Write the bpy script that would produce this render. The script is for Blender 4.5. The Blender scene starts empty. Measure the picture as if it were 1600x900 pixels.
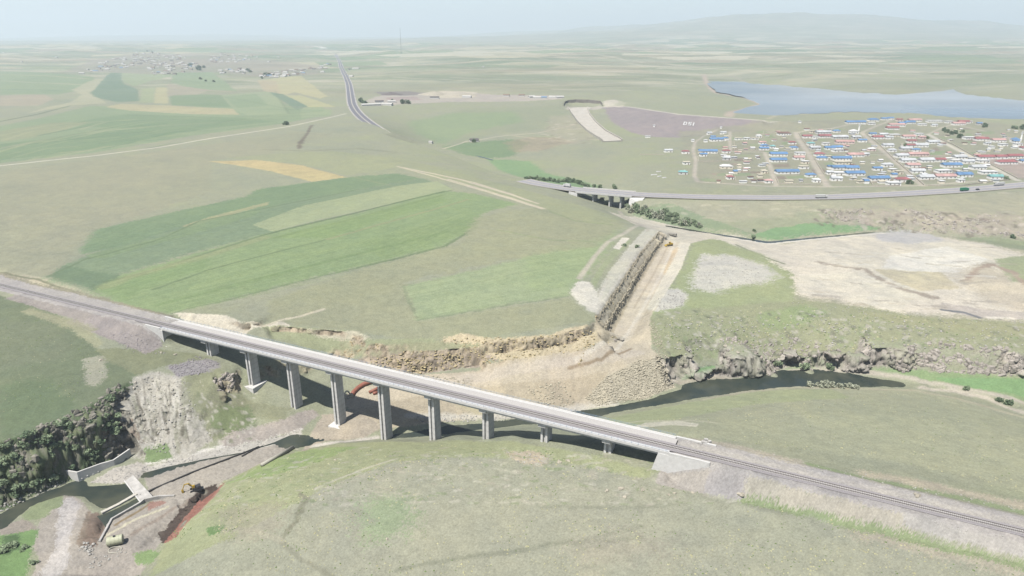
import bpy, bmesh, math, random
import numpy as np
from mathutils import Vector, Matrix, geometry
random.seed(7); RNG = np.random.default_rng(11)
sc = bpy.context.scene
COL = sc.collection

# ---------------------------------------------------------------- camera, sky, sun, exposure
F = 1080.0; PITCH = math.radians(20.0); CZ = 165.0
CP, SP = math.cos(PITCH), math.sin(PITCH)
cam = bpy.data.cameras.new('camera'); cam.sensor_width = 36; cam.lens = 36*F/1600
cam.clip_start = 1; cam.clip_end = 200000
cam_o = bpy.data.objects.new('camera', cam); COL.objects.link(cam_o)
cam_o.location = (0, 0, CZ); cam_o.rotation_euler = (math.pi/2-PITCH, 0, 0)
sc.camera = cam_o

SUN_EL = math.radians(62); SUN_DIR = Vector((-0.66, -0.75, 0)).normalized()   # horizontal direction towards the sun
wd = bpy.data.worlds.new('World'); sc.world = wd; wd.use_nodes = True
nt = wd.node_tree; bg = nt.nodes['Background']
sky = nt.nodes.new('ShaderNodeTexSky'); sky.sky_type = 'NISHITA'; sky.sun_disc = False
sky.sun_elevation = SUN_EL; sky.sun_rotation = math.atan2(SUN_DIR.x, SUN_DIR.y)
sky.altitude = 1500; sky.air_density = 1.0; sky.dust_density = 2.5; sky.ozone_density = 1.0
nt.links.new(sky.outputs[0], bg.inputs[0]); bg.inputs[1].default_value = 0.065
sun = bpy.data.lights.new('sun', 'SUN'); sun.energy = 4.8; sun.angle = math.radians(0.55); sun.color = (1, 0.955, 0.89)
sun_o = bpy.data.objects.new('sun', sun); COL.objects.link(sun_o)
sd = Vector((SUN_DIR.x*math.cos(SUN_EL), SUN_DIR.y*math.cos(SUN_EL), math.sin(SUN_EL)))
sun_o.rotation_euler = sd.to_track_quat('Z', 'Y').to_euler(); sun_o.location = (0, 0, 600)
sc.view_settings.view_transform = 'Standard'; sc.view_settings.look = 'None'
sc.view_settings.exposure = 1.34; sc.view_settings.gamma = 1.0
sc.view_settings.use_curve_mapping = False
sc.cycles.volume_bounces = 1
EXPO = 2.75          # display = albedo * EXPO for flat sunlit ground, used to turn a surveyed colour into an albedo

# ---------------------------------------------------------------- survey helpers: photo pixel (1600 wide) to world
def at(px, py, z=0.0):
    u = (px-800)/F; v = (py-450)/F; k = (CZ-z)/(SP+v*CP)
    return (u*k, (CP-v*SP)*k, z)
def atd(px, py, y):
    u = (px-800)/F; v = (py-450)/F; k = y/(CP-v*SP)
    return (u*k, y, CZ-(SP+v*CP)*k)
BW = np.array([-211.7, 382.4]); BD = np.array([0.9026, -0.4305]); BN = np.array([0.4305, 0.9026]); BL_ = 307.8
def b2w(a, n, z=0.0):          # railway frame: metres along from the west abutment, metres north of the near deck edge
    p = BW+BD*a+BN*n
    return (p[0], p[1], z)
def lin(c):
    c = np.asarray(c, float)/255.0
    return np.where(c <= 0.04045, c/12.92, ((c+0.055)/1.055)**2.4)
def alb(c): return np.clip(lin(c)/EXPO, 0.004, 0.8)

# ---------------------------------------------------------------- lattice noise
def _h(ix, iy, iz, seed):
    n = (ix.astype(np.int64)*374761393+iy.astype(np.int64)*668265263+iz.astype(np.int64)*2147483647+seed*974634777) & 0xffffffff
    n = ((n ^ (n >> 13))*1274126177) & 0xffffffff
    n = ((n ^ (n >> 16))*2246822519) & 0xffffffff
    return ((n ^ (n >> 15)) & 0xffffff)/float(0xffffff)
def vn(x, y, seed=0):
    ix = np.floor(x); iy = np.floor(y); fx = x-ix; fy = y-iy
    fx = fx*fx*(3-2*fx); fy = fy*fy*(3-2*fy); z0 = np.zeros_like(ix)
    a = _h(ix, iy, z0, seed); b = _h(ix+1, iy, z0, seed); c = _h(ix, iy+1, z0, seed); d = _h(ix+1, iy+1, z0, seed)
    return (a*(1-fx)+b*fx)*(1-fy)+(c*(1-fx)+d*fx)*fy
def fbm(x, y, s, o=4, seed=0):
    t = 0; am = 0.5; tot = 0
    for i in range(o):
        t = t+am*(vn(x/s+17.3*i, y/s-9.1*i, seed+i)-0.5)*2; tot += am; am *= 0.55; s = s*0.47
    return t/tot
def vn3(x, y, z, seed=0):
    ix = np.floor(x); iy = np.floor(y); iz = np.floor(z); fx = x-ix; fy = y-iy; fz = z-iz
    fx = fx*fx*(3-2*fx); fy = fy*fy*(3-2*fy); fz = fz*fz*(3-2*fz); r = 0
    for dx in (0, 1):
        for dy in (0, 1):
            for dz in (0, 1):
                r = r+_h(ix+dx, iy+dy, iz+dz, seed)*(fx if dx else 1-fx)*(fy if dy else 1-fy)*(fz if dz else 1-fz)
    return r
def worley(x, y, s, seed=0):
    x = x/s; y = y/s; ix = np.floor(x); iy = np.floor(y); d1 = np.full(x.shape, 9.0); d2 = d1.copy(); cid = np.zeros(x.shape); z0 = np.zeros_like(ix)
    for dx in (-1, 0, 1):
        for dy in (-1, 0, 1):
            cx = ix+dx+_h(ix+dx, iy+dy, z0, seed); cy = iy+dy+_h(ix+dx, iy+dy, z0, seed+1)
            d = np.hypot(x-cx, y-cy); n = d < d1
            d2 = np.where(n, d1, np.minimum(d2, d)); cid = np.where(n, _h(ix+dx, iy+dy, z0, seed+2), cid); d1 = np.where(n, d, d1)
    return d1, d2-d1, cid

# ---------------------------------------------------------------- terrain survey: lines of (px, py, z[, sharp])
S = []                      # (points, sharp)
def L(sharp, *p): S.append(([at(*q) for q in p], sharp))
def Wp(sharp, *p): S.append(([tuple(q) for q in p], sharp))
# foreground plateau
for x, z in ((-180, -14), (-130, -15), (-60, -13), (0, -12), (60, -11), (130, -8), (220, -5), (420, -4)): Wp(0, (x, 85, z))
Wp(0, (-420, 85, -41)); Wp(0, (-300, 85, -40)); Wp(0, (-330, 200, -40))
L(0, (240, 905, -20), (330, 850, -17), (440, 795, -15), (500, 760, -14), (615, 720, -13.5), (700, 713, -13), (790, 712, -12.5), (880, 716, -11.5), (960, 728, -10.5), (1030, 750, -9.5))
for q in ((400, 900, -16), (600, 820, -13), (800, 850, -12), (800, 770, -12), (1000, 850, -9), (1200, 890, -6.5), (1000, 800, -9.5), (1200, 810, -6), (1400, 890, -5), (1150, 780, -8)): L(0, q)
L(.6, (520, 693, -37), (560, 690, -34.5), (600, 689, -32), (640, 690, -29), (672, 691, -27), (715, 682, -23), (757, 692, -20), (800, 680, -16), (848, 698, -13.5), (900, 688, -11.5), (944, 712, -10.5), (990, 704, -10), (1035, 735, -9.5))
L(.8, (205, 905, -37.6), (238, 868, -37.5), (275, 838, -37), (312, 797, -36.4), (351, 754, -37.6), (390, 732, -38), (430, 712, -38.3), (470, 702, -38), (520, 695, -37.6))
L(0, (300, 800, -28), (380, 750, -28), (440, 725, -28), (530, 708, -26), (610, 703, -22), (700, 698, -19))
L(1, (249, 838, -38.2), (285, 796, -38.1), (312, 769, -38.1), (338, 756, -38.1)); L(1, (253, 847, -42.4), (290, 806, -42.6), (317, 779, -42.2), (341, 763, -40.5))
L(.7, (-80, 865, -41.4), (0, 836, -41), (30, 812, -40.7), (62, 785, -40.5), (100, 773, -40.3), (128, 779, -40.3), (143, 793, -40.4), (157, 801, -40.3), (185, 789, -40.3), (213, 772, -40.2))
L(.7, (158, 804, -40.3), (187, 792, -40.4), (216, 775, -40.3)); L(.5, (160, 812, -43), (190, 801, -43.3), (220, 786, -43), (240, 778, -42.5))
L(.8, (155, 849, -39), (176, 813, -38.7), (221, 788, -38.6), (250, 780, -38.4), (272, 778, -38.2)); L(.8, (153, 846, -42.4), (172, 813, -42.8), (218, 789, -42.6), (246, 781, -41))
L(.5, (-60, 850, -43.6), (0, 820, -43.4), (40, 792, -43.3), (90, 777, -43.2), (130, 771, -43.2), (180, 765, -43), (208, 757, -42))
L(.5, (160, 739, -41.6), (140, 757, -40.6), (175, 757, -40.7), (212, 749, -40.4)); L(.5, (196, 751, -40), (207, 743, -39.2), (240, 778, -39.6), (222, 787, -40))
for q in ((150, 781, -43.2), (168, 789, -43), (195, 775, -43), (120, 763, -43)): L(.5, q)
for q in ((90, 800, -39.6), (95, 850, -39.2), (80, 900, -39), (112, 812, -39.7), (145, 812, -37), (137, 838, -36.6), (152, 853, -39.2), (165, 818, -40.4), (0, 852, -40.4), (30, 860, -40), (0, 900, -38.5), (-80, 890, -39), (300, 765, -38.3), (240, 815, -38.6), (200, 870, -38.8), (330, 742, -38.4), (260, 760, -38.8), (175, 735, -39.6)): L(.4, q)
# river bed, right to left
L(.3, (1700, 655, -36), (1600, 640, -36), (1500, 618, -36), (1440, 603, -36.8), (1300, 596, -37.3), (1200, 601, -37.6), (1100, 614, -37.8), (1000, 633, -38), (930, 646, -38.2), (870, 656, -38.5), (790, 668, -38.9), (720, 676, -39.2), (660, 684, -39.5), (610, 687, -39.6), (560, 691, -39.8), (520, 691, -39.9), (480, 693, -40))
L(1, (450, 692, -41), (430, 697, -41), (380, 712, -41), (320, 723, -41), (260, 735, -41.4), (232, 742, -41.6)); L(1, (450, 690.5, -40.6), (430, 694.5, -40.6), (380, 709.5, -40.6), (320, 720.5, -40.6), (260, 732.5, -41), (232, 739.5, -41)); L(1, (428, 700, -38.6), (380, 715.5, -38.7), (320, 726.5, -38.8), (262, 738, -39.2)); L(1, (428, 691.5, -38.4), (380, 706.5, -38.7), (320, 717.5, -38.8), (260, 729, -39.2))
L(.3, (480, 690, -39.6), (497, 668, -39), (508, 650, -38.6))
# south bank and meadow on the right
L(.5, (900, 662, -36.8), (960, 647, -36.4), (1020, 637, -36), (1100, 622, -35.7), (1180, 609, -35.5), (1250, 604, -35.3), (1350, 607, -35), (1430, 609, -34.8), (1500, 622, -34), (1600, 648, -33))
L(0, (900, 668, -32), (980, 650, -30), (1060, 640, -28), (1150, 625, -29), (1250, 614, -31), (1400, 613, -33), (1500, 632, -31.5), (1600, 662, -30))
L(0, (960, 668, -20), (1040, 660, -17), (1120, 655, -15), (1220, 650, -16), (1340, 645, -18), (1460, 650, -19), (1600, 690, -17))
for q in ((1150, 690, -5), (1250, 700, -7), (1400, 700, -10), (1500, 730, -9), (1600, 770, -6), (1350, 745, -5.5), (1100, 672, -7), (980, 680, -11), (1010, 676, -9)): L(0, q)
Wp(0, (300, 260, -6), (360, 330, -14), (420, 240, -6), (300, 170, -4))
# railway formation, both sides of the bridge
Wp(.9, b2w(311, -1.5, -10.6), b2w(325, -1.5, -2.6), b2w(330, -1.2, -.3), b2w(400, -1.2, -.3), b2w(500, -1.2, -.3), b2w(700, -1.2, -.3)); Wp(.95, *[b2w(a, 1.3, -.3) for a in (309, 320, 326)]); Wp(.8, *[b2w(a, 16.5, -.3) for a in (309, 330, 400, 500, 700)])
Wp(.7, b2w(303, -9, -9.8), b2w(314, -6, -10.4), b2w(330, -9.5, -8.5), b2w(370, -9, -6.5), b2w(430, -7, -4.5), b2w(500, -6, -4), b2w(700, -6, -4))
Wp(.7, b2w(303, 22, -8.5), b2w(320, 21, -4.5), b2w(370, 20, -3), b2w(430, 19, -2.2), b2w(700, 19, -2.2))
Wp(.5, b2w(302, -3, -9.3), b2w(302, 8, -9.3), b2w(302, 18, -9))
Wp(.9, b2w(2, -1.3, -11), b2w(-12.5, -1.3, -1.4), b2w(-17, -1.2, -.3), b2w(-30, -1.2, -.3), b2w(-100, -1.2, -.3), b2w(-200, -1.2, -.3), b2w(-330, -1.2, -.3)); Wp(.95, *[b2w(a, 1.3, -.3) for a in (-1.5, -10, -14)]); Wp(.8, *[b2w(a, 16.5, -.3) for a in (-1.5, -30, -100, -200, -330)])
Wp(.7, b2w(5, -9, -11.3), b2w(-4, -8, -10.8), b2w(-14, -12, -9.2), b2w(-40, -11.5, -6.2), b2w(-80, -7, -2.6), b2w(-130, -4, -1.2), b2w(-330, -3, -.6))
Wp(.5, b2w(5, -3, -11.2), b2w(5, 8, -11), b2w(5, 17, -8))
Wp(.7, b2w(6, 24, -5), b2w(-20, 19, -1), b2w(-60, 18.5, .3), b2w(-90, 19, .5)); Wp(.7, b2w(-100, 22, 2.2), b2w(-140, 23, 2.6), b2w(-200, 23, 2.6), b2w(-330, 23, 2.6))
# left lawn, cliffs and bare slide
for q in ((0, 480, -1.6), (0, 560, -8), (0, 630, -12), (100, 600, -10), (150, 545, -8.2), (90, 520, -5.5), (190, 562, -10)): L(0, q)
Wp(0, (-480, 400, -3), (-520, 300, -16), (-700, 500, 2))
L(.9, (-80, 705, -17), (0, 690, -15), (30, 684, -14.5), (60, 672, -13.5), (95, 652, -12.6), (130, 640, -12), (165, 622, -11.5), (190, 604, -11), (212, 586, -11.4), (245, 581, -12), (290, 590, -14))
L(.9, (-80, 735, -24), (0, 716, -22), (30, 711, -22.5), (60, 704, -22), (85, 690, -21), (110, 678, -20), (150, 663, -19), (185, 640, -18), (205, 625, -18))
L(.9, (-80, 815, -41.2), (0, 796, -41), (60, 768, -40.8), (108, 746, -40.5), (160, 728, -40.2), (204, 713, -40))
L(.6, (230, 718, -39.6), (290, 713, -39), (345, 700, -38.5), (420, 684, -38.2), (465, 671, -37.8), (492, 652, -37.4), (507, 636, -37))
L(.5, (225, 640, -22), (240, 680, -32), (210, 690, -33)); L(.5, (280, 640, -23), (320, 660, -30), (300, 690, -35)); L(.5, (330, 690, -37), (390, 668, -36))
for q in ((252, 543, -11.2), (290, 550, -11.8), (275, 575, -12.6), (335, 572, -13.6), (305, 600, -16.5), (310, 625, -20), (350, 640, -27), (372, 624, -29.5), (400, 636, -32), (420, 655, -33.8), (455, 650, -34), (370, 655, -31.5), (385, 622, -31), (330, 655, -28)): L(.3, q)
L(.7, (296, 553, -11.8), (314, 558, -12.6), (332, 563, -13.6)); L(.4, (285, 545, -12), (330, 553, -13)); L(.9, (338, 592, -16), (352, 588, -17), (366, 590, -18)); L(.9, (342, 610, -23.5), (356, 612, -25), (372, 610, -26.5))
L(.4, (420, 590, -25.5), (470, 600, -29.5), (500, 618, -33.5)); L(.4, (340, 552, -13.5), (390, 565, -17), (430, 575, -20))
# rim of the fields above the gorge
L(.9, (243, 494, -.5), (268, 491, -.5), (310, 492, -1), (352, 493, -1.5), (378, 503, -2), (400, 506, -2.5), (450, 511, -6), (505, 515, -8), (560, 518, -9.5), (580, 530, -12), (625, 531, -11.7), (680, 528, -11), (720, 520, -9), (770, 530, -10), (820, 527, -9), (860, 522, -8), (935, 512, -5))
L(.9, (243, 503, -3), (268, 502, -3.5), (310, 505, -4.5), (352, 507, -5), (378, 513, -6), (400, 516, -7), (450, 519, -9), (505, 521, -10.5), (560, 527, -12), (582, 537, -13.7), (625, 538, -13.6), (680, 536, -13), (720, 532, -11.8), (770, 538, -12.2), (820, 534, -11.2), (860, 530, -10), (936, 519, -7.5))
L(.9, (937, 523, -8.5), (900, 534, -11), (850, 541, -13.2), (790, 549, -15.2), (740, 548, -15.7), (690, 549, -16.2), (640, 552, -17.7), (590, 557, -19.7), (555, 562, -22), (520, 570, -25), (490, 580, -27))
L(.9, (940, 541, -19.2), (900, 550, -20), (850, 558, -21), (780, 565, -23), (720, 573, -26), (660, 583, -28.5), (620, 591, -30), (580, 601, -32), (545, 612, -34), (515, 622, -35))
L(.4, (1018, 545, -17.5), (985, 560, -20), (940, 572, -21.8), (880, 585, -24), (800, 592, -26.5), (720, 598, -28.8), (660, 610, -31), (610, 625, -33), (570, 640, -34.5))
L(.5, (497, 690, -37.2), (520, 684, -36.8), (570, 681, -37), (620, 671, -37), (650, 664, -37), (700, 656, -36.9), (770, 651, -36.7), (880, 640, -36.4), (960, 631, -36), (1010, 621, -35.7), (1055, 604, -35.6))
L(.3, (503, 672, -36.4), (523, 672, -35.7), (560, 660, -35), (600, 668, -36)); L(.3, (430, 545, -12), (500, 545, -17), (560, 548, -18.5))
# bluff right of the cutting: cliff foot, terrace, cliff top, slope
L(.9, (1057, 598, -35.5), (1075, 592, -35.3), (1120, 587, -35.3), (1140, 591, -35.5), (1185, 587, -35.3), (1193, 577, -35.2), (1260, 572, -35), (1330, 579, -34.8), (1400, 589, -34.5), (1450, 600, -34.3), (1520, 613, -34), (1600, 634, -33.5), (1700, 650, -33))
L(.9, (1058, 594, -34.5), (1078, 585, -33.5), (1122, 577, -32.6), (1142, 588, -34.8), (1183, 584, -34.5), (1196, 570, -33.6), (1230, 562, -33), (1265, 560, -32.5), (1330, 567, -32.5), (1400, 576, -32), (1480, 583, -31.5), (1560, 588, -31), (1600, 590, -30.7), (1720, 600, -30))
L(.9, (1045, 560, -21), (1070, 557, -22), (1090, 563, -24), (1128, 554, -21.5), (1160, 557, -22.5), (1188, 552, -22), (1205, 548, -22.5), (1240, 546, -23), (1290, 544, -22.5), (1340, 548, -22.5), (1400, 543, -20), (1450, 534, -18.5), (1500, 537, -18), (1560, 545, -18), (1600, 550, -18), (1720, 560, -18))
L(.2, (1028, 525, -13), (1080, 515, -14), (1150, 505, -15), (1250, 490, -14.5), (1350, 498, -15), (1450, 510, -16), (1550, 520, -16), (1600, 525, -16), (1720, 530, -15))
L(.3, (1230, 462, -12.3), (1300, 480, -13.5), (1400, 492, -14.6), (1500, 497, -15.2), (1600, 503, -15.5), (1720, 510, -14))
for q in ((1100, 460, -10.5), (1150, 425, -10), (1215, 425, -10.8), (1140, 395, -11), (1100, 385, -11.5), (1090, 420, -9.8), (1060, 470, -10)): L(0, q)
for q in ((1300, 400, -12), (1300, 440, -12.5), (1400, 430, -12), (1450, 395, -13), (1550, 425, -10), (1600, 440, -8), (1600, 410, -11), (1540, 465, -14.5), (1400, 465, -13.5), (1250, 400, -12.5), (1340, 415, -10.5), (1380, 450, -14.5), (1490, 440, -11)): L(.3, q)
L(.6, (960, 324, -16), (985, 338, -16.5), (1040, 353, -17), (1100, 363, -17.5), (1200, 379, -18), (1300, 369, -18), (1380, 361, -18.2), (1450, 365, -18.3), (1540, 376, -18.5), (1600, 384, -19), (1720, 398, -19.5))
L(.6, (975, 342, -14.5), (1030, 360, -14.3), (1090, 369, -14.5), (1200, 388, -15), (1300, 376, -15.5), (1380, 368, -15.8), (1450, 371, -16), (1540, 382, -16), (1600, 391, -15.5), (1720, 405, -15))
L(.6, (1050, 347, -14.5), (1110, 358, -15), (1200, 373, -15.8), (1300, 364, -15.8), (1380, 356, -15.8), (1450, 360, -16), (1540, 370, -16), (1600, 378, -16.5), (1720, 390, -17))
L(.7, (1290, 328, -4), (1350, 329, -4.5), (1400, 328, -4), (1500, 333, -4.5), (1600, 339, -5.5), (1720, 345, -6)); L(.7, (1310, 347, -12.5), (1350, 350, -13.5), (1400, 354, -14.5), (1500, 363, -15.5), (1600, 372, -16), (1720, 382, -16))
for q in ((1050, 322, -3.5), (1120, 333, -7), (1200, 343, -10.5), (1240, 360, -14.5), (1170, 330, -5.5)): L(.2, q)
# cutting of the new channel
UWL = [at(*k) for k in ((1030, 361, -5.5), (1000, 394, -4.5), (965, 449, -4.5), (934, 495, -6))]; LDG = [at(*k) for k in ((1037, 367, -8.5), (1011, 402, -9.6), (977, 458, -10.2), (944, 511, -12))]
def shift(l_, d, z): return [(a+d*.92, b-d*.4, z_) for (a, b, _), z_ in zip(l_, z)]
Wp(1, *UWL); Wp(1, *shift(UWL, .7, (-8, -9, -9.6, -11.2))); Wp(1, *LDG); Wp(1, *shift(LDG, .9, (-14, -16, -17.6, -18.8))); Wp(1, at(944, 511, -12), at(937, 520, -9))
L(.6, (1060, 376, -13.6), (1040, 425, -15.5), (1012, 480, -17.2), (985, 530, -18.8)); L(.6, (1078, 378, -10.5), (1062, 420, -9.8), (1040, 455, -9.5), (1020, 485, -10), (1012, 510, -11.5), (1019, 540, -15.8))
L(.3, (1040, 362, -14.2), (1075, 370, -13.8))
L(.3, (985, 348, -4.5), (960, 370, -3.5), (930, 402, -2), (905, 435, -1.5), (893, 455, -2.5), (915, 482, -4)); L(.3, (1005, 352, -9), (1025, 358, -12))
L(.3, (985, 383, -4), (950, 425, -3.2), (930, 465, -3.6))
# field hill
for q in ((860, 500, -6), (700, 500, -8), (640, 430, -3), (560, 480, -7), (450, 480, -4), (300, 470, -.6), (200, 478, .3), (120, 440, 2.5), (0, 425, 3.5), (250, 400, 4), (400, 400, 4), (600, 350, 6), (700, 400, 0), (800, 400, -1), (850, 350, 2), (500, 300, 9), (650, 290, 10), (350, 300, 9), (200, 350, 6), (100, 380, 5), (0, 350, 8), (-150, 400, 6), (-150, 300, 12)): L(0, q)
L(0, (330, 243, 15), (430, 238, 16), (520, 240, 16), (610, 252, 13.5), (700, 272, 11), (800, 298, 7), (850, 304, 4), (900, 315, 1), (950, 331, -3), (985, 345, -5))
L(0, (560, 226, 14), (640, 240, 11.5), (720, 262, 7), (790, 283, 3)); L(.55, (520, 205, 18), (600, 208, 17), (640, 219, 14), (690, 234, 10), (760, 262, 4), (790, 272.5, 3), (812, 279.5, 1.8))
# ground beside the highway
HP = [(525, 86, 30), (530, 95, 26), (534, 108, 23), (545, 130, 20.5), (548, 150, 19.5), (550, 166, 18.5), (565, 185, 17.5), (599, 205.5, 16.8)]
HQ = [(818, 281.5, 2.2), (832, 285.3, 2), (870, 291.5, 1.6), (900, 296, 1.3), (1000, 304, 1.2), (1100, 307.5, 1.2), (1200, 308.5, 1.2), (1300, 307.5, 1.2), (1400, 303, 1.6), (1500, 297, 2.2), (1600, 288.5, 3), (1720, 276, 4)]
def offs(line, d):
    p = np.array([at(*q) for q in line]); t = np.gradient(p[:, :2], axis=0); t /= np.linalg.norm(t, axis=1)[:, None]
    q = p.copy(); q[:, 0] -= t[:, 1]*d; q[:, 1] += t[:, 0]*d
    return q
for d in (-13, 13):
    q = offs(HP, d); Wp(.5, *[(a, b, c-.5) for a, b, c in q])
    q = offs(HQ, d); Wp(.6, *[(a, b, c-.6) for a, b, c in q[:3]]); Wp(.6, *[(a, b, c-.6) for a, b, c in q[4:]])
for q in ((925, 303, -11), (945, 312, -14.5), (965, 318, -16), (985, 322, -14.5), (940, 300, -12), (975, 300, -12), (935, 322, -8), (895, 308, -2.5)): L(.5, q)
HH = [(p[0]*(1+62/p[1]), p[1]+62, p[2]-62*.16-9) for p in (at(640, 219, 14), at(690, 234, 10), at(760, 262, 4))]+[(p[0]*(1+30/p[1]), p[1]+30, p[2]-30*.17-4) for p in (at(797, 275, 2),)]
Wp(.6, *HH); Wp(.6, *[(a+9, b+14, c) for a, b, c in HH]); Wp(.6, *[(a-9, b-14, c) for a, b, c in HH])
# valley, village terrace, dam
L(.2, (660, 222, -7), (700, 233, -9), (740, 242, -10.5), (790, 255, -11), (840, 272, -11.5), (880, 283, -12), (930, 292, -13))
for q in ((800, 235, -8), (860, 222, -5), (620, 195, 3), (650, 190, 2), (750, 185, 4), (850, 185, 6), (590, 172, 13), (700, 165, 14), (800, 161, 15), (860, 165, 15), (640, 205, -4), (900, 255, -7), (900, 275, -9), (950, 285, -5)): L(0, q)
for q in ((1010, 292, -1), (1050, 280, 0), (1000, 245, 0), (1000, 225, 0), (1100, 250, 2), (1200, 250, 3), (1400, 250, 4), (1600, 262, 5), (1300, 215, 6), (1450, 200, 9), (1600, 212, 9), (1100, 220, 3), (1200, 198, 9), (1230, 190, 14), (1350, 185, 14), (1480, 190, 13), (1600, 198, 12), (1750, 230, 9)): L(0, q)
L(.7, (948, 169.5, 20), (1060, 178.5, 20), (1180, 187, 20), (1260, 191.5, 20)); L(.7, (948, 168.8, 20), (1060, 177.7, 20), (1180, 186.2, 20), (1260, 190.8, 20))
L(.5, (945, 182, 10), (962, 195, 3), (985, 207, -3), (1020, 214, -6), (1060, 215, -6), (1100, 212, -2), (1150, 206, 6), (1200, 200, 12))
TOPW = [at(881, 163, 17), at(883, 159, 20), at(888, 157, 21.5), at(900, 156, 22.5), at(920, 156.4, 22.5), at(938, 158.5, 21.5), at(941, 162, 19)]
Wp(1, *[(a, b+5, c) for a, b, c in TOPW]); Wp(1, *[(a+(4 if i < 2 else -4 if i == 6 else 0), b-3.5, 9.5) for i, (a, b, c) in enumerate(TOPW)]); L(1, (889, 171.5, 9), (905, 171, 9), (920, 170.5, 9)); L(.8, (880, 170, 12.5), (886, 176, 11)); L(.8, (930, 171, 13), (926, 178, 9))
L(.5, (915, 192, 5), (940, 210, -3), (962, 221, -7))
SHORE = [(1100, 119), (1140, 120), (1170, 130), (1250, 136), (1340, 144.5), (1400, 148), (1450, 144), (1490, 139.5), (1510, 148), (1600, 157), (1720, 166), (1720, 200), (1600, 187), (1560, 187), (1480, 182.5), (1430, 177), (1330, 174.5), (1215, 180), (1200, 186), (1140, 182.5), (1142, 175), (1188, 163), (1160, 151), (1118, 143), (1105, 131)]
_s = []
for (a, b), (c_, d_) in zip(SHORE, SHORE[1:]+SHORE[:1]):
    n_ = max(1, int(math.hypot(c_-a, (d_-b)*3)/9))
    _s += [(a+(c_-a)*k/n_+(random.uniform(-3, 3) if k else 0), b+(d_-b)*k/n_+(random.uniform(-.9, .9) if k else 0)) for k in range(n_)]
SHORE = _s
L(.6, *[(a, b, 16.4) for a, b in SHORE+SHORE[:1]])
for q in ((1150, 127, 12), (1160, 139, 12), (1175, 152, 12), (1122, 125, 12), (1118, 135, 12.5), (1215, 145, 11)): L(.6, q)
for q in ((1130, 130, 11), (1200, 145, 11), (1300, 160, 11), (1180, 178, 11), (1420, 163, 11), (1550, 172, 11), (1230, 172, 11), (1500, 158, 11), (1650, 175, 11)): L(0, q)
L(0, (960, 160, 22), (1040, 165, 24), (1110, 165, 22), (1060, 145, 30), (980, 140, 30), (1080, 130, 26))
# far country
for q in ((900, 130, 30), (900, 112, 38), (1000, 118, 34), (1050, 100, 42), (800, 130, 26), (800, 100, 42), (700, 120, 30), (620, 110, 34), (700, 84, 62), (600, 80, 62), (850, 84, 58), (1200, 108, 45), (1300, 125, 32), (1400, 128, 34), (1500, 120, 36), (1600, 130, 32), (1300, 95, 52), (1500, 95, 50), (1600, 98, 48), (1720, 110, 45), (1050, 82, 62), (1200, 84, 58), (1400, 82, 60), (1600, 82, 60),
          (0, 250, 15), (200, 250, 15), (100, 300, 11), (0, 200, 18), (200, 180, 14), (400, 180, 15), (300, 140, 13), (100, 140, 20), (0, 125, 24), (200, 104, 26), (140, 95, 32), (400, 112, 20), (300, 86, 42), (100, 82, 46), (450, 86, 40), (0, 88, 44), (-150, 150, 22), (-150, 90, 44), (-150, 220, 18), (480, 130, 20), (450, 200, 16), (520, 150, 18)): L(0, q)
for x, d, z in ((-18000, 9000, 70), (-9000, 9500, 66), (-4500, 9000, 68), (-1500, 9000, 75), (500, 9000, 70), (2500, 9000, 78), (4500, 8500, 90), (7000, 9000, 100), (10000, 9000, 100),
                (-12000, 16000, 60), (-5000, 16000, 62), (0, 16000, 70), (-12000, 13000, 90), (-7000, 12000, 92), (-2500, 12500, 96)): Wp(0, (x, d, z))
for p, d in (((900, 62), 10500), ((1000, 60), 10500), ((1100, 55), 10500), ((1200, 53), 10800), ((1400, 54), 11000), ((1600, 57), 11000), ((1800, 58), 11000),
             ((700, 55), 15000), ((800, 53), 15000), ((900, 49), 15000), ((950, 46), 15000), ((1000, 38), 14500), ((1040, 27), 14500), ((1075, 19), 14500), ((1110, 17), 14500), ((1150, 21), 14500), ((1180, 20), 14500), ((1210, 25), 15000), ((1260, 26), 15000), ((1300, 22), 15000), ((1340, 23), 15000), ((1400, 23), 15000), ((1460, 30), 15000), ((1520, 31), 15000), ((1600, 37), 15000), ((1750, 44), 15000),
             ((1050, 42), 12500), ((1120, 36), 12500), ((1200, 40), 12500), ((1300, 38), 12500), ((1400, 41), 12500), ((1550, 46), 12500),
             ((20, 60), 26000), ((75, 54), 26000), ((130, 57), 26000), ((175, 52), 26000), ((240, 56), 26000), ((330, 50.5), 26000), ((440, 53), 26000), ((500, 58), 26000), ((620, 56), 26000), ((-100, 58), 26000)):
    Wp(0, atd(p[0], p[1], d))
for x in (-42000, -20000, -8000, 4000, 12000, 20000, 42000): Wp(0, (x, 33000, 60))
for x, d, z in ((-180, 80, -41), (520, 80, -4), (-2500, 2000, 25), (2500, 2000, 25), (-1100, 900, 12), (1200, 900, 5), (700, 500, -8), (-42000, 30000, 60), (42000, 30000, 60), (-6000, 5000, 50), (6000, 5000, 60), (16000, 12000, 200), (20000, 15000, 300)): Wp(0, (x, d, z))
Wp(0, (-500, 80, -40)); Wp(0, (600, 80, -4))

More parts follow.
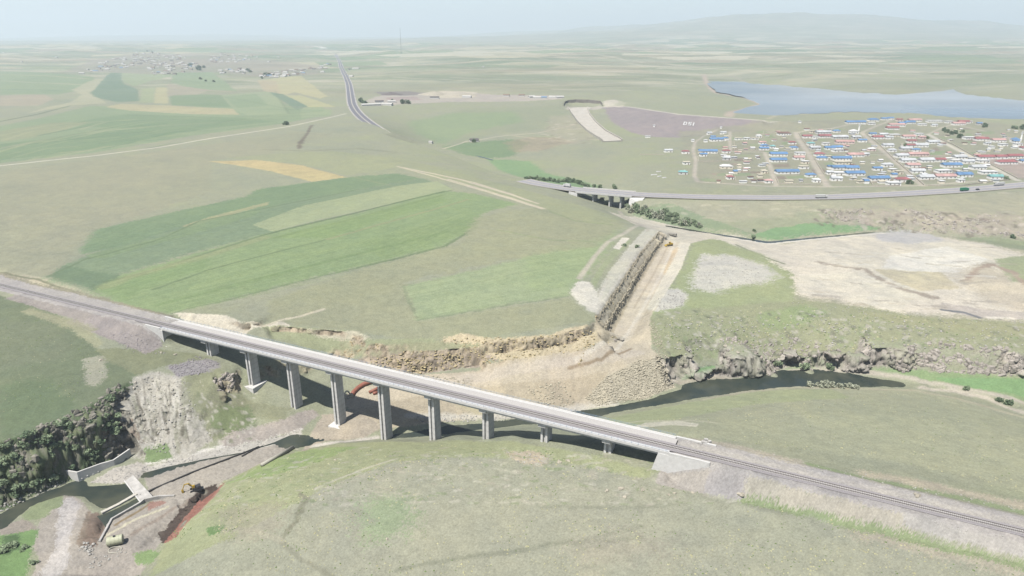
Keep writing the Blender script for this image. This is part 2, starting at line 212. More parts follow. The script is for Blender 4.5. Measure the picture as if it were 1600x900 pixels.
pts = []; zs = []; sh = []
for line, s_ in S:
    for i, p in enumerate(line):
        pts.append(p[:2]); zs.append(p[2]); sh.append(s_)
        if i+1 < len(line):
            q = line[i+1]; d = math.hypot(q[0]-p[0], q[1]-p[1]); n = int(d/max(2.5, 0.012*p[1]))
            for k in range(1, n+1):
                t = k/(n+1); pts.append((p[0]+(q[0]-p[0])*t, p[1]+(q[1]-p[1])*t)); zs.append(p[2]+(q[2]-p[2])*t); sh.append(s_)
_, uid = np.unique(np.round(np.array(pts), 1), axis=0, return_index=True)
pts = [pts[i] for i in uid]; zs = [zs[i] for i in uid]; sh = [sh[i] for i in uid]
dv, de, df, ov, oe, of = geometry.delaunay_2d_cdt([Vector(p) for p in pts], [], [], 0, 0.0001)
tz = np.array([zs[o[0]] if o else 0 for o in ov]); tsx = np.array([sh[o[0]] if o else 0 for o in ov]); tv = np.array([[v.x, v.y] for v in dv])

# sheet of ground vertices: columns fan out from under the viewpoint, rows get sparser with distance
RES = 1.0
ys = [95.0]
while ys[-1] < 31000:
    y = ys[-1]
    st = 0.55 if y < 235 else 0.36 if y < 425 else 0.36*(y/425)**1.9 if y < 900 else min(y*0.0021*(y/900)**0.45, y*0.009)
    ys.append(y+st/RES)
GY = np.array(ys)
c = np.arange(-0.97, 0.9701, 0.00165/RES); o = np.linspace(0.02, 0.3, 24)
GS = np.concatenate([(-0.97-o)[::-1], c, 0.97+o])
NR, NC = len(GY), len(GS)
X = GY[:, None]*GS[None, :]; Y = np.repeat(GY[:, None], NC, 1)
Z = np.full((NR, NC), np.nan); SHP = np.zeros((NR, NC))
for f in df:
    a, b, c_ = (tv[i] for i in f)
    y0 = min(a[1], b[1], c_[1]); y1 = max(a[1], b[1], c_[1])
    j0, j1 = np.searchsorted(GY, y0), np.searchsorted(GY, y1, 'right')
    if j1 <= j0: continue
    ss = [v[0]/v[1] for v in (a, b, c_)]
    i0, i1 = np.searchsorted(GS, min(ss)-1e-9), np.searchsorted(GS, max(ss)+1e-9, 'right')
    if i1 <= i0: continue
    x = X[j0:j1, i0:i1]; y = Y[j0:j1, i0:i1]
    det = (b[1]-c_[1])*(a[0]-c_[0])+(c_[0]-b[0])*(a[1]-c_[1])
    if abs(det) < 1e-9: continue
    w0 = ((b[1]-c_[1])*(x-c_[0])+(c_[0]-b[0])*(y-c_[1]))/det; w1 = ((c_[1]-a[1])*(x-c_[0])+(a[0]-c_[0])*(y-c_[1]))/det; w2 = 1-w0-w1
    m = (w0 > -1e-6) & (w1 > -1e-6) & (w2 > -1e-6)
    Z[j0:j1, i0:i1][m] = (w0*tz[f[0]]+w1*tz[f[1]]+w2*tz[f[2]])[m]
    SHP[j0:j1, i0:i1][m] = (w0*tsx[f[0]]+w1*tsx[f[1]]+w2*tsx[f[2]])[m]
print('terrain', NR, NC, 'holes', int(np.isnan(Z).sum()))
Z = np.where(np.isnan(Z), 20.0, Z)
def box(a, r):
    for ax in (0, 1):
        n = a.shape[ax]; p = np.concatenate([np.repeat(a.take([0], ax), r+1, ax), a, np.repeat(a.take([n-1], ax), r, ax)], ax); cs = np.cumsum(p, ax)
        a = (np.take(cs, range(2*r+1, 2*r+1+n), ax)-np.take(cs, range(0, n), ax))/(2*r+1)
    return a
w = np.clip(1-SHP*1.15, 0, 1); w = box(w, 3)
ZB = box(box(box(Z, 11), 11), 11); ZS = box(box(Z, 2), 2)
w2 = np.clip((w-0.2)*1.6, 0, 1); Z = ZB*w2+ZS*(1-w2)
SHP = box(SHP, 4)
Z0 = Z.copy()
def hsample(x, y, Zg=None):
    Zg = Z if Zg is None else Zg
    x = np.asarray(x, float); y = np.asarray(y, float)
    j = np.clip(np.searchsorted(GY, y)-1, 0, NR-2); fj = np.clip((y-GY[j])/(GY[j+1]-GY[j]), 0, 1)
    s = x/y; i = np.clip(np.searchsorted(GS, s)-1, 0, NC-2); fi = np.clip((s-GS[i])/(GS[i+1]-GS[i]), 0, 1)
    return (Zg[j, i]*(1-fi)+Zg[j, i+1]*fi)*(1-fj)+(Zg[j+1, i]*(1-fi)+Zg[j+1, i+1]*fi)*fj
KK = np.concatenate([np.arange(180, 1000, 1.0), np.geomspace(1000, 30000, 900)])
def hit(px, py):               # where the sight line of a surveyed photo pixel meets the ground
    u = (px-800)/F; v = (py-450)/F; dn = SP+v*CP; fw = CP-v*SP
    d = CZ-dn*KK-hsample(u*KK, fw*KK)
    b = np.argmax(d < 0)
    if d[b] >= 0: b = len(KK)-1
    if b == 0: k = KK[0]
    else: k = KK[b-1]+(KK[b]-KK[b-1])*d[b-1]/(d[b-1]-d[b])
    x, y = u*k, fw*k
    return (float(x), float(y), float(hsample(x, y)))

# ---------------------------------------------------------------- land cover (albedo per ground vertex)
STEP = np.repeat(np.gradient(GY)[:, None], NC, 1); STEP = np.maximum(STEP, Y*0.0016)
def oct_(s, seed, o=2): return fbm(X, Y, s, o, seed)*np.clip(s/(2.5*STEP)-0.3, 0, 1)
N100, N30, N9, N3 = oct_(110, 1, 3), oct_(32, 2, 3), oct_(9, 3), oct_(3, 4)
N1 = (RNG.random((NR, NC))-0.5)*2
amp = np.clip(Y*0.0045, 1.2, 9)
WX = X+amp*fbm(X/amp, Y/amp, 5, 3, 21); WY = Y+amp*fbm(X/amp, Y/amp, 5, 3, 31)
C = np.zeros((NR, NC, 3)); ROCK = np.zeros((NR, NC))
def pip(poly, x, y):
    r = np.zeros(x.shape, bool); n = len(poly)
    for i in range(n):
        x1, y1 = poly[i]; x2, y2 = poly[(i+1) % n]
        if y1 == y2: continue
        k = (y1 > y) != (y2 > y)
        r ^= k & (x < (x2-x1)*(y-y1)/(y2-y1)+x1)
    return r
def region(poly, pad):
    p = np.array(poly); y0, y1 = p[:, 1].min()-pad, p[:, 1].max()+pad
    s = np.concatenate([(p[:, 0]-pad)/np.maximum(p[:, 1], 90), (p[:, 0]+pad)/np.maximum(p[:, 1], 90)])
    return slice(np.searchsorted(GY, y0), np.searchsorted(GY, y1)+1), slice(np.searchsorted(GS, s.min()-.004), np.searchsorted(GS, s.max()+.004)+1)
def blend(sl, m, col, rock):
    C[sl] = C[sl]*(1-m[..., None])+alb(col)*m[..., None]
    if rock is not None: ROCK[sl] = ROCK[sl]*(1-m)+rock*m
def W_(pp): return [hit(*q)[:2] for q in pp]
def inside(poly, warp=1.0, feather=0.0):
    sl = region(poly, 12+feather*3)
    x = X[sl]+(WX[sl]-X[sl])*warp; y = Y[sl]+(WY[sl]-Y[sl])*warp
    if feather: x = x+N1[sl]*feather+N3[sl]*feather; y = y+np.roll(N1[sl], 7, 1)*feather+N9[sl]*feather
    return sl, pip(poly, x, y).astype(float)
def paint(pp, col, warp=1.0, feather=0.0, rock=None, a=1.0, world=False):
    pp = pp if world else W_(pp); fy_ = sum(k[1] for k in pp)/len(pp)
    if fy_ > 1150: a *= .92; feather += fy_*.0012
    sl, m = inside(pp, warp, feather); blend(sl, m*a, col, rock)
def dist_line(p, sl, warp):
    x = X[sl]+(WX[sl]-X[sl])*warp; y = Y[sl]+(WY[sl]-Y[sl])*warp; d = np.full(x.shape, 1e9)
    for (x1, y1), (x2, y2) in zip(p[:-1], p[1:]):
        dx, dy = x2-x1, y2-y1; t = np.clip(((x-x1)*dx+(y-y1)*dy)/(dx*dx+dy*dy+1e-9), 0, 1)
        d = np.minimum(d, np.hypot(x-x1-t*dx, y-y1-t*dy))
    return d
def stroke(pp, width, col, warp=0.3, soft=0.5, a=1.0, rock=None, world=False, rag=0.0):
    p = pp if world else W_(pp); sl = region(p, width*2+10); d = dist_line(p, sl, warp)
    if rag: d = d+rag*(N9[sl]+N3[sl]*.8+N1[sl]*.3)
    w_ = width/2; s_ = np.maximum(soft*width/2, STEP[sl]*.6)
    m = np.clip((w_+s_-d)/(2*s_), 0, 1)*np.minimum(1, width/STEP[sl]*1.2)
    blend(sl, m*a, col, rock)

# base: dry pasture, hazier tints come from the air, not from here
C[:] = alb((160, 164, 133))
C += (N100*0.5+N30*0.5)[..., None]*np.array([0.012, 0.004, 0.0])
gg = np.clip(N100*1.3+N30*.7+.1, 0, 1)[..., None]; C[:] = C*(1-gg*.45)+alb((142, 162, 112))*gg*.45
# far country tints in long streaks, contrast raised to stand in for relief shading
st = fbm(X, Y*3.2, 900, 4, 61); far = np.clip((Y-1500)/1500, 0, 1)
for th, col in ((0.12, (150, 150, 118)), (0.3, (176, 168, 134)), (-0.42, (126, 146, 108))):
    m = np.clip((st-th)*8 if th > 0 else (th+.22-st)*8, 0, 1)*far*.8
    C[:] = C*(1-m[..., None])+alb(col)*m[..., None]
st2 = fbm(X+Y*.4, Y*2.4, 330, 4, 65)
for th, col in ((0.2, (190, 184, 152)), (-0.2, (128, 140, 106)), (0.46, (196, 190, 166))):
    m = np.clip((st2-th)*9 if th > 0 else (th+.12-st2)*9, 0, 1)*np.clip((Y-1700)/900, 0, 1)*.6
    C[:] = C*(1-m[..., None])+alb(col)*m[..., None]
# patchwork of far fields
fx, fe, fid = worley(X*0.9+Y*.25, Y*1.6-X*.3, 420, 77)
m = np.clip((Y-2600)/1200, 0, 1)*np.clip(1-(Y-9000)/3000, 0, 1)
for lo, hi, col in ((0, .12, (196, 188, 148)), (.12, .3, (132, 158, 108)), (.3, .42, (168, 158, 130)), (.42, .5, (205, 200, 170)), (.5, .62, (118, 146, 104))):
    mm = m*((fid >= lo) & (fid < hi))*.75; C[:] = C*(1-mm[..., None])+alb(col)*mm[..., None]

# tracks, gullies and field edges on the far slopes
for k in range(150):
    x = random.uniform(600, 1600) if k < 110 else random.uniform(0, 560); y = random.uniform(72, 140) if x < 1100 else random.uniform(72, 116); pp = [(x, y)]; sl_ = random.uniform(-.06, .1)
    for j in range(4): pp.append((pp[-1][0]+random.uniform(14, 40), pp[-1][1]+sl_*25+random.uniform(-1, 1)))
    stroke(pp, random.uniform(9, 26), random.choice([(128, 134, 106), (198, 192, 166), (118, 130, 100), (176, 168, 138), (206, 198, 172)]), .4, a=.5)
# left farmland
GR1, GR2, GR3, YEL, TEAL, PALE = (126, 154, 108), (138, 162, 116), (152, 170, 124), (184, 180, 128), (116, 146, 116), (178, 178, 140)
paint([(-60, 262), (0, 255), (150, 238), (300, 212), (430, 195), (520, 178), (500, 166), (400, 160), (250, 168), (140, 165), (60, 185), (-60, 210)], GR2, .3)
paint([(0, 250), (0, 225), (90, 215), (220, 200), (330, 195), (250, 215), (120, 238)], GR1, .3)
paint([(90, 195), (200, 178), (380, 184), (430, 190), (300, 204), (180, 200)], GR1, .4)
paint([(0, 222), (0, 205), (80, 192), (140, 190), (100, 205), (50, 215)], (150, 160, 118), .4)
stroke([(0, 232), (60, 220), (150, 205), (260, 196), (360, 190)], 8, (150, 160, 122)); stroke([(60, 212), (180, 190), (300, 186)], 6, (104, 140, 100)); stroke([(40, 226), (150, 214), (260, 202)], 5, (110, 140, 100))
paint([(0, 148), (0, 112), (40, 112), (146, 122), (150, 127), (118, 143), (90, 148)], GR2, .3)
stroke([(0, 128), (60, 131), (130, 134)], 14, PALE); stroke([(0, 120), (70, 121), (140, 125)], 10, PALE); stroke([(0, 140), (60, 141), (100, 143)], 12, (112, 146, 112))
paint([(0, 165), (0, 150), (70, 148), (85, 155), (60, 165)], (176, 166, 138), .5)
paint([(110, 160), (128, 148), (112, 141), (150, 124), (172, 127), (140, 145), (168, 161), (90, 168), (40, 178), (70, 168)], PALE, .2)
stroke([(0, 190), (60, 178), (110, 165), (150, 163)], 7, (112, 130, 96))
paint([(142, 146), (158, 130), (172, 114), (190, 114), (192, 132), (216, 140), (217, 158), (184, 160), (150, 152)], TEAL, .2)
paint([(190, 114), (250, 110), (270, 118), (210, 136), (193, 130)], GR3, .3)
paint([(222, 138), (242, 138), (239, 160), (218, 160)], (158, 172, 122), .1); paint([(244, 137), (261, 137), (263, 161), (240, 161)], YEL, .1)
paint([(265, 150), (280, 146), (345, 147), (360, 166), (268, 164)], GR1, .2); paint([(270, 112), (330, 112), (370, 142), (300, 138), (268, 130)], GR2, .4)
paint([(262, 132), (330, 140), (310, 147), (262, 148)], (170, 164, 136), .4)
paint([(345, 147), (430, 142), (452, 178), (385, 180), (362, 167)], GR3, .2); paint([(350, 150), (400, 146), (420, 165), (370, 168)], GR2, .3)
paint([(165, 167), (190, 162), (260, 164), (365, 169), (374, 179), (300, 178), (200, 172)], (186, 178, 130), .3)
paint([(402, 126), (440, 122), (470, 120), (512, 150), (500, 154), (460, 143), (440, 150)], YEL, .2); paint([(402, 126), (432, 127), (440, 148), (412, 142)], (184, 172, 132), .2)
paint([(420, 143), (442, 146), (484, 166), (464, 172)], TEAL, .2); paint([(446, 148), (470, 148), (526, 168), (484, 168)], (180, 180, 124), .2); paint([(470, 172), (476, 168), (520, 172), (515, 182), (470, 184)], GR3, .2)
for x0, y0, x1, y1 in ((370, 182, 520, 180), (300, 189, 440, 186), (200, 180, 340, 183), (460, 172, 350, 150), (430, 142, 452, 178)): stroke([(x0, y0), (x1, y1)], 4, (116, 138, 100), a=.7)
for k in range(46):
    f = random.random(); y = 184+f*66; x = random.uniform(-20, 420)*(1-f*.45); w_ = random.uniform(60, 200); stroke([(x, y+(420-x)*.02), (x+w_*.5, y-w_*.06), (x+w_, y-w_*.1)], random.uniform(3, 9), random.choice([(104, 138, 96), (152, 168, 118), (166, 172, 126), (118, 150, 104), (140, 160, 112)]), .5, a=.6)
for k in range(30):
    y = random.uniform(112, 176); x = random.uniform(0, 480); w_ = random.uniform(25, 90); stroke([(x, y), (x+w_, y+random.uniform(-3, 3))], random.uniform(4, 12), random.choice([(116, 146, 104), (160, 170, 122), (182, 176, 130), (128, 154, 110), (170, 162, 134)]), .5, a=.5)
stroke([(60, 70), (220, 71)], 60, (205, 205, 178)); stroke([(470, 72), (506, 75)], 60, (225, 222, 205)); stroke([(400, 68), (440, 68)], 60, (205, 204, 180)); stroke([(0, 66), (160, 64), (320, 65)], 200, (110, 142, 104), a=.7)
paint([(90, 112), (150, 92), (240, 84), (330, 88), (420, 95), (510, 104), (500, 116), (420, 122), (330, 112), (240, 116), (150, 112)], (160, 152, 136), .6, 10, a=.7)
# pastures between, slopes of the near hill
paint([(-80, 300), (0, 268), (150, 250), (330, 225), (470, 205), (520, 210), (420, 240), (330, 250), (330, 300), (150, 360), (80, 430), (-80, 440)], (160, 162, 130), 1, 4)
stroke([(-60, 268), (0, 259), (150, 243), (250, 230), (330, 216), (450, 198), (540, 178)], 5, (214, 208, 186), .1)
stroke([(488, 196), (480, 210), (470, 222), (468, 232)], 6, (132, 124, 104), .8, rag=2); stroke([(410, 234), (480, 236), (560, 232), (620, 238)], 7, (142, 146, 112), .8, rag=2, a=.7)
G1, G2, G3, G4, G5 = (124, 152, 106), (138, 164, 104), (160, 174, 124), (154, 173, 122), (128, 152, 112)
def seam(*pp, w=2.4, col=(104, 128, 84), a=.75): stroke(list(pp), w, col, .3, a=a)
paint([(75, 432), (100, 414), (134, 400), (312, 343), (488, 309), (660, 279), (700, 290), (694, 297), (500, 343), (412, 366), (300, 395), (188, 428), (144, 456)], G5, .6, 3)
paint([(126, 392), (134, 381), (150, 359), (244, 337), (388, 306), (400, 296), (550, 276), (625, 271), (658, 279), (488, 309), (410, 325), (312, 344), (205, 380), (134, 397)], G1, .6, 3)
paint([(285, 353), (330, 338), (420, 315), (418, 320), (340, 341), (292, 356)], (166, 168, 118), .6, 1); paint([(130, 400), (250, 371), (312, 345), (408, 327), (400, 336), (300, 366), (160, 404)], (130, 156, 104), .4, 1.4, a=.8)
paint([(394, 351), (475, 321), (625, 290), (683, 283), (708, 296), (600, 321), (500, 343), (425, 362)], G3, .35, .8)
paint([(144, 455), (188, 429), (412, 366), (600, 323), (694, 298), (745, 303), (808, 319), (750, 334), (744, 356), (694, 384), (560, 417), (438, 447), (269, 491), (206, 485)], G2, .6, 3)
paint([(150, 452), (190, 432), (325, 398), (325, 421), (230, 450), (200, 470)], (128, 160, 92), .6, 4, a=.7); paint([(560, 380), (700, 340), (742, 345), (735, 362), (600, 405)], (134, 160, 94), .8, 4, a=.7); paint([(420, 372), (600, 328), (690, 306), (700, 314), (512, 372)], (132, 162, 88), .6, 2.5, a=.7)
paint([(75, 432), (100, 415), (150, 424), (188, 430), (150, 454)], (108, 136, 98), .6, 2, a=.8)
seam((165, 440), (250, 420), (412, 367), (560, 332), (694, 299), w=3); stroke([(165, 448), (205, 432), (325, 399), (412, 371)], 9, (154, 164, 108), .6, a=.7, rag=1); stroke([(430, 372), (560, 340), (690, 305)], 5, (126, 152, 84), .5, a=.6); stroke([(300, 450), (440, 412), (600, 368), (720, 336)], 7, (146, 170, 104), .6, a=.6); stroke([(250, 475), (420, 432), (560, 396), (700, 362)], 5, (120, 150, 84), .5, a=.6); seam((240, 452), (325, 422), (512, 374)); stroke([(512, 374), (640, 338), (731, 312)], 3, (156, 158, 108), .4, a=.8); seam((140, 404), (250, 374), (312, 345), (488, 311), (560, 296), w=2.2)
seam((420, 365), (500, 345), (600, 322), (706, 297)); seam((560, 418), (694, 385), (744, 356), w=3.2); seam((269, 490), (438, 447), (560, 418), w=1.8, a=.5); seam((550, 276), (640, 297), w=2, col=(150, 160, 112)); seam((75, 432), (140, 402), w=2.5, a=.6)
for k in range(34):           # drilling lines along the strips
    f = k/33; seam((150+f*120, 450+f*38), (500+f*140, 352+f*56), (694+f*60, 298+f*50), w=1.3, col=random.choice([(112, 142, 80), (140, 164, 98)]), a=.3)
for k in range(16): f = k/15; seam((140+f*10, 370+f*50), (400-f*20, 300+f*55), (600+f*40, 272+f*18), w=1.3, col=random.choice([(106, 134, 94), (134, 156, 106)]), a=.3)
paint([(632, 447), (760, 418), (860, 396), (930, 385), (945, 392), (905, 440), (890, 462), (780, 478), (655, 500), (640, 470)], G4, .8, 2.5, a=.9)
paint([(820, 400), (930, 372), (975, 352), (950, 395), (905, 442), (830, 455)], (150, 172, 112), .8, 5, a=.7)
paint([(742, 340), (830, 325), (860, 315), (980, 350), (930, 385), (860, 394), (640, 440), (560, 470), (420, 470), (560, 422), (722, 380)], (160, 164, 122), .8, 3, a=.75)
paint([(420, 470), (560, 425), (635, 445), (655, 502), (890, 466), (935, 510), (770, 528), (640, 530), (560, 518), (420, 505)], (158, 162, 122), .8, 2, a=.8)
stroke([(655, 500), (780, 479), (888, 463)], 2.2, (128, 146, 104), .8, a=.6, rag=.8); stroke([(632, 447), (640, 472), (655, 500)], 2.2, (132, 148, 106), .8, a=.6, rag=.8)
paint([(325, 252), (400, 250), (470, 258), (541, 277), (488, 284), (425, 268), (370, 258)], (196, 180, 118), .3, .8)
paint([(350, 246), (520, 236), (640, 250), (850, 305), (985, 346), (940, 352), (850, 328), (720, 288), (620, 262), (540, 274), (470, 256)], (160, 168, 120), 1, 3, a=.7)
for ln in (((622, 260), (700, 282), (820, 318), (846, 326)), ((632, 262), (720, 281), (830, 315)), ((650, 266), (740, 285), (840, 318)), ((700, 280), (780, 304), (850, 326))): stroke(ln, 3.2, (208, 196, 168), .4, rag=.8)
stroke([(860, 330), (900, 345), (960, 352)], 3, (140, 156, 104), .8, a=.7); stroke([(780, 360), (860, 375), (930, 378)], 3, (144, 160, 106), .8, a=.6)
for k in range(26):           # faint tractor lines across the sloping meadow
    f = k/25; stroke([(636+f*22, 448+f*50), (760+f*20, 422+f*54), (925+f*-30, 386+f*74)], 1.3, random.choice([(134, 160, 100), (158, 178, 120)]), .3, a=.35)
# land around highway, valley, dam
paint([(600, 205), (640, 190), (740, 170), (880, 168), (890, 185), (860, 200), (760, 212), (700, 232), (640, 214)], (150, 160, 122), 1, 6, a=.6)
paint([(640, 190), (700, 178), (800, 175), (820, 190), (740, 205), (690, 226), (650, 208)], (138, 166, 112), 1, 8, a=.7)
paint([(690, 228), (740, 222), (800, 218), (830, 222), (800, 245), (760, 248), (720, 240)], (124, 152, 104), 1.5, 6)
paint([(760, 248), (830, 252), (850, 270), (900, 280), (940, 292), (905, 300), (840, 282), (790, 270)], (126, 164, 106), .8, 3)
paint([(790, 222), (830, 214), (880, 215), (900, 222), (850, 235), (800, 238)], (170, 150, 124), 1.5, 5, a=.6)
stroke([(692, 232), (730, 221), (790, 212), (840, 208), (900, 195)], 4, (200, 190, 164), .6); stroke([(800, 212), (850, 218), (900, 222)], 4, (190, 178, 150), .6)
paint([(860, 182), (895, 180), (930, 214), (900, 226), (850, 205)], (172, 166, 142), 1.5, 6, a=.6)
for k in range(60):
    x = random.uniform(840, 930); y = random.uniform(190, 225); stroke([(x, y), (x+random.uniform(2, 7), y+random.uniform(-1.5, .5))], random.uniform(2, 5), random.choice([(196, 186, 164), (140, 130, 108), (206, 198, 178)]), 1, a=.7)
paint([(935, 167.5), (1060, 179), (1180, 188), (1262, 192), (1215, 199), (1160, 206), (1100, 212), (1060, 215), (1020, 214), (985, 207), (955, 190)], (158, 146, 150), .25, 1.5)
stroke([(938, 168), (1060, 178.5), (1180, 187.3), (1262, 191.8)], 7, (206, 200, 186), 0)
paint([(1190, 188), (1262, 192), (1215, 200), (1170, 206), (1150, 200)], (156, 156, 130), .8, 5, a=.9)
paint([(884, 172), (884, 166), (938, 164), (940, 170), (920, 171.5)], (190, 182, 168), .2, .5)
paint([(942, 160), (960, 156), (980, 160), (972, 168), (945, 168)], (206, 198, 178), .6, 2)
stroke([(950, 167), (1000, 160), (1040, 157)], 5, (190, 182, 156), .5)
paint([(1100, 118), (1060, 125), (1095, 135), (1120, 148), (1165, 152), (1190, 163), (1145, 175), (1132, 183), (1060, 176), (960, 165), (985, 145), (1050, 130)], (158, 166, 130), 1, 8, a=.6)
stroke([(1100, 119), (1105, 131), (1118, 143), (1160, 151), (1190, 163), (1142, 175), (1138, 182)], 16, (190, 174, 154), .5); stroke([(1200, 186), (1215, 180), (1330, 174.5), (1430, 177), (1480, 182), (1560, 187)], 9, (182, 178, 146), .4)
stroke([(1140, 120), (1170, 130), (1250, 136), (1340, 144.5), (1400, 148), (1450, 144), (1490, 139.5)], 12, (166, 164, 140), .5)
paint([(570, 158), (600, 148), (660, 145), (720, 144), (760, 148), (880, 150), (880, 156), (760, 160), (700, 160), (640, 163), (590, 166)], (186, 176, 164), .5, 3)
paint([(585, 143), (640, 142), (670, 147), (630, 150), (595, 148)], (140, 132, 128), .3, 2); paint([(660, 148), (690, 142), (745, 145), (740, 153), (690, 154)], (202, 192, 168), .5, 2); paint([(600, 153), (650, 151), (660, 157), (610, 158)], (176, 156, 150), .4, 2)
# village terrace
paint([(1060, 205), (1200, 195), (1320, 186), (1480, 184), (1640, 200), (1640, 280), (1400, 288), (1200, 290), (1090, 288)], (158, 158, 132), .6, 5, a=.8)
for k in range(90):
    x = random.uniform(1090, 1600); y = random.uniform(200, 285); w_ = random.uniform(8, 30); h_ = random.uniform(2, 5)
    paint([(x, y), (x+w_, y-random.uniform(0, 2)), (x+w_+4, y+h_), (x+3, y+h_)], random.choice([(134, 158, 110), (150, 164, 120), (166, 150, 132), (146, 132, 118), (140, 160, 116)]), .3, .8, a=.8)
RD = (190, 182, 164); RDW = (208, 202, 184)
stroke([(1086, 222), (1083, 235), (1087, 250), (1085, 275), (1090, 284), (1200, 291), (1290, 292), (1440, 290), (1540, 282), (1600, 276), (1660, 272)], 5, RD, .1)
stroke([(1086, 222), (1100, 212), (1120, 203)], 4, RD, .2); stroke([(1140, 206), (1141, 236)], 5, RD, .1); stroke([(1100, 236), (1200, 238), (1262, 238), (1330, 241), (1480, 244), (1600, 250)], 4, (186, 178, 164), .1)
stroke([(1195, 238), (1204, 262), (1213, 290)], 6, RD, .1); stroke([(1243, 207), (1262, 238), (1293, 291)], 8, RD, .05); stroke([(1347, 207), (1385, 240), (1442, 290)], 8, RD, .05); stroke([(1450, 210), (1500, 236), (1590, 282)], 8, RDW, .05)
stroke([(1243, 207), (1300, 201), (1347, 192)], 4, RD, .1); stroke([(1347, 207), (1372, 196), (1396, 186)], 5, RD, .1); stroke([(1450, 210), (1470, 200), (1490, 194), (1540, 205)], 4, RD, .1); stroke([(1576, 215), (1600, 235), (1640, 262)], 6, (190, 176, 166), .1)
paint([(1530, 246), (1610, 250), (1620, 280), (1590, 278)], (180, 160, 152), .6, 3, a=.8)
# slopes below the highway
paint([(1005, 316), (1160, 314), (1320, 314), (1600, 300), (1640, 335), (1600, 340), (1400, 328), (1290, 328), (1200, 342), (1100, 350), (1030, 335)], (168, 168, 138), 1, 5)
paint([(1210, 356), (1250, 350), (1300, 349), (1360, 352), (1380, 357), (1290, 366), (1200, 376), (1170, 371)], (122, 166, 106), .6, 1.5)
paint([(1020, 320), (1050, 318), (1110, 342), (1200, 372), (1180, 374), (1090, 360), (1010, 346), (985, 333)], (128, 156, 108), .8, 1.5, a=.7)
paint([(1440, 366), (1560, 372), (1640, 384), (1640, 395), (1540, 384)], (136, 152, 112), .8, 1.5, a=.8)
for k in range(120):
    x = random.uniform(1000, 1600); y = random.uniform(296, 305) if random.random() < .4 else random.uniform(318, 345)
    stroke([(x, y), (x+random.uniform(4, 16), y+random.uniform(-1, 1))], random.uniform(1.5, 4), random.choice([(196, 190, 164), (186, 180, 152), (140, 146, 114)]), 1, a=.55, rag=1)
paint([(1290, 328), (1400, 326), (1500, 333), (1640, 340), (1640, 374), (1500, 365), (1400, 356), (1310, 348)], (176, 164, 148), 2, 8, a=.7, rock=.6)
for k in range(240):
    x = random.uniform(1270, 1600); y = 327+random.random()*(24+(x-1270)*.05)+(x-1270)*.02; stroke([(x, y), (x+random.uniform(-4, 8), y+random.uniform(0, 4))], random.uniform(1, 4), random.choice([(196, 186, 170), (134, 122, 112), (120, 116, 98), (186, 172, 156), (150, 156, 118)]), 1, a=.7, rag=1)
# dirt plain on the right
DIRT, DIRT2, PDIRT = (214, 206, 186), (212, 203, 182), (224, 219, 206)
paint([(1070, 362), (1140, 360), (1200, 378), (1300, 368), (1380, 361), (1480, 366), (1600, 392), (1640, 420), (1640, 505), (1440, 500), (1330, 482), (1230, 466), (1222, 432), (1180, 402), (1090, 384)], (186, 180, 150), 3, 9, a=.7)
paint([(1080, 368), (1140, 367), (1200, 382), (1300, 372), (1380, 365), (1470, 370), (1560, 384), (1600, 400), (1570, 430), (1600, 470), (1640, 500), (1500, 492), (1440, 492), (1330, 474), (1240, 460), (1232, 430), (1180, 395), (1090, 378)], DIRT, 2.2, 6)
paint([(1360, 364), (1400, 361), (1460, 366), (1478, 376), (1420, 382), (1375, 376)], (192, 190, 188), 1.5, 4)
paint([(1250, 430), (1330, 425), (1400, 430), (1450, 452), (1400, 488), (1330, 470), (1242, 455)], (212, 206, 186), .8, 1.5); paint([(1390, 400), (1480, 385), (1545, 405), (1520, 425), (1440, 425), (1380, 418)], PDIRT, .8, 1.5)
paint([(1365, 420), (1470, 425), (1500, 450), (1440, 455), (1390, 435)], (200, 190, 156), .8, 1.2); stroke([(1280, 410), (1320, 418), (1350, 420), (1365, 430), (1420, 455), (1460, 465)], 6, (172, 160, 142), 1, rag=2)
paint([(1470, 472), (1530, 482), (1600, 488), (1640, 500), (1520, 496), (1470, 482)], (194, 186, 174), .6, 1); stroke([(1472, 484), (1505, 488), (1530, 496)], 3.5, (120, 124, 128), .3); stroke([(1545, 496), (1580, 498)], 4, (222, 216, 198), .6)
paint([(1500, 420), (1540, 410), (1600, 440), (1640, 470), (1600, 490), (1540, 470), (1510, 450)], (194, 184, 162), 2, 6); paint([(1555, 405), (1640, 395), (1640, 450), (1580, 440)], (160, 170, 124), 1, 2)
stroke([(1510, 440), (1525, 420), (1550, 413), (1580, 425), (1600, 445)], 5, (176, 156, 136), .8, rag=2)
for k in range(70):
    x = random.uniform(1240, 1560); y = random.uniform(385, 485); stroke([(x, y), (x+random.uniform(10, 50), y+random.uniform(-3, 5))], random.uniform(1.2, 4), random.choice([(222, 216, 200), (186, 176, 152), (176, 168, 152), (212, 200, 172)]), 1, a=.6, rag=1.5)
stroke([(230, 724), (300, 709), (345, 698), (420, 682), (468, 670)], 2.2, (222, 218, 208), .4, rag=.8); stroke([(300, 727), (380, 711), (430, 697)], 1.6, (214, 208, 196), .4, rag=.5)
stroke([(1115, 367), (1200, 381), (1300, 371.5), (1380, 364.5)], 5, (224, 218, 204), .4)
stroke([(1140, 375), (1190, 396), (1232, 415)], 4, (206, 200, 178), .5); stroke([(1150, 382), (1195, 402), (1225, 412)], 2.5, (132, 142, 104), .5)
BG = (158, 170, 116)
paint([(1082, 376), (1120, 374), (1180, 394), (1232, 425), (1242, 455), (1240, 470), (1150, 480), (1040, 500), (1015, 500), (1045, 450), (1070, 410)], BG, 1.6, 3)
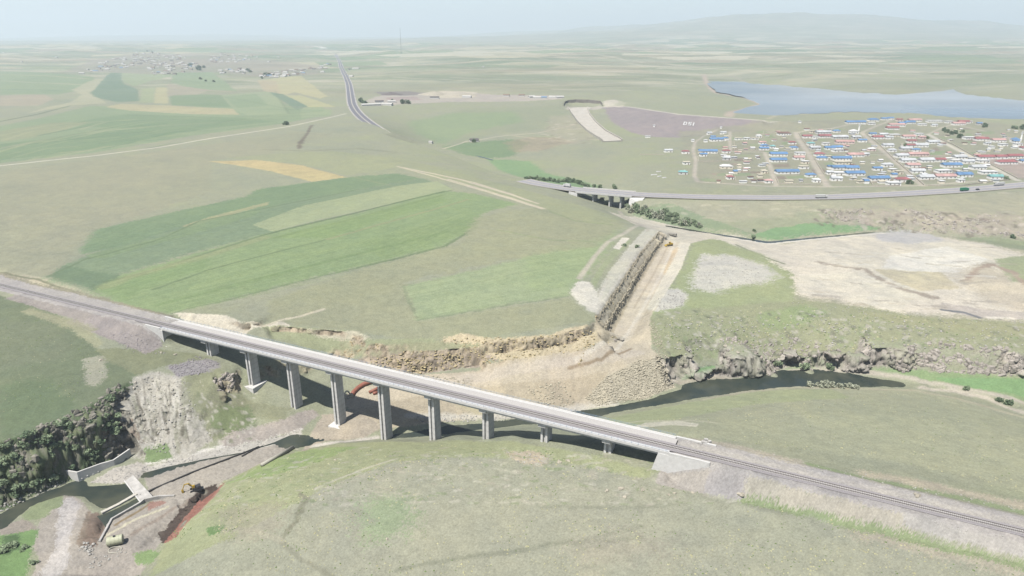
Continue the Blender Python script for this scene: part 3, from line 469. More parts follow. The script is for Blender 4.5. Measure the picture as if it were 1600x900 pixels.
paint([(1085, 425), (1100, 400), (1140, 397), (1190, 412), (1215, 430), (1200, 442), (1150, 448), (1110, 458), (1080, 452)], (206, 203, 192), 2.6, 5, a=.9)
paint([(1028, 462), (1060, 450), (1075, 460), (1065, 480), (1030, 485), (1015, 492)], (206, 202, 190), 1, 2)
paint([(1010, 500), (1050, 485), (1150, 478), (1250, 468), (1350, 480), (1440, 494), (1640, 505), (1640, 560), (1560, 545), (1450, 535), (1340, 550), (1190, 550), (1090, 565), (1040, 562), (1015, 530)], (156, 162, 120), 1, 2)
paint([(1180, 490), (1260, 475), (1300, 490), (1240, 515), (1190, 512)], (142, 164, 104), 1, 2.5, a=.8); paint([(1330, 485), (1440, 495), (1640, 508), (1640, 530), (1500, 522), (1400, 505)], (164, 166, 118), 1, 2, a=.7)
for k in range(420):
    x = random.uniform(1020, 1300) if k < 260 else random.uniform(1290, 1600); y = random.uniform(485, 560) if k < 260 else random.uniform(497, 540)
    stroke([(x, y), (x+random.uniform(-3, 6), y+random.uniform(-.5, 3))], random.uniform(.8, 2.6), random.choice([(196, 192, 176), (186, 180, 166), (132, 140, 104), (120, 122, 104), (150, 168, 112)]), 1, a=.65, rag=.8)
paint([(1195, 568), (1265, 560), (1330, 566), (1400, 575), (1480, 582), (1640, 590), (1640, 640), (1540, 610), (1450, 594), (1400, 585), (1330, 574), (1260, 570)], (136, 166, 104), .7, 1)
paint([(1460, 590), (1640, 592), (1640, 626), (1560, 612), (1490, 602)], (122, 168, 98), .6, 1)
stroke([(1195, 575), (1260, 571), (1330, 577), (1400, 587), (1450, 598), (1520, 610), (1600, 630)], 4.5, (190, 184, 164), .4, rag=1); stroke([(1058, 597), (1120, 588), (1142, 592)], 3.5, (178, 170, 150), .3)
paint([(1062, 590), (1080, 578), (1105, 570), (1122, 578), (1112, 586), (1075, 592)], (112, 158, 92), .5, .6)
# meadow and banks on the near side of the river
paint([(860, 668), (950, 650), (1020, 639), (1100, 624), (1180, 611), (1300, 606), (1430, 610), (1520, 630), (1640, 670), (1640, 780), (1500, 740), (1300, 705), (1150, 690), (1000, 680)], (168, 172, 136), 1, 2)
paint([(900, 665), (1020, 640), (1180, 612), (1300, 608), (1330, 622), (1180, 632), (1040, 658), (950, 672)], (164, 176, 122), 1, 1.5, a=.8)
stroke([(1100, 624), (1180, 610), (1250, 605), (1330, 607), (1430, 610), (1500, 624), (1600, 652)], 4, (182, 178, 146), .6, rag=1.5); stroke([(1440, 606), (1490, 611), (1540, 622), (1600, 645)], 5, (196, 188, 168), .5, rag=1)
paint([(985, 668), (1010, 660), (1060, 657), (1092, 662), (1088, 667), (1050, 664), (1005, 668)], (208, 204, 180), .4, .4)
stroke([(900, 672), (1000, 658), (1080, 657), (1120, 661)], 2.5, (196, 192, 164), .7, a=.7, rag=1)
# foreground plateau
FG = (168, 170, 143)
paint([(200, 920), (240, 880), (330, 830), (440, 770), (600, 715), (720, 705), (860, 708), (1000, 740), (1100, 745), (1640, 860), (1640, 950)], FG, 1, 2)
paint([(225, 905), (262, 838), (300, 800), (347, 757), (425, 715), (520, 695), (600, 690), (760, 690), (850, 698), (1035, 735), (1000, 748), (860, 718), (720, 714), (615, 722), (500, 765), (440, 800), (330, 855)], (166, 174, 122), .8, 1.2)
paint([(350, 758), (425, 717), (500, 700), (560, 698), (500, 722), (420, 745)], (152, 176, 96), .8, 1)
paint([(560, 790), (600, 770), (650, 790), (640, 830), (600, 850), (570, 845)], (146, 172, 118), 2, 6, a=.7); paint([(322, 826), (352, 820), (350, 832), (326, 838)], (112, 150, 76), .5, .4)
stroke([(495, 762), (560, 736), (620, 717)], 1.8, (198, 194, 168), .6, a=.8); stroke([(440, 845), (462, 815), (478, 780), (470, 772)], 2.2, (146, 146, 118), .7, rag=.8); stroke([(440, 845), (470, 872), (520, 900)], 1.8, (148, 148, 122), .7, a=.7); stroke([(350, 828), (400, 830), (440, 845)], 2.5, (184, 180, 152), .8, a=.8, rag=1)
stroke([(620, 890), (740, 868), (860, 850), (1000, 840)], 2.2, (146, 150, 124), .8, a=.7); stroke([(840, 790), (960, 795), (1050, 790)], 2.5, (148, 152, 126), 1, a=.6); stroke([(740, 870), (900, 846), (1000, 822)], 2, (150, 153, 128), 1, a=.6)
paint([(880, 850), (1000, 830), (1060, 850), (1000, 880), (900, 880)], (170, 163, 142), 2, 6, a=.5); paint([(330, 800), (440, 780), (450, 830), (360, 840)], (172, 164, 140), 1.5, 4, a=.6)
paint([(790, 708), (830, 704), (860, 715), (850, 728), (810, 724)], (200, 184, 154), 1.2, 1.2)
for k in range(620):
    x = random.uniform(240, 1150); y = random.uniform(700, 790); stroke([(x, y), (x+random.uniform(-2, 12), y+random.uniform(-2, 2))], random.uniform(.5, 1.8), random.choice([(200, 198, 176), (192, 188, 164), (140, 158, 104), (186, 180, 156)]), 1, a=.6, rag=.5)
for k in range(240):
    x = random.uniform(240, 440); y = 1000-x*.55+random.uniform(-50, 40)-60; stroke([(x, y), (x+random.uniform(3, 14), y-random.uniform(1, 6))], random.uniform(.5, 1.6), random.choice([(194, 194, 160), (186, 186, 150), (150, 160, 110)]), 1, a=.7, rag=.5)
# left lawn and cliffs
paint([(-80, 470), (0, 462), (60, 478), (130, 510), (165, 560), (210, 570), (215, 590), (190, 606), (130, 645), (60, 675), (0, 695), (-80, 710)], (120, 134, 98), .8, 1)
paint([(0, 600), (80, 590), (130, 640), (60, 676), (0, 694)], (108, 130, 88), 1.5, 4, a=.8); paint([(0, 500), (100, 505), (110, 560), (0, 580)], (126, 136, 104), 2, 4, a=.7)
paint([(-80, 700), (0, 692), (62, 674), (130, 642), (190, 606), (215, 588), (216, 610), (190, 690), (204, 715), (108, 748), (60, 770), (0, 800), (-80, 820)], (88, 114, 66), .6, .8, rock=.35)
for k in range(260):
    x = random.uniform(-10, 190); y = np.interp(x, [0, 60, 110, 150, 190], [700, 680, 655, 638, 612])+random.random()*np.interp(x, [0, 60, 110, 150, 190], [90, 78, 80, 68, 64]); stroke([(x, y), (x+random.uniform(-2, 5), y+random.uniform(1, 7))], random.uniform(.8, 2.4), random.choice([(120, 138, 82), (104, 126, 74), (150, 146, 130), (134, 130, 114), (92, 116, 64), (140, 150, 100)]), 1, a=.75, rag=.8)
paint([(212, 588), (246, 580), (285, 590), (300, 640), (335, 688), (290, 716), (235, 722), (205, 712), (188, 690), (180, 650)], (190, 186, 173), .8, 1.2, rock=.45)
for k in range(70):
    x = random.uniform(205, 300); y = random.uniform(588, 650); stroke([(x, y), (x+random.uniform(-6, 16), y+random.uniform(18, 60))], random.uniform(.6, 2.2), random.choice([(212, 208, 197), (166, 160, 144), (198, 193, 180), (150, 152, 124)]), .8, a=.6, rag=.8)
for k in range(14):
    x = random.uniform(210, 290); y = random.uniform(592, 660); stroke([(x, y), (x+random.uniform(-4, 8), y+random.uniform(8, 18)), (x+random.uniform(-4, 14), y+random.uniform(22, 40))], random.uniform(.6, 1.3), (112, 106, 92), .8, a=.75, rag=.5)
paint([(180, 655), (215, 660), (222, 690), (204, 712), (178, 715), (160, 690)], (150, 128, 112), .8, 1.5, a=.8); paint([(225, 700), (262, 692), (270, 716), (230, 722)], (128, 156, 92), .8, 1)
paint([(285, 590), (335, 572), (385, 622), (455, 640), (440, 655), (400, 650), (380, 680), (335, 690), (300, 640)], (150, 154, 116), .8, 1.2)
paint([(335, 640), (390, 632), (400, 660), (350, 682), (330, 668)], (126, 146, 88), 1, 1.5, a=.8)
paint([(365, 672), (440, 655), (492, 640), (500, 650), (468, 672), (420, 684), (350, 700), (345, 690)], (178, 168, 158), .7, 1)
for k in range(240):
    x = random.uniform(225, 400); y = random.uniform(595, 690); stroke([(x, y), (x+random.uniform(-2, 4), y+random.uniform(0, 5))], random.uniform(.4, 1.3), random.choice([(200, 196, 182), (190, 186, 170), (150, 150, 124), (126, 136, 96), (214, 208, 194)]), 1, a=.6, rag=.5)
paint([(262, 572), (310, 556), (340, 566), (345, 574), (310, 586), (275, 590)], (164, 160, 162), .8, 1); paint([(150, 545), (250, 545), (335, 560), (262, 572), (215, 585), (170, 565)], (140, 146, 106), .8, 1.2)
paint([(130, 560), (165, 555), (170, 585), (150, 605), (132, 598)], (182, 178, 158), 1, 1.5, a=.7)
paint([(95, 495), (120, 500), (165, 535), (150, 545), (120, 525)], (166, 168, 126), 1, 1.2)
# land on the far side of the bridge
paint([(0, 428), (60, 432), (128, 458), (130, 472), (60, 455), (0, 444)], (188, 180, 150), 1, 2); stroke([(0, 427), (60, 436), (128, 462)], 1.6, (128, 130, 100), .6)
paint([(268, 490), (352, 492), (380, 504), (440, 502), (455, 510), (378, 525), (300, 512)], (216, 208, 184), .6, .8, rock=.5); stroke([(385, 512), (430, 503), (470, 494), (506, 483)], 2.4, (206, 198, 168), .3)
paint([(400, 506), (505, 514), (560, 518), (580, 531), (680, 528), (680, 548), (590, 556), (540, 556), (430, 530)], (160, 168, 122), .8, 1); paint([(480, 517), (560, 518), (580, 530), (560, 534), (500, 527)], (204, 198, 166), .8, 1)
paint([(690, 528), (722, 520), (770, 530), (860, 523), (936, 513), (942, 536), (900, 550), (850, 558), (790, 566), (740, 552), (690, 548)], (204, 188, 148), .6, 1, rock=.5)
paint([(600, 541), (690, 533), (770, 540), (700, 548), (620, 552)], (164, 166, 122), .8, 1.2)
paint([(555, 562), (590, 555), (690, 548), (750, 547), (780, 564), (720, 574), (660, 584), (600, 590), (545, 575)], (176, 160, 144), .6, .8, rock=.8)
paint([(945, 540), (900, 549), (780, 566), (660, 585), (560, 606), (520, 625), (560, 645), (600, 670), (700, 658), (880, 641), (1010, 622), (1056, 604), (1045, 575), (1018, 545), (1015, 500), (1040, 455), (1062, 420), (1078, 376), (1060, 370), (1040, 370), (986, 465)], (200, 187, 160), .5, .6)
paint([(660, 590), (780, 572), (900, 556), (980, 545), (1010, 552), (940, 570), (800, 588), (680, 606)], (204, 192, 172), .5, 1, a=.8)
paint([(560, 640), (640, 622), (700, 608), (880, 592), (950, 580), (960, 600), (880, 640), (700, 656), (600, 670)], (186, 172, 142), .7, 1.2, a=.8); paint([(700, 620), (760, 610), (800, 640), (740, 652)], (176, 172, 134), 1, 2, a=.5)
paint([(950, 585), (1000, 565), (1030, 560), (1056, 603), (1010, 622), (930, 634), (920, 620)], (196, 187, 162), .5, 1)
stroke([(640, 650), (760, 652), (880, 642), (960, 632)], 5, (206, 200, 184), .6, rag=1.5); stroke([(890, 575), (940, 562), (985, 545)], 2, (166, 146, 116), .6)
# cutting floor and shoulders
paint([(1034, 358), (1045, 372), (1030, 398), (990, 465), (946, 535), (934, 530), (930, 492), (962, 446), (998, 392)], (196, 182, 150), .3, .5, rock=.5)
paint([(1040, 362), (1062, 376), (1040, 425), (1012, 480), (985, 530), (945, 534), (986, 465), (1026, 398), (1040, 374)], (206, 194, 170), .2, .3)
paint([(1062, 377), (1080, 377), (1064, 420), (1042, 455), (1021, 486), (1010, 482), (1040, 425)], (218, 211, 190), .2, .3); paint([(1045, 395), (1060, 385), (1055, 400), (1038, 430), (1034, 420)], (206, 182, 140), .6, .8, a=.8)
paint([(1022, 356), (1030, 361), (1000, 394), (965, 449), (934, 495), (915, 484), (930, 462), (950, 428), (985, 382)], (206, 203, 190), .5, .9, a=.85)
for k in range(60):
    f = random.random(); x = 925+f*95+random.uniform(-8, 10); y = 478-f*118+random.uniform(-4, 8); stroke([(x, y), (x+9, y-13)], random.uniform(.8, 2.4), random.choice([(178, 172, 152), (222, 218, 206), (168, 166, 140), (150, 156, 122)]), .8, a=.6, rag=.6)
paint([(1012, 384), (1034, 366), (1036, 370), (980, 452), (946, 508), (936, 500)], (206, 196, 168), .3, .4)
stroke([(1055, 376), (1032, 430), (1000, 490), (965, 545), (900, 562)], 2.5, (214, 205, 186), .3); stroke([(1046, 380), (1020, 430), (990, 482)], 1.5, (190, 176, 150), .3)
paint([(1030, 361), (1000, 394), (965, 449), (934, 495), (930, 480), (940, 450), (975, 400), (1010, 362)], (206, 201, 186), .4, .5); paint([(935, 490), (905, 475), (892, 455), (902, 440), (920, 440), (935, 460)], (216, 211, 196), .8, 1)
paint([(985, 385), (1008, 362), (1028, 360), (990, 400), (960, 445), (940, 470), (950, 430)], (190, 190, 170), .8, 1, a=.7); paint([(955, 395), (975, 372), (985, 376), (965, 400), (945, 420), (930, 450), (922, 440)], (158, 170, 124), .5, .6); paint([(958, 388), (972, 371), (984, 372), (968, 390)], (216, 210, 194), .2, .2)
paint([(950, 330), (990, 338), (1050, 352), (1110, 364), (1140, 368), (1080, 380), (1040, 372), (1020, 358), (990, 350)], (202, 195, 176), .6, .8)
stroke([(968, 330), (985, 345), (1000, 352), (975, 365), (950, 378), (928, 402), (905, 435)], 4, (192, 186, 164), .3); stroke([(985, 340), (1030, 354), (1080, 366), (1120, 368)], 5, (206, 200, 182), .3)
# works site by the weir
SITE = (176, 168, 156)
paint([(225, 745), (300, 722), (400, 698), (450, 688), (455, 700), (400, 728), (345, 755), (258, 838), (238, 866), (205, 905), (40, 930), (60, 870), (45, 850), (70, 800), (100, 772), (125, 780), (150, 808), (170, 812), (240, 786)], SITE, .4, .5)
paint([(230, 728), (300, 712), (420, 685), (470, 673), (470, 684), (420, 697), (300, 724), (240, 742)], (200, 195, 184), .5, .6, rock=.2); paint([(140, 754), (175, 733), (215, 722), (240, 730), (215, 750), (185, 756)], (196, 190, 180), .5, .5, rock=.2)
paint([(92, 785), (110, 776), (128, 790), (110, 830), (108, 880), (60, 930), (50, 915), (85, 860)], (196, 191, 187), .6, .8); paint([(32, 805), (60, 785), (100, 772), (95, 790), (70, 808), (40, 815)], (142, 158, 108), .6, .8)
paint([(128, 830), (140, 805), (152, 800), (165, 815), (162, 835), (148, 855), (124, 855)], (142, 122, 106), .5, .6); paint([(118, 850), (138, 798), (144, 800), (126, 856)], (150, 134, 116), .4, .4)
paint([(0, 830), (30, 825), (60, 828), (45, 870), (40, 930), (-60, 930), (-60, 850)], (116, 158, 80), .5, .8); paint([(0, 840), (25, 835), (35, 855), (10, 868)], (86, 120, 66), .8, 1); paint([(0, 822), (40, 812), (60, 826), (20, 834), (0, 838)], (166, 156, 142), .4, .6)
stroke([(165, 838), (210, 812), (262, 792)], 1.6, (206, 200, 170), .4); stroke([(180, 820), (215, 800), (230, 790)], 1.5, (150, 128, 88), .4); stroke([(205, 835), (300, 780), (340, 768)], 2.2, (160, 146, 132), .6, rag=.5)
paint([(210, 865), (235, 858), (252, 862), (240, 878), (215, 878)], (132, 164, 92), .8, .8); paint([(232, 785), (252, 782), (262, 784), (230, 798)], (170, 108, 92), .4, .5, a=.7)
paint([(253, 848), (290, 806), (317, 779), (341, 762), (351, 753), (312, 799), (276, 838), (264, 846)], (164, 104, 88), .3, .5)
paint([(248, 839), (284, 796), (311, 769), (338, 756), (342, 763), (317, 781), (291, 808), (254, 850)], (88, 74, 66), .2, .3)  # shade on the trench's left wall, painted into the soil colour
stroke([(262, 846), (280, 830), (312, 799), (345, 760)], 1.6, (188, 134, 112), .5, a=.7, rag=.6)
paint([(505, 648), (550, 640), (600, 668), (570, 684), (505, 690), (488, 700), (470, 706), (480, 690)], (184, 172, 150), .5, .6); stroke([(490, 697), (540, 690), (590, 684)], 3, (204, 198, 186), .4)
# railway formation, embankment slopes, gravel under the tracks
def strip(a0, a1, n0, n1, col, w_=.2, f=.3, a=1): paint([b2w(a0, n0)[:2], b2w(a1, n0)[:2], b2w(a1, n1)[:2], b2w(a0, n1)[:2]], col, w_, f, a=a, world=True)
for a0, a1 in ((306, 720), (-420, 0)): strip(a0, a1, -1.6, 16.8, (180, 175, 172), .15, .3)
strip(305, 330, -9, -1, (184, 176, 166)); strip(325, 345, -9.5, -1, (178, 172, 170), .6, .8); strip(340, 400, -9, -1, (190, 183, 164), .6, 1); strip(395, 720, -5.5, -1, (184, 180, 174), .6, .8)
strip(310, 720, 8, 12, (190, 184, 176), .4, 1); strip(310, 360, 16, 26, (180, 172, 152), 1, 1.5); strip(360, 720, 16, 19, (174, 170, 150), .8, 1); strip(360, 720, 20, 24, (146, 162, 112), .8, 1); strip(380, 720, 25, 32, (186, 176, 150), .8, 2)
strip(380, 720, -16, -11, (186, 178, 152), 1.2, 2.5); strip(420, 720, -26, -20, (192, 184, 158), 1.2, 2.5); strip(340, 720, -11, -7, (146, 164, 108), 1, 1.5)
strip(-70, 2, -13, -1, (166, 156, 152), .6, .8); strip(-140, -60, -8, -1, (160, 152, 146), .5, .8); strip(-110, -45, -16, -9, (162, 162, 124), 1, 1.5, .8); strip(-420, -10, 16.5, 19, (150, 146, 120), .6, 1); strip(-420, 0, 8, 16, (178, 174, 170), .4, 1)

# ---------------------------------------------------------------- rock faces: slope decides, relief in three dimensions
gy_ = np.gradient(Z, axis=0)/np.gradient(GY)[:, None]; gx_ = np.gradient(Z, axis=1)/np.maximum(np.gradient(GS)[None, :]*Y, 1e-6)
gyw = gy_-gx_*GS[None, :]; slope = np.hypot(gx_, gyw)
near = np.clip((1100-Y)/200, 0, 1)
AA = (X-BW[0])*BD[0]+(Y-BW[1])*BD[1]; NN = (X-BW[0])*BN[0]+(Y-BW[1])*BN[1]; FORM = (NN > -13) & (NN < 28) & ((AA > 296) | (AA < 10))
steep = (~FORM)*np.clip((slope+.25*N9+.2*N3-0.85)/.35, 0, 1)*near*(np.clip(SHP*3, 0, 1))
rk = np.maximum(steep, ROCK*.8*np.clip(slope*1.6, 0.25, 1))
nx, ny = -gx_/np.maximum(slope, .05), -gyw/np.maximum(slope, .05)
n6 = vn3(X/6, Y/6, Z/9, 5)-.5; n2 = vn3(X/2.2, Y/2.2, Z/2.6, 6)-.5; n1 = vn3(X/.9, Y/.9, Z/1.1, 8)-.5
e1, e2, ecell = worley(X+2*n6, Y+2*n2, 3.4, 9)
CUT = (X > 40) & (X < 150) & (Y > 372+(X-52)*2.2) & (Y < 600)
n14 = vn3(X/13, Y/13, Z/np.where(X < -90, 9., 30.), 15)-.5
BIG = np.where(CUT, 0, np.where(X > 60, 7.0, np.where((X < -90) & (Y < 335), 6.5, 0)))
push = rk*np.where(CUT, .3, np.where(X > 60, 1.3, np.where(Y > 350, .6, 1)))*(n14*BIG+n6*4.2+n2*2.2+n1*1.0-np.clip(.22-e2, 0, 1)*4.5)*np.clip(slope, .2, 1.2)
DX, DY = nx*push, ny*push
gr = (1-rk)*np.clip((900-Y)/500, 0, 1)
DZ = rk*(n2*1.6+n1*.9+(ecell-.5)*1.5)*.7*np.where(CUT, .4, 1)+gr*(N9*.22+N3*.13+N1*.035)+np.clip(Y-1200, 0, 6000)/6000*(fbm(X, Y*1.4, 650, 4, 41)*42)*(Y < 9000)+np.clip((Y-9000)/4000, 0, 1)*fbm(X, Y, 2600, 5, 43)*np.clip(Z/600, .04, 1)*190
dirty = np.clip((C[..., 0]-C[..., 1])*60+.3, 0, 1)*np.clip((700-Y)/200, 0, 1)*(1-rk); DZ += dirty*(vn(X/1.3, Y/1.3, 91)-.5)*.35
rc = np.where((X[..., None] < -90) & (Y[..., None] < 330), alb((146, 142, 128)), np.where((np.abs(X[..., None]-90) < 46) & (Y[..., None] > 372) & (X[..., None] > 45) & (Y[..., None] > 372+(X[..., None]-52)*2.2), alb((206, 194, 164)), np.where(Y[..., None] > 520, alb((186, 178, 166)), np.where(X[..., None] > 60, alb((186, 178, 166)), alb((190, 172, 142))))))
rc = rc*(0.76+np.where(CUT, .25, .5)[..., None]*ecell[..., None]+np.where(CUT, .15, .5)[..., None]*n2[..., None]); rc = np.where(((e2 < .07) & ~CUT)[..., None], rc*.55, rc)
keep = np.clip((n6+n2*.6+np.where(X < -90, .2, .02))*6, 0, .88)*np.where((X < -90) & (Y < 330), 1.0, .55)
mr = (steep*(1-keep))[..., None]; C[:] = C*(1-mr)+rc*mr
bare = (ROCK*np.clip(e2*4, .5, 1)*(1-steep))[..., None]; C[:] = C*(1-bare*.5)+C*(.7+.6*ecell[..., None])*bare*.5
# grain
lum = (C @ np.array([.2126, .7152, .0722]))[..., None]; C[:] = lum+(C-lum)*.72
dr = np.clip((C[..., 0]-C[..., 1])*60+.4, 0, 1); V = 1+.05*N100+(.04+.06*dr)*N30+(.05+.08*dr)*N9+.10*N3+N1*np.where(Y < 600, .09, .04); C *= V[..., None]
C *= 1+np.stack([.012+N9*.015+N100*.03, 0*N9, -.025-N9*.03-N30*.03], -1); C[:] = np.clip(C, .006, .85)
PX, PY, PZ = X+DX, Y+DY, Z+DZ
Z = PZ      # later lookups sit on the relief

# ---------------------------------------------------------------- materials
def mat(name): m = bpy.data.materials.new(name); m.use_nodes = True; return m, m.node_tree, m.node_tree.nodes['Principled BSDF']
def ground_material():
    m, t, p = mat('ground'); N = t.nodes.new; K = t.links.new
    a = N('ShaderNodeAttribute'); a.attribute_name = 'cover'; tc = N('ShaderNodeNewGeometry')
    n1 = N('ShaderNodeTexNoise'); n1.inputs['Scale'].default_value = 1.1; n1.inputs['Detail'].default_value = 6; n1.inputs['Roughness'].default_value = .7
    mr = N('ShaderNodeMapRange'); mr.inputs[1].default_value = .25; mr.inputs[2].default_value = .75; mr.inputs[3].default_value = .74; mr.inputs[4].default_value = 1.26
    mx = N('ShaderNodeVectorMath'); mx.operation = 'SCALE'
    K(tc.outputs['Position'], n1.inputs['Vector']); K(n1.outputs[0], mr.inputs[0]); K(a.outputs['Color'], mx.inputs[0]); K(mr.outputs[0], mx.inputs['Scale'])
    K(mx.outputs[0], p.inputs['Base Color']); p.inputs['Roughness'].default_value = .95; p.inputs['Specular IOR Level'].default_value = .15
    b = N('ShaderNodeBump'); b.inputs['Strength'].default_value = .5; b.inputs['Distance'].default_value = .25; K(n1.outputs[0], b.inputs['Height']); K(b.outputs[0], p.inputs['Normal'])
    return m
GM = ground_material()
def grid_obj(name, j0, j1):
    n = j1-j0; co = np.stack([PX[j0:j1], PY[j0:j1], PZ[j0:j1]], -1).reshape(-1, 3).astype(np.float32)
    idx = np.arange(n*NC).reshape(n, NC); q = np.stack([idx[:-1, :-1], idx[:-1, 1:], idx[1:, 1:], idx[1:, :-1]], -1).reshape(-1, 4).astype(np.int32)
    me = bpy.data.meshes.new(name); me.vertices.add(len(co)); me.vertices.foreach_set('co', co.ravel()); me.loops.add(q.size); me.loops.foreach_set('vertex_index', q.ravel())
    me.polygons.add(len(q)); me.polygons.foreach_set('loop_start', np.arange(0, q.size, 4, dtype=np.int32)); me.polygons.foreach_set('loop_total', np.full(len(q), 4, np.int32))
    me.polygons.foreach_set('use_smooth', np.ones(len(q), bool)); me.update(calc_edges=True)
    at_ = me.color_attributes.new('cover', 'FLOAT_COLOR', 'POINT'); cc = np.concatenate([C[j0:j1].reshape(-1, 3), np.ones((n*NC, 1))], 1).astype(np.float32); at_.data.foreach_set('color', cc.ravel())
    me.materials.append(GM); o = bpy.data.objects.new(name, me); COL.objects.link(o); o['kind'] = 'structure'
    return o
jh = int(np.searchsorted(GY, 9500))
grid_obj('ground', 0, jh+1); grid_obj('hills', jh, NR)

# ---------------------------------------------------------------- builders
class MB:
    def __init__(s): s.v = []; s.f = []
    def add(s, vs, fs):
        n = len(s.v); s.v += [tuple(v) for v in vs]; s.f += [tuple(i+n for i in f) for f in fs]
    def box(s, c, size, rz=0.0, taper=1.0):
        x, y, z = (q/2 for q in size); vs = []
        for dz in (-1, 1):
            k = taper if dz > 0 else 1
            for dx, dy in ((-1, -1), (1, -1), (1, 1), (-1, 1)):
                a, b = dx*x*k, dy*y*k; vs.append((c[0]+a*math.cos(rz)-b*math.sin(rz), c[1]+a*math.sin(rz)+b*math.cos(rz), c[2]+dz*z))
        s.add(vs, [(3, 2, 1, 0), (4, 5, 6, 7), (0, 1, 5, 4), (1, 2, 6, 5), (2, 3, 7, 6), (3, 0, 4, 7)])
    def prism(s, poly, z0, z1):            # poly counter-clockwise in plan; z0, z1 numbers or lists
        n = len(poly); a = z0 if hasattr(z0, '__len__') else [z0]*n; b = z1 if hasattr(z1, '__len__') else [z1]*n
        s.add([(p[0], p[1], a[i]) for i, p in enumerate(poly)]+[(p[0], p[1], b[i]) for i, p in enumerate(poly)], [tuple(range(n))[::-1], tuple(range(n, 2*n))]+[(i, (i+1) % n, n+(i+1) % n, n+i) for i in range(n)])
    def tube(s, path, r, seg=8, caps=True):
        path = [Vector(p) for p in path]; rings = []; r = r if hasattr(r, '__len__') else [r]*len(path); n0 = len(s.v)
        for i, p in enumerate(path):
            d = (path[min(i+1, len(path)-1)]-path[max(i-1, 0)]).normalized(); up = Vector((0, 0, 1)) if abs(d.z) < .95 else Vector((1, 0, 0))
            a = d.cross(up).normalized(); b = a.cross(d)
            s.v += [tuple(p+(a*math.cos(t)+b*math.sin(t))*r[i]) for t in [2*math.pi*k/seg for k in range(seg)]]
        for i in range(len(path)-1):
            for k in range(seg): s.f.append((n0+i*seg+k, n0+(i+1)*seg+k, n0+(i+1)*seg+(k+1) % seg, n0+i*seg+(k+1) % seg))
        if caps: s.f.append(tuple(n0+k for k in range(seg))); s.f.append(tuple(n0+(len(path)-1)*seg+k for k in range(seg))[::-1])
    def build(s, name, m, parent=None, smooth=False, loc=None):
        me = bpy.data.meshes.new(name); me.from_pydata(s.v, [], s.f)
        for mm in (m if isinstance(m, (list, tuple)) else [m]): me.materials.append(mm)
        if smooth: me.polygons.foreach_set('use_smooth', [True]*len(me.polygons))
        bm = bmesh.new(); bm.from_mesh(me); bmesh.ops.recalc_face_normals(bm, faces=bm.faces); bm.to_mesh(me); bm.free()
        o = bpy.data.objects.new(name, me); COL.objects.link(o)
        if parent: o.parent = parent
        if loc is not None: o.location = loc
        return o
def tag(o, label, cat, group=None):
    o['label'] = label; o['category'] = cat
    if group: o['group'] = group
    return o
def thing(name, label, cat, loc=(0, 0, 0), rz=0.0, group=None):
    o = bpy.data.objects.new(name, None); COL.objects.link(o); o.location = loc; o.rotation_euler = (0, 0, rz); o.empty_display_size = .5
    return tag(o, label, cat, group)
def kids(o): return [c for c in bpy.data.objects if c.parent == o]
def dup(root, loc, rz, label, group=None, scale=None):
    r = root.copy(); COL.objects.link(r); r.location = loc; r.rotation_euler = (0, 0, rz); r['label'] = label
    if scale: r.scale = scale
    if group: r['group'] = group
    for ch in KIDS.setdefault(root.name, kids(root)):
        c_ = ch.copy(); COL.objects.link(c_); c_.parent = r
        for g in KIDS.setdefault(ch.name, kids(ch)):
            d = g.copy(); COL.objects.link(d); d.parent = c_
    return r
KIDS = {}
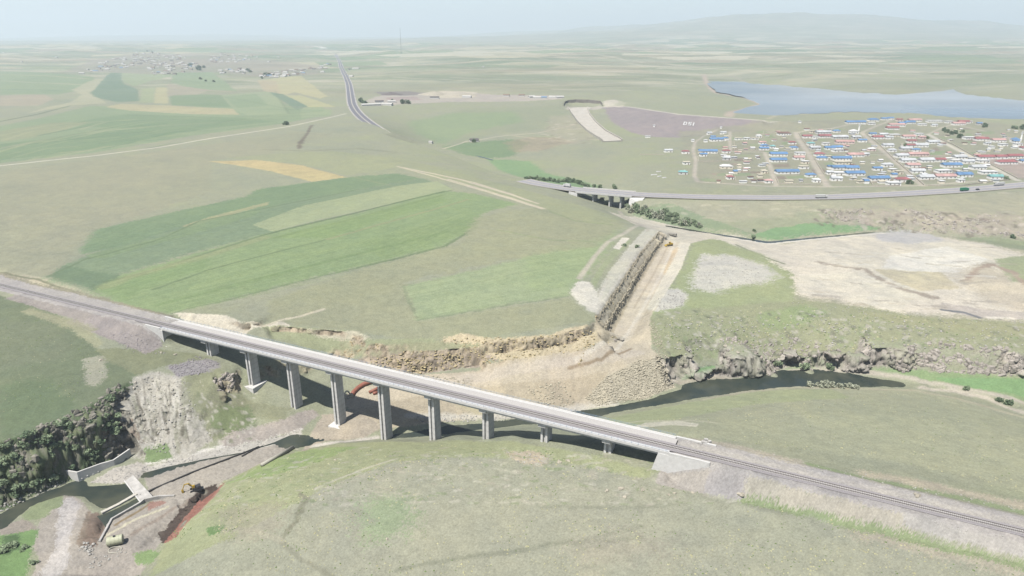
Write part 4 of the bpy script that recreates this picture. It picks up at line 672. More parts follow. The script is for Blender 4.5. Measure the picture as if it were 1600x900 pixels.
def surf(name, col, rough=.85, var=.25, scale=1.0, bump=.0, metal=0, raw=False, streak=None, bands=0):
    m, t, p = mat(name); N = t.nodes.new; K = t.links.new
    c_ = col if raw else alb(col); g = N('ShaderNodeNewGeometry'); n = N('ShaderNodeTexNoise'); n.inputs['Scale'].default_value = scale; n.inputs['Detail'].default_value = 7; n.inputs['Roughness'].default_value = .65
    if streak:
        mp = N('ShaderNodeMapping'); mp.inputs['Scale'].default_value = streak; K(g.outputs['Position'], mp.inputs['Vector']); K(mp.outputs[0], n.inputs['Vector'])
    else: K(g.outputs['Position'], n.inputs['Vector'])
    r = N('ShaderNodeValToRGB'); r.color_ramp.elements[0].position = .3; r.color_ramp.elements[1].position = .7
    r.color_ramp.elements[0].color = (*[max(0, q*(1-var)) for q in c_], 1); r.color_ramp.elements[1].color = (*[min(.9, q*(1+var)) for q in c_], 1)
    K(n.outputs[0], r.inputs[0]); K(r.outputs[0], p.inputs['Base Color']); p.inputs['Roughness'].default_value = rough; p.inputs['Metallic'].default_value = metal; p.inputs['Specular IOR Level'].default_value = .3
    if bands:
        wv = N('ShaderNodeTexWave'); wv.bands_direction = 'Z'; wv.inputs['Scale'].default_value = bands; wv.inputs['Distortion'].default_value = 1.2; wv.inputs['Detail'].default_value = 3; K(g.outputs['Position'], wv.inputs['Vector'])
        m2 = N('ShaderNodeMapRange'); m2.inputs[1].default_value = 0; m2.inputs[2].default_value = .35; m2.inputs[3].default_value = .88; m2.inputs[4].default_value = 1; K(wv.outputs['Fac'], m2.inputs[0])
        n3 = N('ShaderNodeTexNoise'); n3.inputs['Scale'].default_value = .9; mp3 = N('ShaderNodeMapping'); mp3.inputs['Scale'].default_value = (1, 1, .07); K(g.outputs['Position'], mp3.inputs[0]); K(mp3.outputs[0], n3.inputs['Vector'])
        m3 = N('ShaderNodeMapRange'); m3.inputs[1].default_value = .35; m3.inputs[2].default_value = .6; m3.inputs[3].default_value = .86; m3.inputs[4].default_value = 1.04; K(n3.outputs[0], m3.inputs[0])
        mu = N('ShaderNodeMath'); mu.operation = 'MULTIPLY'; K(m2.outputs[0], mu.inputs[0]); K(m3.outputs[0], mu.inputs[1]); vs_ = N('ShaderNodeVectorMath'); vs_.operation = 'SCALE'; K(r.outputs[0], vs_.inputs[0]); K(mu.outputs[0], vs_.inputs['Scale']); K(vs_.outputs[0], p.inputs['Base Color'])
    if bump:
        b = N('ShaderNodeBump'); b.inputs['Strength'].default_value = bump; b.inputs['Distance'].default_value = .1; K(n.outputs[0], b.inputs['Height']); K(b.outputs[0], p.inputs['Normal'])
    return m
def water_material(name, col, rough, wave, scale):
    m, t, p = mat(name); N = t.nodes.new; K = t.links.new; p.inputs['Base Color'].default_value = (*col, 1); p.inputs['Roughness'].default_value = rough; p.inputs['IOR'].default_value = 1.2
    g = N('ShaderNodeNewGeometry'); n = N('ShaderNodeTexNoise'); n.inputs['Scale'].default_value = scale; n.inputs['Detail'].default_value = 4; K(g.outputs['Position'], n.inputs['Vector'])
    n4 = N('ShaderNodeTexNoise'); n4.inputs['Scale'].default_value = scale*.06; n4.inputs['Detail'].default_value = 5; K(g.outputs['Position'], n4.inputs['Vector']); cr = N('ShaderNodeValToRGB'); cr.color_ramp.elements[0].position = .38; cr.color_ramp.elements[1].position = .68; cr.color_ramp.elements[0].color = (*col, 1); cr.color_ramp.elements[1].color = (col[0]*2.2, col[1]*1.8, col[2]*1.5, 1); K(n4.outputs[0], cr.inputs[0]); K(cr.outputs[0], p.inputs['Base Color'])
    b = N('ShaderNodeBump'); b.inputs['Strength'].default_value = wave; b.inputs['Distance'].default_value = .08; K(n.outputs[0], b.inputs['Height']); K(b.outputs[0], p.inputs['Normal'])
    n2 = N('ShaderNodeTexNoise'); n2.inputs['Scale'].default_value = scale*.04; mp = N('ShaderNodeMapping'); mp.inputs['Scale'].default_value = (.5, 1.6, 1); K(g.outputs['Position'], mp.inputs[0]); K(mp.outputs[0], n2.inputs['Vector'])
    r = N('ShaderNodeMapRange'); r.inputs[1].default_value = .35; r.inputs[2].default_value = .65; r.inputs[3].default_value = rough*.6; r.inputs[4].default_value = min(1, rough*2.4); K(n2.outputs[0], r.inputs[0]); K(r.outputs[0], p.inputs['Roughness'])
    return m
CONC = surf('concrete', (.30, .296, .284), .9, .12, .6, .15, raw=True); CONCG = surf('weathered concrete', (.35, .343, .33), .9, .16, .35, .2, streak=(1, 1, .25), raw=True, bands=.1); DARKM = surf('dark rubber', (60, 60, 62), .7, .2)
BALL = surf('ballast', (172, 167, 168), .95, .3, 3.5, .6); BALL2 = surf('clean ballast', (208, 204, 199), .95, .22, 2.5, .5); STEEL = surf('rail steel', (128, 118, 112), .45, .2, 1, 0, .6); SLEEP = surf('sleeper concrete', (205, 201, 196), .9, .15)
RAILB = surf('pale blue paint', (150, 178, 208), .5, .08); YELL = surf('yellow machine paint', (205, 172, 66), .55, .2, .8); DMETAL = surf('dark machine steel', (70, 70, 74), .6, .3); GLASS = surf('machine glass', (70, 84, 96), .15, .1)
WHITEP = surf('white paint', (236, 236, 232), .5, .05); ASPH = surf('asphalt', (172, 170, 174), .95, .10, .4); ASPHD = surf('dark asphalt', (128, 127, 134), .95, .12, .4); REDP = surf('red brown pipe', (166, 104, 84), .6, .15, .5); PIPEC = surf('pale pipe', (200, 196, 182), .7, .1)
STONE = surf('stone', (196, 188, 170), .95, .35, .9, .4); STONEP = surf('pale stone', (222, 217, 204), .95, .2, .8, .4); STONEV = surf('violet gravel', (172, 166, 170), .95, .3, .9, .4)
RIVER = water_material('river water', (.018, .024, .021), .10, .35, 1.2); LAKE = water_material('lake water', (.09, .115, .135), .3, .03, .02)

# ---------------------------------------------------------------- water sheets
def ribbon(name, st, m):            # st: (px, py, level, half width)
    p = [at(a, b, c_) for a, b, c_, w_ in st]; mb = MB(); n = len(p); vs = []
    for i, q in enumerate(p):
        t = Vector(p[min(i+1, n-1)])-Vector(p[max(i-1, 0)]); t.z = 0; t.normalize(); w_ = st[i][3]
        vs += [(q[0]-t.y*w_, q[1]+t.x*w_, q[2]), (q[0]+t.y*w_, q[1]-t.x*w_, q[2])]
    mb.add(vs, [(2*i, 2*i+1, 2*i+3, 2*i+2) for i in range(n-1)]); o = mb.build(name, m); o['kind'] = 'structure'; return o
ribbon('river', [(1720, 655, -34.65, 13.8), (1600, 640, -34.95, 13.8), (1500, 618, -35.45, 16.2), (1440, 603, -35.85, 17.5), (1300, 596, -35.4, 23.8), (1200, 600, -35.6, 26.2), (1100, 612, -35.9, 23.8), (1000, 632, -36.4, 21.2), (930, 645, -36.7, 18.8), (870, 655, -37.1, 16.2), (790, 667, -37.5, 15.0), (720, 675, -37.8, 13.8), (660, 683, -38.0, 12.5), (610, 687, -38.1, 12.5), (560, 691, -38.2, 12.5), (520, 690, -38.3, 15.0), (480, 690, -38.8, 14), (455, 692, -38.9, 9), (430, 696, -39.2, 3.4), (380, 711.5, -39.35, 3), (320, 722, -39.45, 3), (260, 734.5, -39.8, 3), (232, 742, -40.3, 3), (212, 756, -41.1, 10), (180, 768, -41.2, 20), (135, 774, -41.3, 18), (90, 776, -41.4, 10), (40, 791, -41.6, 9), (0, 820, -41.8, 11), (-60, 850, -42, 12)], RIVER)
ribbon('settling_pool', [(158, 815, -41, 6), (185, 803, -41, 9), (215, 787, -41, 8), (240, 776, -41, 4)], RIVER)
ribbon('stream', [(955, 316, -15.4, 5), (985, 338, -15.9, 4), (1040, 353, -16.4, 4), (1100, 363, -16.8, 4), (1200, 379, -17.3, 4.5), (1300, 369, -17.4, 4), (1380, 361, -17.6, 4), (1450, 365, -17.9, 3), (1540, 376, -18.1, 3), (1600, 384, -18.5, 3), (1720, 398, -18.8, 4)], RIVER)
ribbon('stream', [(690, 231, -8.3, 1.5), (720, 238, -9.4, 1.8), (740, 242, -10.1, 2.5), (770, 250, -10.5, 1.5)], RIVER)
mb = MB(); P = [at(a, b, 16) for a, b in SHORE]; cx = sum(p[0] for p in P)/len(P); cy = sum(p[1] for p in P)/len(P)
dd = geometry.delaunay_2d_cdt([Vector(p[:2]) for p in P], [(i, (i+1) % len(P)) for i in range(len(P))], [], 1, 1e-4)
mb.add([(v.x, v.y, 16) for v in dd[0]], dd[2]); o = mb.build('reservoir', LAKE); o['kind'] = 'structure'

# ---------------------------------------------------------------- railway bridge
RZ = math.atan2(BD[1], BD[0])
def fbox(mb, a0, a1, n0, n1, z0, z1): mb.prism([b2w(a0, n0)[:2], b2w(a1, n0)[:2], b2w(a1, n1)[:2], b2w(a0, n1)[:2]], z0, z1)
br = thing('railway_bridge', 'long pale concrete railway viaduct on tall piers crossing the river gorge', 'bridge', b2w(153.9, 7, -38)); BR0 = Vector(br.location)
def bpart(mb, name, m, parent=None): o = mb.build(name, m); o.data.transform(Matrix.Translation(-BR0)); o.parent = parent or br; return o
DW = 14.2
d = MB(); fbox(d, 0, BL_-2, .9, DW-.9, -.75, -.25)
for n in (1.0, 4.6, 8.2, 11.8): fbox(d, .4, BL_-2.4, n, n+1.4, -2.35, -.75)
deck = bpart(d, 'deck', CONCG)
for n0, n1, s_ in ((0, .9, 1), (DW-.9, DW, -1)):
    d = MB(); fbox(d, 0, BL_, n0, n1, -.95, .22); k = bpart(d, 'parapet', CONC)
    d = MB(); q = n0+.15 if s_ > 0 else n1-.15
    for z in (.75, 1.25): d.tube([b2w(0.2, q, z), b2w(BL_-.2, q, z)], .045, 5)
    for a in np.arange(.5, BL_, 3.0): d.box(b2w(a, q, .74), (.09, .09, 1.04), RZ)
    bpart(d, 'railing', RAILB)
d = MB(); fbox(d, .1, BL_-.1, .95, 1.9, -.2, .12); bpart(d, 'walkway', CONC)
d = MB(); fbox(d, .1, BL_-.1, DW-1.9, DW-.95, -.2, .12); bpart(d, 'walkway', CONC)
d = MB(); fbox(d, -1, BL_+1, 1.95, 8.1, -.24, .12); bpart(d, 'ballast_bed', BALL)
d = MB(); fbox(d, -1, BL_+1, 8.1, DW-1.95, -.24, .06); bpart(d, 'ballast_bed', BALL2)
pbase = [-14, -32, -37, -39, -39.5, -30, -23, -17, -13]
for i in range(1, 10):
    a = (i+.09)*30.78; zb = pbase[i-1]-1.5; m_ = MB()
    w_, n0, n1, gw, gd = 1.75, 4.2, 10.2, .62, .9
    pl = [(-w_, n0), (-gw, n0), (-gw, n0+gd), (gw, n0+gd), (gw, n0), (w_, n0), (w_, n1), (gw, n1), (gw, n1-gd), (-gw, n1-gd), (-gw, n1), (-w_, n1)]
    N_ = len(pl); vs = [b2w(a+x, n, zb) for x, n in pl]+[b2w(a+x*.93, 7.2+(n-7.2)*.97, -3.75) for x, n in pl]
    m_.add(vs, [(j, (j+1) % N_, N_+(j+1) % N_, N_+j) for j in range(N_)]); pr = bpart(m_, 'pier', CONCG)
    m_ = MB(); m_.prism([b2w(a-1.9, 1.3)[:2], b2w(a+1.9, 1.3)[:2], b2w(a+1.9, 12.9)[:2], b2w(a-1.9, 12.9)[:2]], -3.75, -2.55); bpart(m_, 'pier_cap', CONC, pr)
    for n in (1.75, 5.3, 8.9, 12.4): m_ = MB(); fbox(m_, a-.5, a+.5, n-.35, n+.35, -2.55, -2.35); bpart(m_, 'bearing', CONCG, pr)
    if zb < -25 and i in (2, 4):
        m_ = MB(); z = float(hsample(*b2w(a, 5)[:2])); fbox(m_, a-4.2, a+4.2, 1.5, 12.5, zb, z+.35); bpart(m_, 'footing', CONCG, pr)
for s_, a0 in ((-1, 0.0), (1, BL_)):
    m_ = MB(); fbox(m_, a0-.2 if s_ < 0 else a0-1.8, a0+1.8 if s_ < 0 else a0+.2, .6, DW-.6, -14, -2.4); ab = bpart(m_, 'abutment', CONCG)
    m_ = MB(); fbox(m_, a0+1.8 if s_ < 0 else a0-4.6, a0+4.6 if s_ < 0 else a0-1.8, -1.2, DW+1, -14.5, -10.7 if s_ < 0 else -9.0); bpart(m_, 'footing', CONC, ab)
    for n0, n1 in ((-.35, .55), (DW-.55, DW+.35)):
        m_ = MB(); L_ = 13 if s_ < 0 else 17; ae = a0+s_*L_; ai = a0+(1.9 if s_ < 0 else -4.5)
        prof = [(ai, -13), (ai, -.98), (a0, -.98), (a0, .3), (ae, .3), (ae, -1.6), (a0+s_*2, -13)] if s_ < 0 else [(ai-2.5, -10.8), (ai, -.98), (a0, -.98), (a0, .3), (ae, .3), (ae, -2.2), (a0+5, -10.8)]
        k = len(prof); m_.add([b2w(a, n0-(.8 if z < -8 and n0 < 2 and s_ > 0 else 0), z) for a, z in prof]+[b2w(a, n1, z) for a, z in prof], [tuple(range(k)), tuple(range(k, 2*k))[::-1]]+[(j, (j+1) % k, k+(j+1) % k, k+j) for j in range(k)])
        bpart(m_, 'wing_wall', CONC, ab)

# ---------------------------------------------------------------- track
tr = thing('railway_track', 'single railway track on grey ballast running over the viaduct', 'railway track', b2w(150, 4.9, 0))
T0 = Vector(tr.location)
def tpart(mb, name, m, parent=None): o = mb.build(name, m); o.data.transform(Matrix.Translation(-T0)); o.parent = parent or tr; return o
for n in (4.9-.76, 4.9+.76):
    d = MB(); fbox(d, -420, 620, n-.09, n+.09, .38, .56); tpart(d, 'rail', STEEL)
d = MB()
for a0, a1 in ((-420, -1), (BL_+1, 620)): d.prism([b2w(a0, 2.2)[:2], b2w(a1, 2.2)[:2], b2w(a1, 7.6)[:2], b2w(a0, 7.6)[:2]], -1, .1); d.prism([b2w(a0, 3.0)[:2], b2w(a1, 3.0)[:2], b2w(a1, 6.8)[:2], b2w(a0, 6.8)[:2]], .1, .24)
fbox(d, -1, BL_+1, 3.0, 6.8, .12, .26); tpart(d, 'ballast', BALL)
d = MB(); one = MB(); one.box((0, 0, 0), (.34, 2.6, .2)); sm = None
for k in range(1660):
    a = -415+k*.62; q = b2w(a, 4.9, .3)
    if 452 < a < 452+.62*100-.01:
        if sm is None: o = one.build('sleeper', SLEEP, tr); sm = o
        else: o = sm.copy(); COL.objects.link(o); o.parent = tr
        o.location = Vector(q)-T0; o.rotation_euler = (0, 0, RZ)
    else: d.box(q, (.34, 2.6, .2), RZ)
o = tpart(d, 'sleepers', SLEEP); o['kind'] = 'stuff'

# ---------------------------------------------------------------- highway and its bridge
def road(name, line, off, w_, z, m, zmode=None):
    p = np.array(line); t = np.gradient(p[:, :2], axis=0); t /= np.linalg.norm(t, axis=1)[:, None]; mb = MB(); vs = []
    for i in range(len(p)):
        for o_ in (off-w_/2, off+w_/2): vs.append((p[i, 0]-t[i, 1]*o_, p[i, 1]+t[i, 0]*o_, p[i, 2]+z))
    mb.add(vs, [(2*i, 2*i+1, 2*i+3, 2*i+2) for i in range(len(p)-1)]); o = mb.build(name, m); o['kind'] = 'structure'; return o
def dense(line, n):
    p = np.array([at(*q) for q in line]); c_ = np.concatenate([[0], np.cumsum(np.linalg.norm(np.diff(p, axis=0), axis=1))]); s_ = np.linspace(0, c_[-1], n)
    r = np.stack([np.interp(s_, c_, p[:, k]) for k in range(3)], 1)
    for _ in range(6): r[1:-1] = (r[:-2]+2*r[1:-1]+r[2:])/4
    return r
H1 = dense(HP, 90); H2 = dense(HQ, 120)
hid = np.concatenate([np.linspace(a, b, 9)[:-1] for a, b in zip([H1[-1]]+[np.array(q) for q in HH], [np.array(q) for q in HH]+[H2[0]])]+[H2[:1]])
for _ in range(8): hid[1:-1] = (hid[:-2]+2*hid[1:-1]+hid[2:])/4
hid[:, 2] += 0; hid[:, 2] = np.maximum(hid[:, 2], hsample(hid[:, 0], hid[:, 1])+.5)
for hl in (H1, hid): hl[:, 2] = np.maximum(hl[:, 2], np.array([max(hsample(a+q*9, b+.3*q) for q in (-1, 0, 1)) for a, b in hl[:, :2]])+.15)
H2[:, 2] = np.where((H2[:, 0] > 60) & (H2[:, 0] < 165), H2[:, 2], np.maximum(H2[:, 2], hsample(H2[:, 0], H2[:, 1])+.2))
H1[-6:, 2] -= np.array([.1, .3, .6, 1.0, 1.6, 2.4])
for hl in (H1, H2):
    road('highway', hl, -5.4, 8.6, 0, ASPHD if hl is H1 else ASPH); road('highway', hl, 5.4, 8.6, 0, ASPHD if hl is H1 else ASPH); road('highway_median', hl, 0, 2.2, .05, surf('median', (200, 194, 182), .95, .1)); 
    for off in (-9.2, 9.2): road('highway_line', hl, off, .5, .06, WHITEP)
    for off in (-10.9, 10.9): road('highway_shoulder', hl, off, 2.6, -.1, surf('verge gravel', (190, 184, 172), .95, .15))
hb = thing('highway_bridge', 'low concrete highway bridge over the tree filled ravine below the village', 'bridge', at(950, 301, 0)); HB0 = Vector(hb.location)
def hpart(mb, name, m): o = mb.build(name, m); o.data.transform(Matrix.Translation(-HB0)); o.parent = hb; return o
seg = H2[(H2[:, 0] > at(902, 296, 1)[0]) & (H2[:, 0] < at(994, 304, 1)[0])]
d = MB(); t = np.gradient(seg[:, :2], axis=0); t /= np.linalg.norm(t, axis=1)[:, None]
for o0, o1, z0, z1, nm, mm in ((-12.5, 12.5, -1.5, -.12, 'deck', CONCG), (-12.9, -12.5, -1.2, .9, 'parapet', CONC), (12.5, 12.9, -1.2, .9, 'parapet', CONC)):
    d = MB(); vs = []
    for i in range(len(seg)):
        for o_, z in ((o0, z0), (o1, z0), (o1, z1), (o0, z1)): vs.append((seg[i, 0]-t[i, 1]*o_, seg[i, 1]+t[i, 0]*o_, seg[i, 2]+z))
    fs = [(4*i+k, 4*i+(k+1) % 4, 4*i+4+(k+1) % 4, 4*i+4+k) for i in range(len(seg)-1) for k in range(4)]+[(3, 2, 1, 0), tuple(4*(len(seg)-1)+k for k in range(4))]
    d.add(vs, fs); hpart(d, nm, mm)
for px in (929, 953, 976):
    i = int(np.argmin(np.abs(seg[:, 0]/seg[:, 1]-at(px, 300, 1)[0]/at(px, 300, 1)[1]))); rz = math.atan2(t[i, 1], t[i, 0])
    d = MB(); d.box((seg[i, 0], seg[i, 1], seg[i, 2]-2.1), (2.2, 24, 1.2), rz)
    for o_ in (-8, 0, 8):
        d.tube([(seg[i, 0]-t[i, 1]*o_, seg[i, 1]+t[i, 0]*o_, seg[i, 2]-2.4), (seg[i, 0]-t[i, 1]*o_, seg[i, 1]+t[i, 0]*o_, seg[i, 2]-22)], 1.0, 10)
    hpart(d, 'pier', CONC)
i = -1; q = seg[i]; d = MB(); a_, b_ = Vector((t[i, 0], t[i, 1], 0)), Vector((-t[i, 1], t[i, 0], 0)); Q = Vector(q)
d.add([Q+a_*x+b_*y+Vector((0, 0, z)) for x, y, z in ((-2, -13, -1.6), (14, -13.5, -.6), (10, -17, -6), (-3, -16, -11), (-2, 13, -1.6), (14, 13, -.6), (10, 13, -12), (-4, 13, -13))], [(0, 1, 2, 3), (4, 7, 6, 5), (0, 4, 5, 1), (0, 3, 7, 4), (3, 2, 6, 7), (1, 5, 6, 2)]); hpart(d, 'abutment', CONC)
i = 0; q = seg[i]; Q = Vector(q); a_, b_ = Vector((t[i, 0], t[i, 1], 0)), Vector((-t[i, 1], t[i, 0], 0)); d = MB()
d.add([Q+a_*x+b_*y+Vector((0, 0, z)) for x, y, z in ((2, -13, -1.6), (-8, -13, -.6), (-8, -14, -9), (3, -14, -13), (2, 13, -1.6), (-8, 13, -.6), (-8, 13, -10), (3, 13, -13))], [(0, 1, 2, 3), (4, 7, 6, 5), (0, 4, 5, 1), (0, 3, 7, 4), (3, 2, 6, 7), (1, 5, 6, 2)]); hpart(d, 'abutment', CONC)

# ---------------------------------------------------------------- spillway, dam lettering, weir works
def P3(px, py, dz=0.0): x, y, z = hit(px, py); return Vector((x, y, z+dz))
def part(mb, name, m, root, parent=None, smooth=False):
    o = mb.build(name, m, None, smooth); o.data.transform(Matrix.Translation(-Vector(root.location))); o.parent = parent or root; return o
le = [(889, 171), (894, 180), (903, 192), (918, 206), (942, 222)]; ri = [(918, 170), (921, 179), (931, 192), (946, 206), (972, 221)]
zz = [9.2, 7.5, 3, -1.5, -7]; CHUTE = surf('chute concrete', (206, 200, 188), .95, .16, .12, .2)
sw = thing('spillway', 'wide pale concrete spillway chute curving down the hillside beside the dam', 'spillway', at(900, 172, 14))
def dens(l_, k=6): return [(l_[i][0]+(l_[i+1][0]-l_[i][0])*j/k, l_[i][1]+(l_[i+1][1]-l_[i][1])*j/k) for i in range(len(l_)-1) for j in range(k)]+[l_[-1]]
def smooth_z(v):
    for _ in range(4):
        for i in range(1, len(v)-1): v[i].z = (v[i-1].z+v[i].z*2+v[i+1].z)/4
    return v
Lp, Rp = smooth_z([P3(a, b, 1.4) for a, b in dens(le)]), smooth_z([P3(a, b, 1.4) for a, b in dens(ri)])
for a, b in zip(Lp, Rp): a.z = b.z = max(a.z, b.z, max(float(hsample(a.x+(b.x-a.x)*k/6, a.y+(b.y-a.y)*k/6)) for k in range(7))+.4)
d = MB(); n = len(Lp); vs = []
for a, b in zip(Lp, Rp): vs += [a, b, b-Vector((0, 0, 6)), a-Vector((0, 0, 6))]
d.add(vs, [(4*i+k, 4*i+(k+1) % 4, 4*i+4+(k+1) % 4, 4*i+4+k) for i in range(n-1) for k in range(4)]+[(0, 1, 2, 3), (4*n-4, 4*n-1, 4*n-2, 4*n-3)]); part(d, 'chute', CHUTE, sw)
for side in (Lp, Rp):
    d = MB()
    for a, b in zip(side[:-1], side[1:]):
        t = (b-a).normalized(); q = Vector((-t.y, t.x, 0)).normalized()*.6
        d.add([a-q-Vector((0, 0, 5)), a+q-Vector((0, 0, 5)), b+q-Vector((0, 0, 5)), b-q-Vector((0, 0, 5)), a-q+Vector((0, 0, 2.6)), a+q+Vector((0, 0, 2.6)), b+q+Vector((0, 0, 2.6)), b-q+Vector((0, 0, 2.6))], [(3, 2, 1, 0), (4, 5, 6, 7), (0, 1, 5, 4), (1, 2, 6, 5), (2, 3, 7, 6), (3, 0, 4, 7)])
    part(d, 'side_wall', CHUTE, sw)
hw = TOPW
WALLB = surf('stained wall concrete', (150, 142, 134), .95, .25, .08, .2)
d = MB(); q = [Vector(k)-Vector((0, 1.5, -.6)) for k in hw]; vs = []
for p in q: vs += [p+Vector((0, 0, .6)), p-Vector((0, 0, 14)), p+Vector((0, 2.6, .6)), p+Vector((0, 2.6, -14))]
d.add(vs, [f for i in range(len(q)-1) for f in ((4*i, 4*i+1, 4*i+5, 4*i+4), (4*i+2, 4*i+6, 4*i+7, 4*i+3), (4*i, 4*i+4, 4*i+6, 4*i+2), (4*i+1, 4*i+3, 4*i+7, 4*i+5))]); part(d, 'headwall', WALLB, sw)
d = MB(); pl = [Vector(at(a, b, 9.6)) for a, b in ((887, 172.2), (921, 170.8), (924, 167.5), (888, 168.5))]; d.prism([p[:2] for p in pl], 5, 9.9); part(d, 'crest_slab', CHUTE, sw)
dl = thing('letter_sign', 'large white letters laid on the violet stone face of the dam', 'letters', P3(1076, 194))
O_ = P3(1067, 195.5); ux = (P3(1088, 197)-O_).normalized(); uy = (P3(1069.5, 189)-P3(1067, 195.5)).normalized(); un = ux.cross(uy).normalized()
if un.z < 0: un = -un
def letter(shape, x0):
    d = MB()
    for bx0, by0, bx1, by1 in shape:
        d.add([O_+ux*(x0+x)+uy*y+un*z for z in (.1, .7) for x, y in ((bx0, by0), (bx1, by0), (bx1, by1), (bx0, by1))], [(3, 2, 1, 0), (4, 5, 6, 7), (0, 1, 5, 4), (1, 2, 6, 5), (2, 3, 7, 6), (3, 0, 4, 7)])
    part(d, 'letter', WHITEP, dl)
h = 20.0
letter([(0, 0, 2, h), (2, 0, 5, 2.6), (2, h-2.6, 5, h), (5, 1.6, 6.6, h-1.6)], 0)
letter([(0, 0, 6, 2.6), (4.4, 2.6, 6.2, h/2-1.2), (0, h/2-1.2, 6.2, h/2+1.4), (-.2, h/2+1.4, 1.7, h-2.6), (0, h-2.6, 6.2, h)], 9.5)
letter([(0, 0, 2.2, h-4.5), (0, h-2.6, 2.2, h)], 18.5)
# retaining wall on the west bank
def wall_path(name, label, pts, th, m, cat='wall', group=None):          # pts: (world vector foot, height)
    r = thing(name, label, cat, pts[0][0], 0, group); d = MB(); vs = []
    for i, (p, hh) in enumerate(pts):
        a = pts[max(i-1, 0)][0]; b = pts[min(i+1, len(pts)-1)][0]; t = (b-a); t.z = 0; t.normalize(); q = Vector((-t.y, t.x, 0))*th/2
        vs += [p-q-Vector((0, 0, .8)), p+q-Vector((0, 0, .8)), p+q+Vector((0, 0, hh)), p-q+Vector((0, 0, hh))]
    n = len(pts); d.add(vs, [(4*i+k, 4*i+(k+1) % 4, 4*i+4+(k+1) % 4, 4*i+4+k) for i in range(n-1) for k in range(4)]+[(3, 2, 1, 0), tuple(4*n-4+k for k in range(4))])
    o = d.build(name, m); o.data.transform(Matrix.Translation(-Vector(pts[0][0]))); o.name = 'wall_body'; o.parent = r; return r
A = [(Vector(at(107, 747, -41)), 4.6), (Vector(at(124, 752, -41.4)), 5.4), (Vector(at(160, 738, -41.2)), 5.2), (Vector(at(180, 731, -41)), 4.8), (Vector(at(205, 713, -40)), 4.6)]
rw = wall_path('retaining_wall', 'grey concrete retaining wall with a bent end below the left river cliff', A, .8, CONC)
b0, b1 = A[1][0], A[2][0]
for k in range(4):
    p = b0+(b1-b0)*(.12+.24*k)+Vector((.42, -.46, 1.3+.35*(k % 2))); d = MB(); d.box(p, (.5, .5, .25), .8); part(d, 'anchor_block', WHITEP, rw)
SITEC = surf('site concrete', (.22, .213, .20), .95, .25, .35, .3, raw=True)
ws = thing('weir_slab', 'pale sloping concrete weir slab between the river channel and the dark pool', 'weir', at(216, 765, -40))
q = [Vector(at(195, 752, -40.4)), Vector(at(222, 788, -40.3)), Vector(at(241, 778, -38.9)), Vector(at(208, 742, -39.0))]
d = MB(); d.prism([p[:2] for p in q], -43, [p.z for p in q]); part(d, 'slab', SITEC, ws)
d = MB(); d.tube([q[0]+Vector((0, 0, .15)), q[1]+Vector((0, 0, .15))], .35, 6); part(d, 'sill', CONC, ws)
wall_path('low_wall', 'long thin white topped concrete wall edging the pool beside the pale tank', [(Vector(at(156, 848, -39.2)), 1.1), (Vector(at(175, 813, -39.2)), 1.1), (Vector(at(219, 788, -39.2)), 1.2), (Vector(at(226, 783, -39)), 1.4), (Vector(at(249, 778, -38.9)), 1.3), (Vector(at(273, 776, -38.6)), .9)], .9, SITEC)
wall_path('low_wall', 'short rough pale wall dividing the two dark green pools', [(Vector(at(159, 803, -41)), 1.0), (Vector(at(186, 790, -41)), 1.1), (Vector(at(214, 774, -40.8)), 1.2)], 1.6, STONEP)
def pipe(name, label, pp, r, m, lift=1.0, cat='pipe', group=None, inner=False, zfix=None):
    pts = [P3(a, b, r*lift) for a, b in pp] if zfix is None else [Vector(at(a, b, z)) for (a, b), z in zip(pp, zfix)]
    d = MB(); d.tube(pts, r, 12); rt = thing(name, label, cat, pts[0], 0, group); part(d, 'pipe_body', m, rt, None, True)
    if inner:
        for p, q in ((pts[0], pts[1]), (pts[-1], pts[-2])): dd_ = MB(); t = (p-q).normalized(); dd_.tube([p-t*.3, p+t*.12], r*1.12, 12); part(dd_, 'pipe_collar', PIPEC, rt)
    return rt
pipe('pipe', 'long thin black pipe laid diagonally across the works site over the weir', [(219, 775), (240, 765), (270, 752), (300, 739), (340, 724), (380, 709), (405, 699)], .42, DARKM)
pipe('pipe', 'short black pipe lying beside the upper end of the long black pipe', [(378, 714), (392, 706), (411, 698)], .42, DARKM)
pipe('pipe', 'pale tan concrete pipe lying at the water edge right of the black pipes', [(409, 729), (432, 716), (458, 701)], .9, PIPEC)
pipe('large_pipe', 'long red brown bent pipe with a pale mouth behind the fifth bridge pier', [(549, 621), (553, 615), (559, 609), (568, 603), (581, 598), (596, 596)], 1.35, REDP, .8, inner=True)
pipe('large_pipe', 'short red brown pipe piece lying below the long bent red pipe', [(577, 615), (588, 610), (596, 605)], .9, REDP)
pipe('large_pipe', 'stubby red brown pipe end beside the short red pipe piece', [(583, 617), (590, 615)], .9, REDP)
rp = thing('pipe_ring', 'pale concrete pipe ring standing upright left of the long red pipe', 'pipe ring', P3(543, 622)); c0 = P3(543, 622, 2.2); ax = Vector((.75, -.6, .25)).normalized(); ay = Vector((.6, .75, 0)).normalized(); az = ax.cross(ay)
d = MB(); d.tube([c0+ay*math.cos(t)*1.7+az*math.sin(t)*2.2 for t in np.linspace(0, 2*math.pi, 21)], .45, 8, False); part(d, 'ring', PIPEC, rp, None, True)
TANK = surf('pale green tank shell', (206, 208, 178), .55, .1, .6)
tk = thing('storage_tank', 'pale green cylindrical tank lying on the dirt beside the low white wall', 'tank', P3(181, 850)); c0 = P3(181, 850, 1.9); ax = Vector((.93, .36, 0)).normalized()
d = MB(); d.tube([c0-ax*3.1, c0-ax*2.9, c0+ax*2.9, c0+ax*3.1], [1.6, 2, 2, 1.7], 20); part(d, 'shell', TANK, tk)
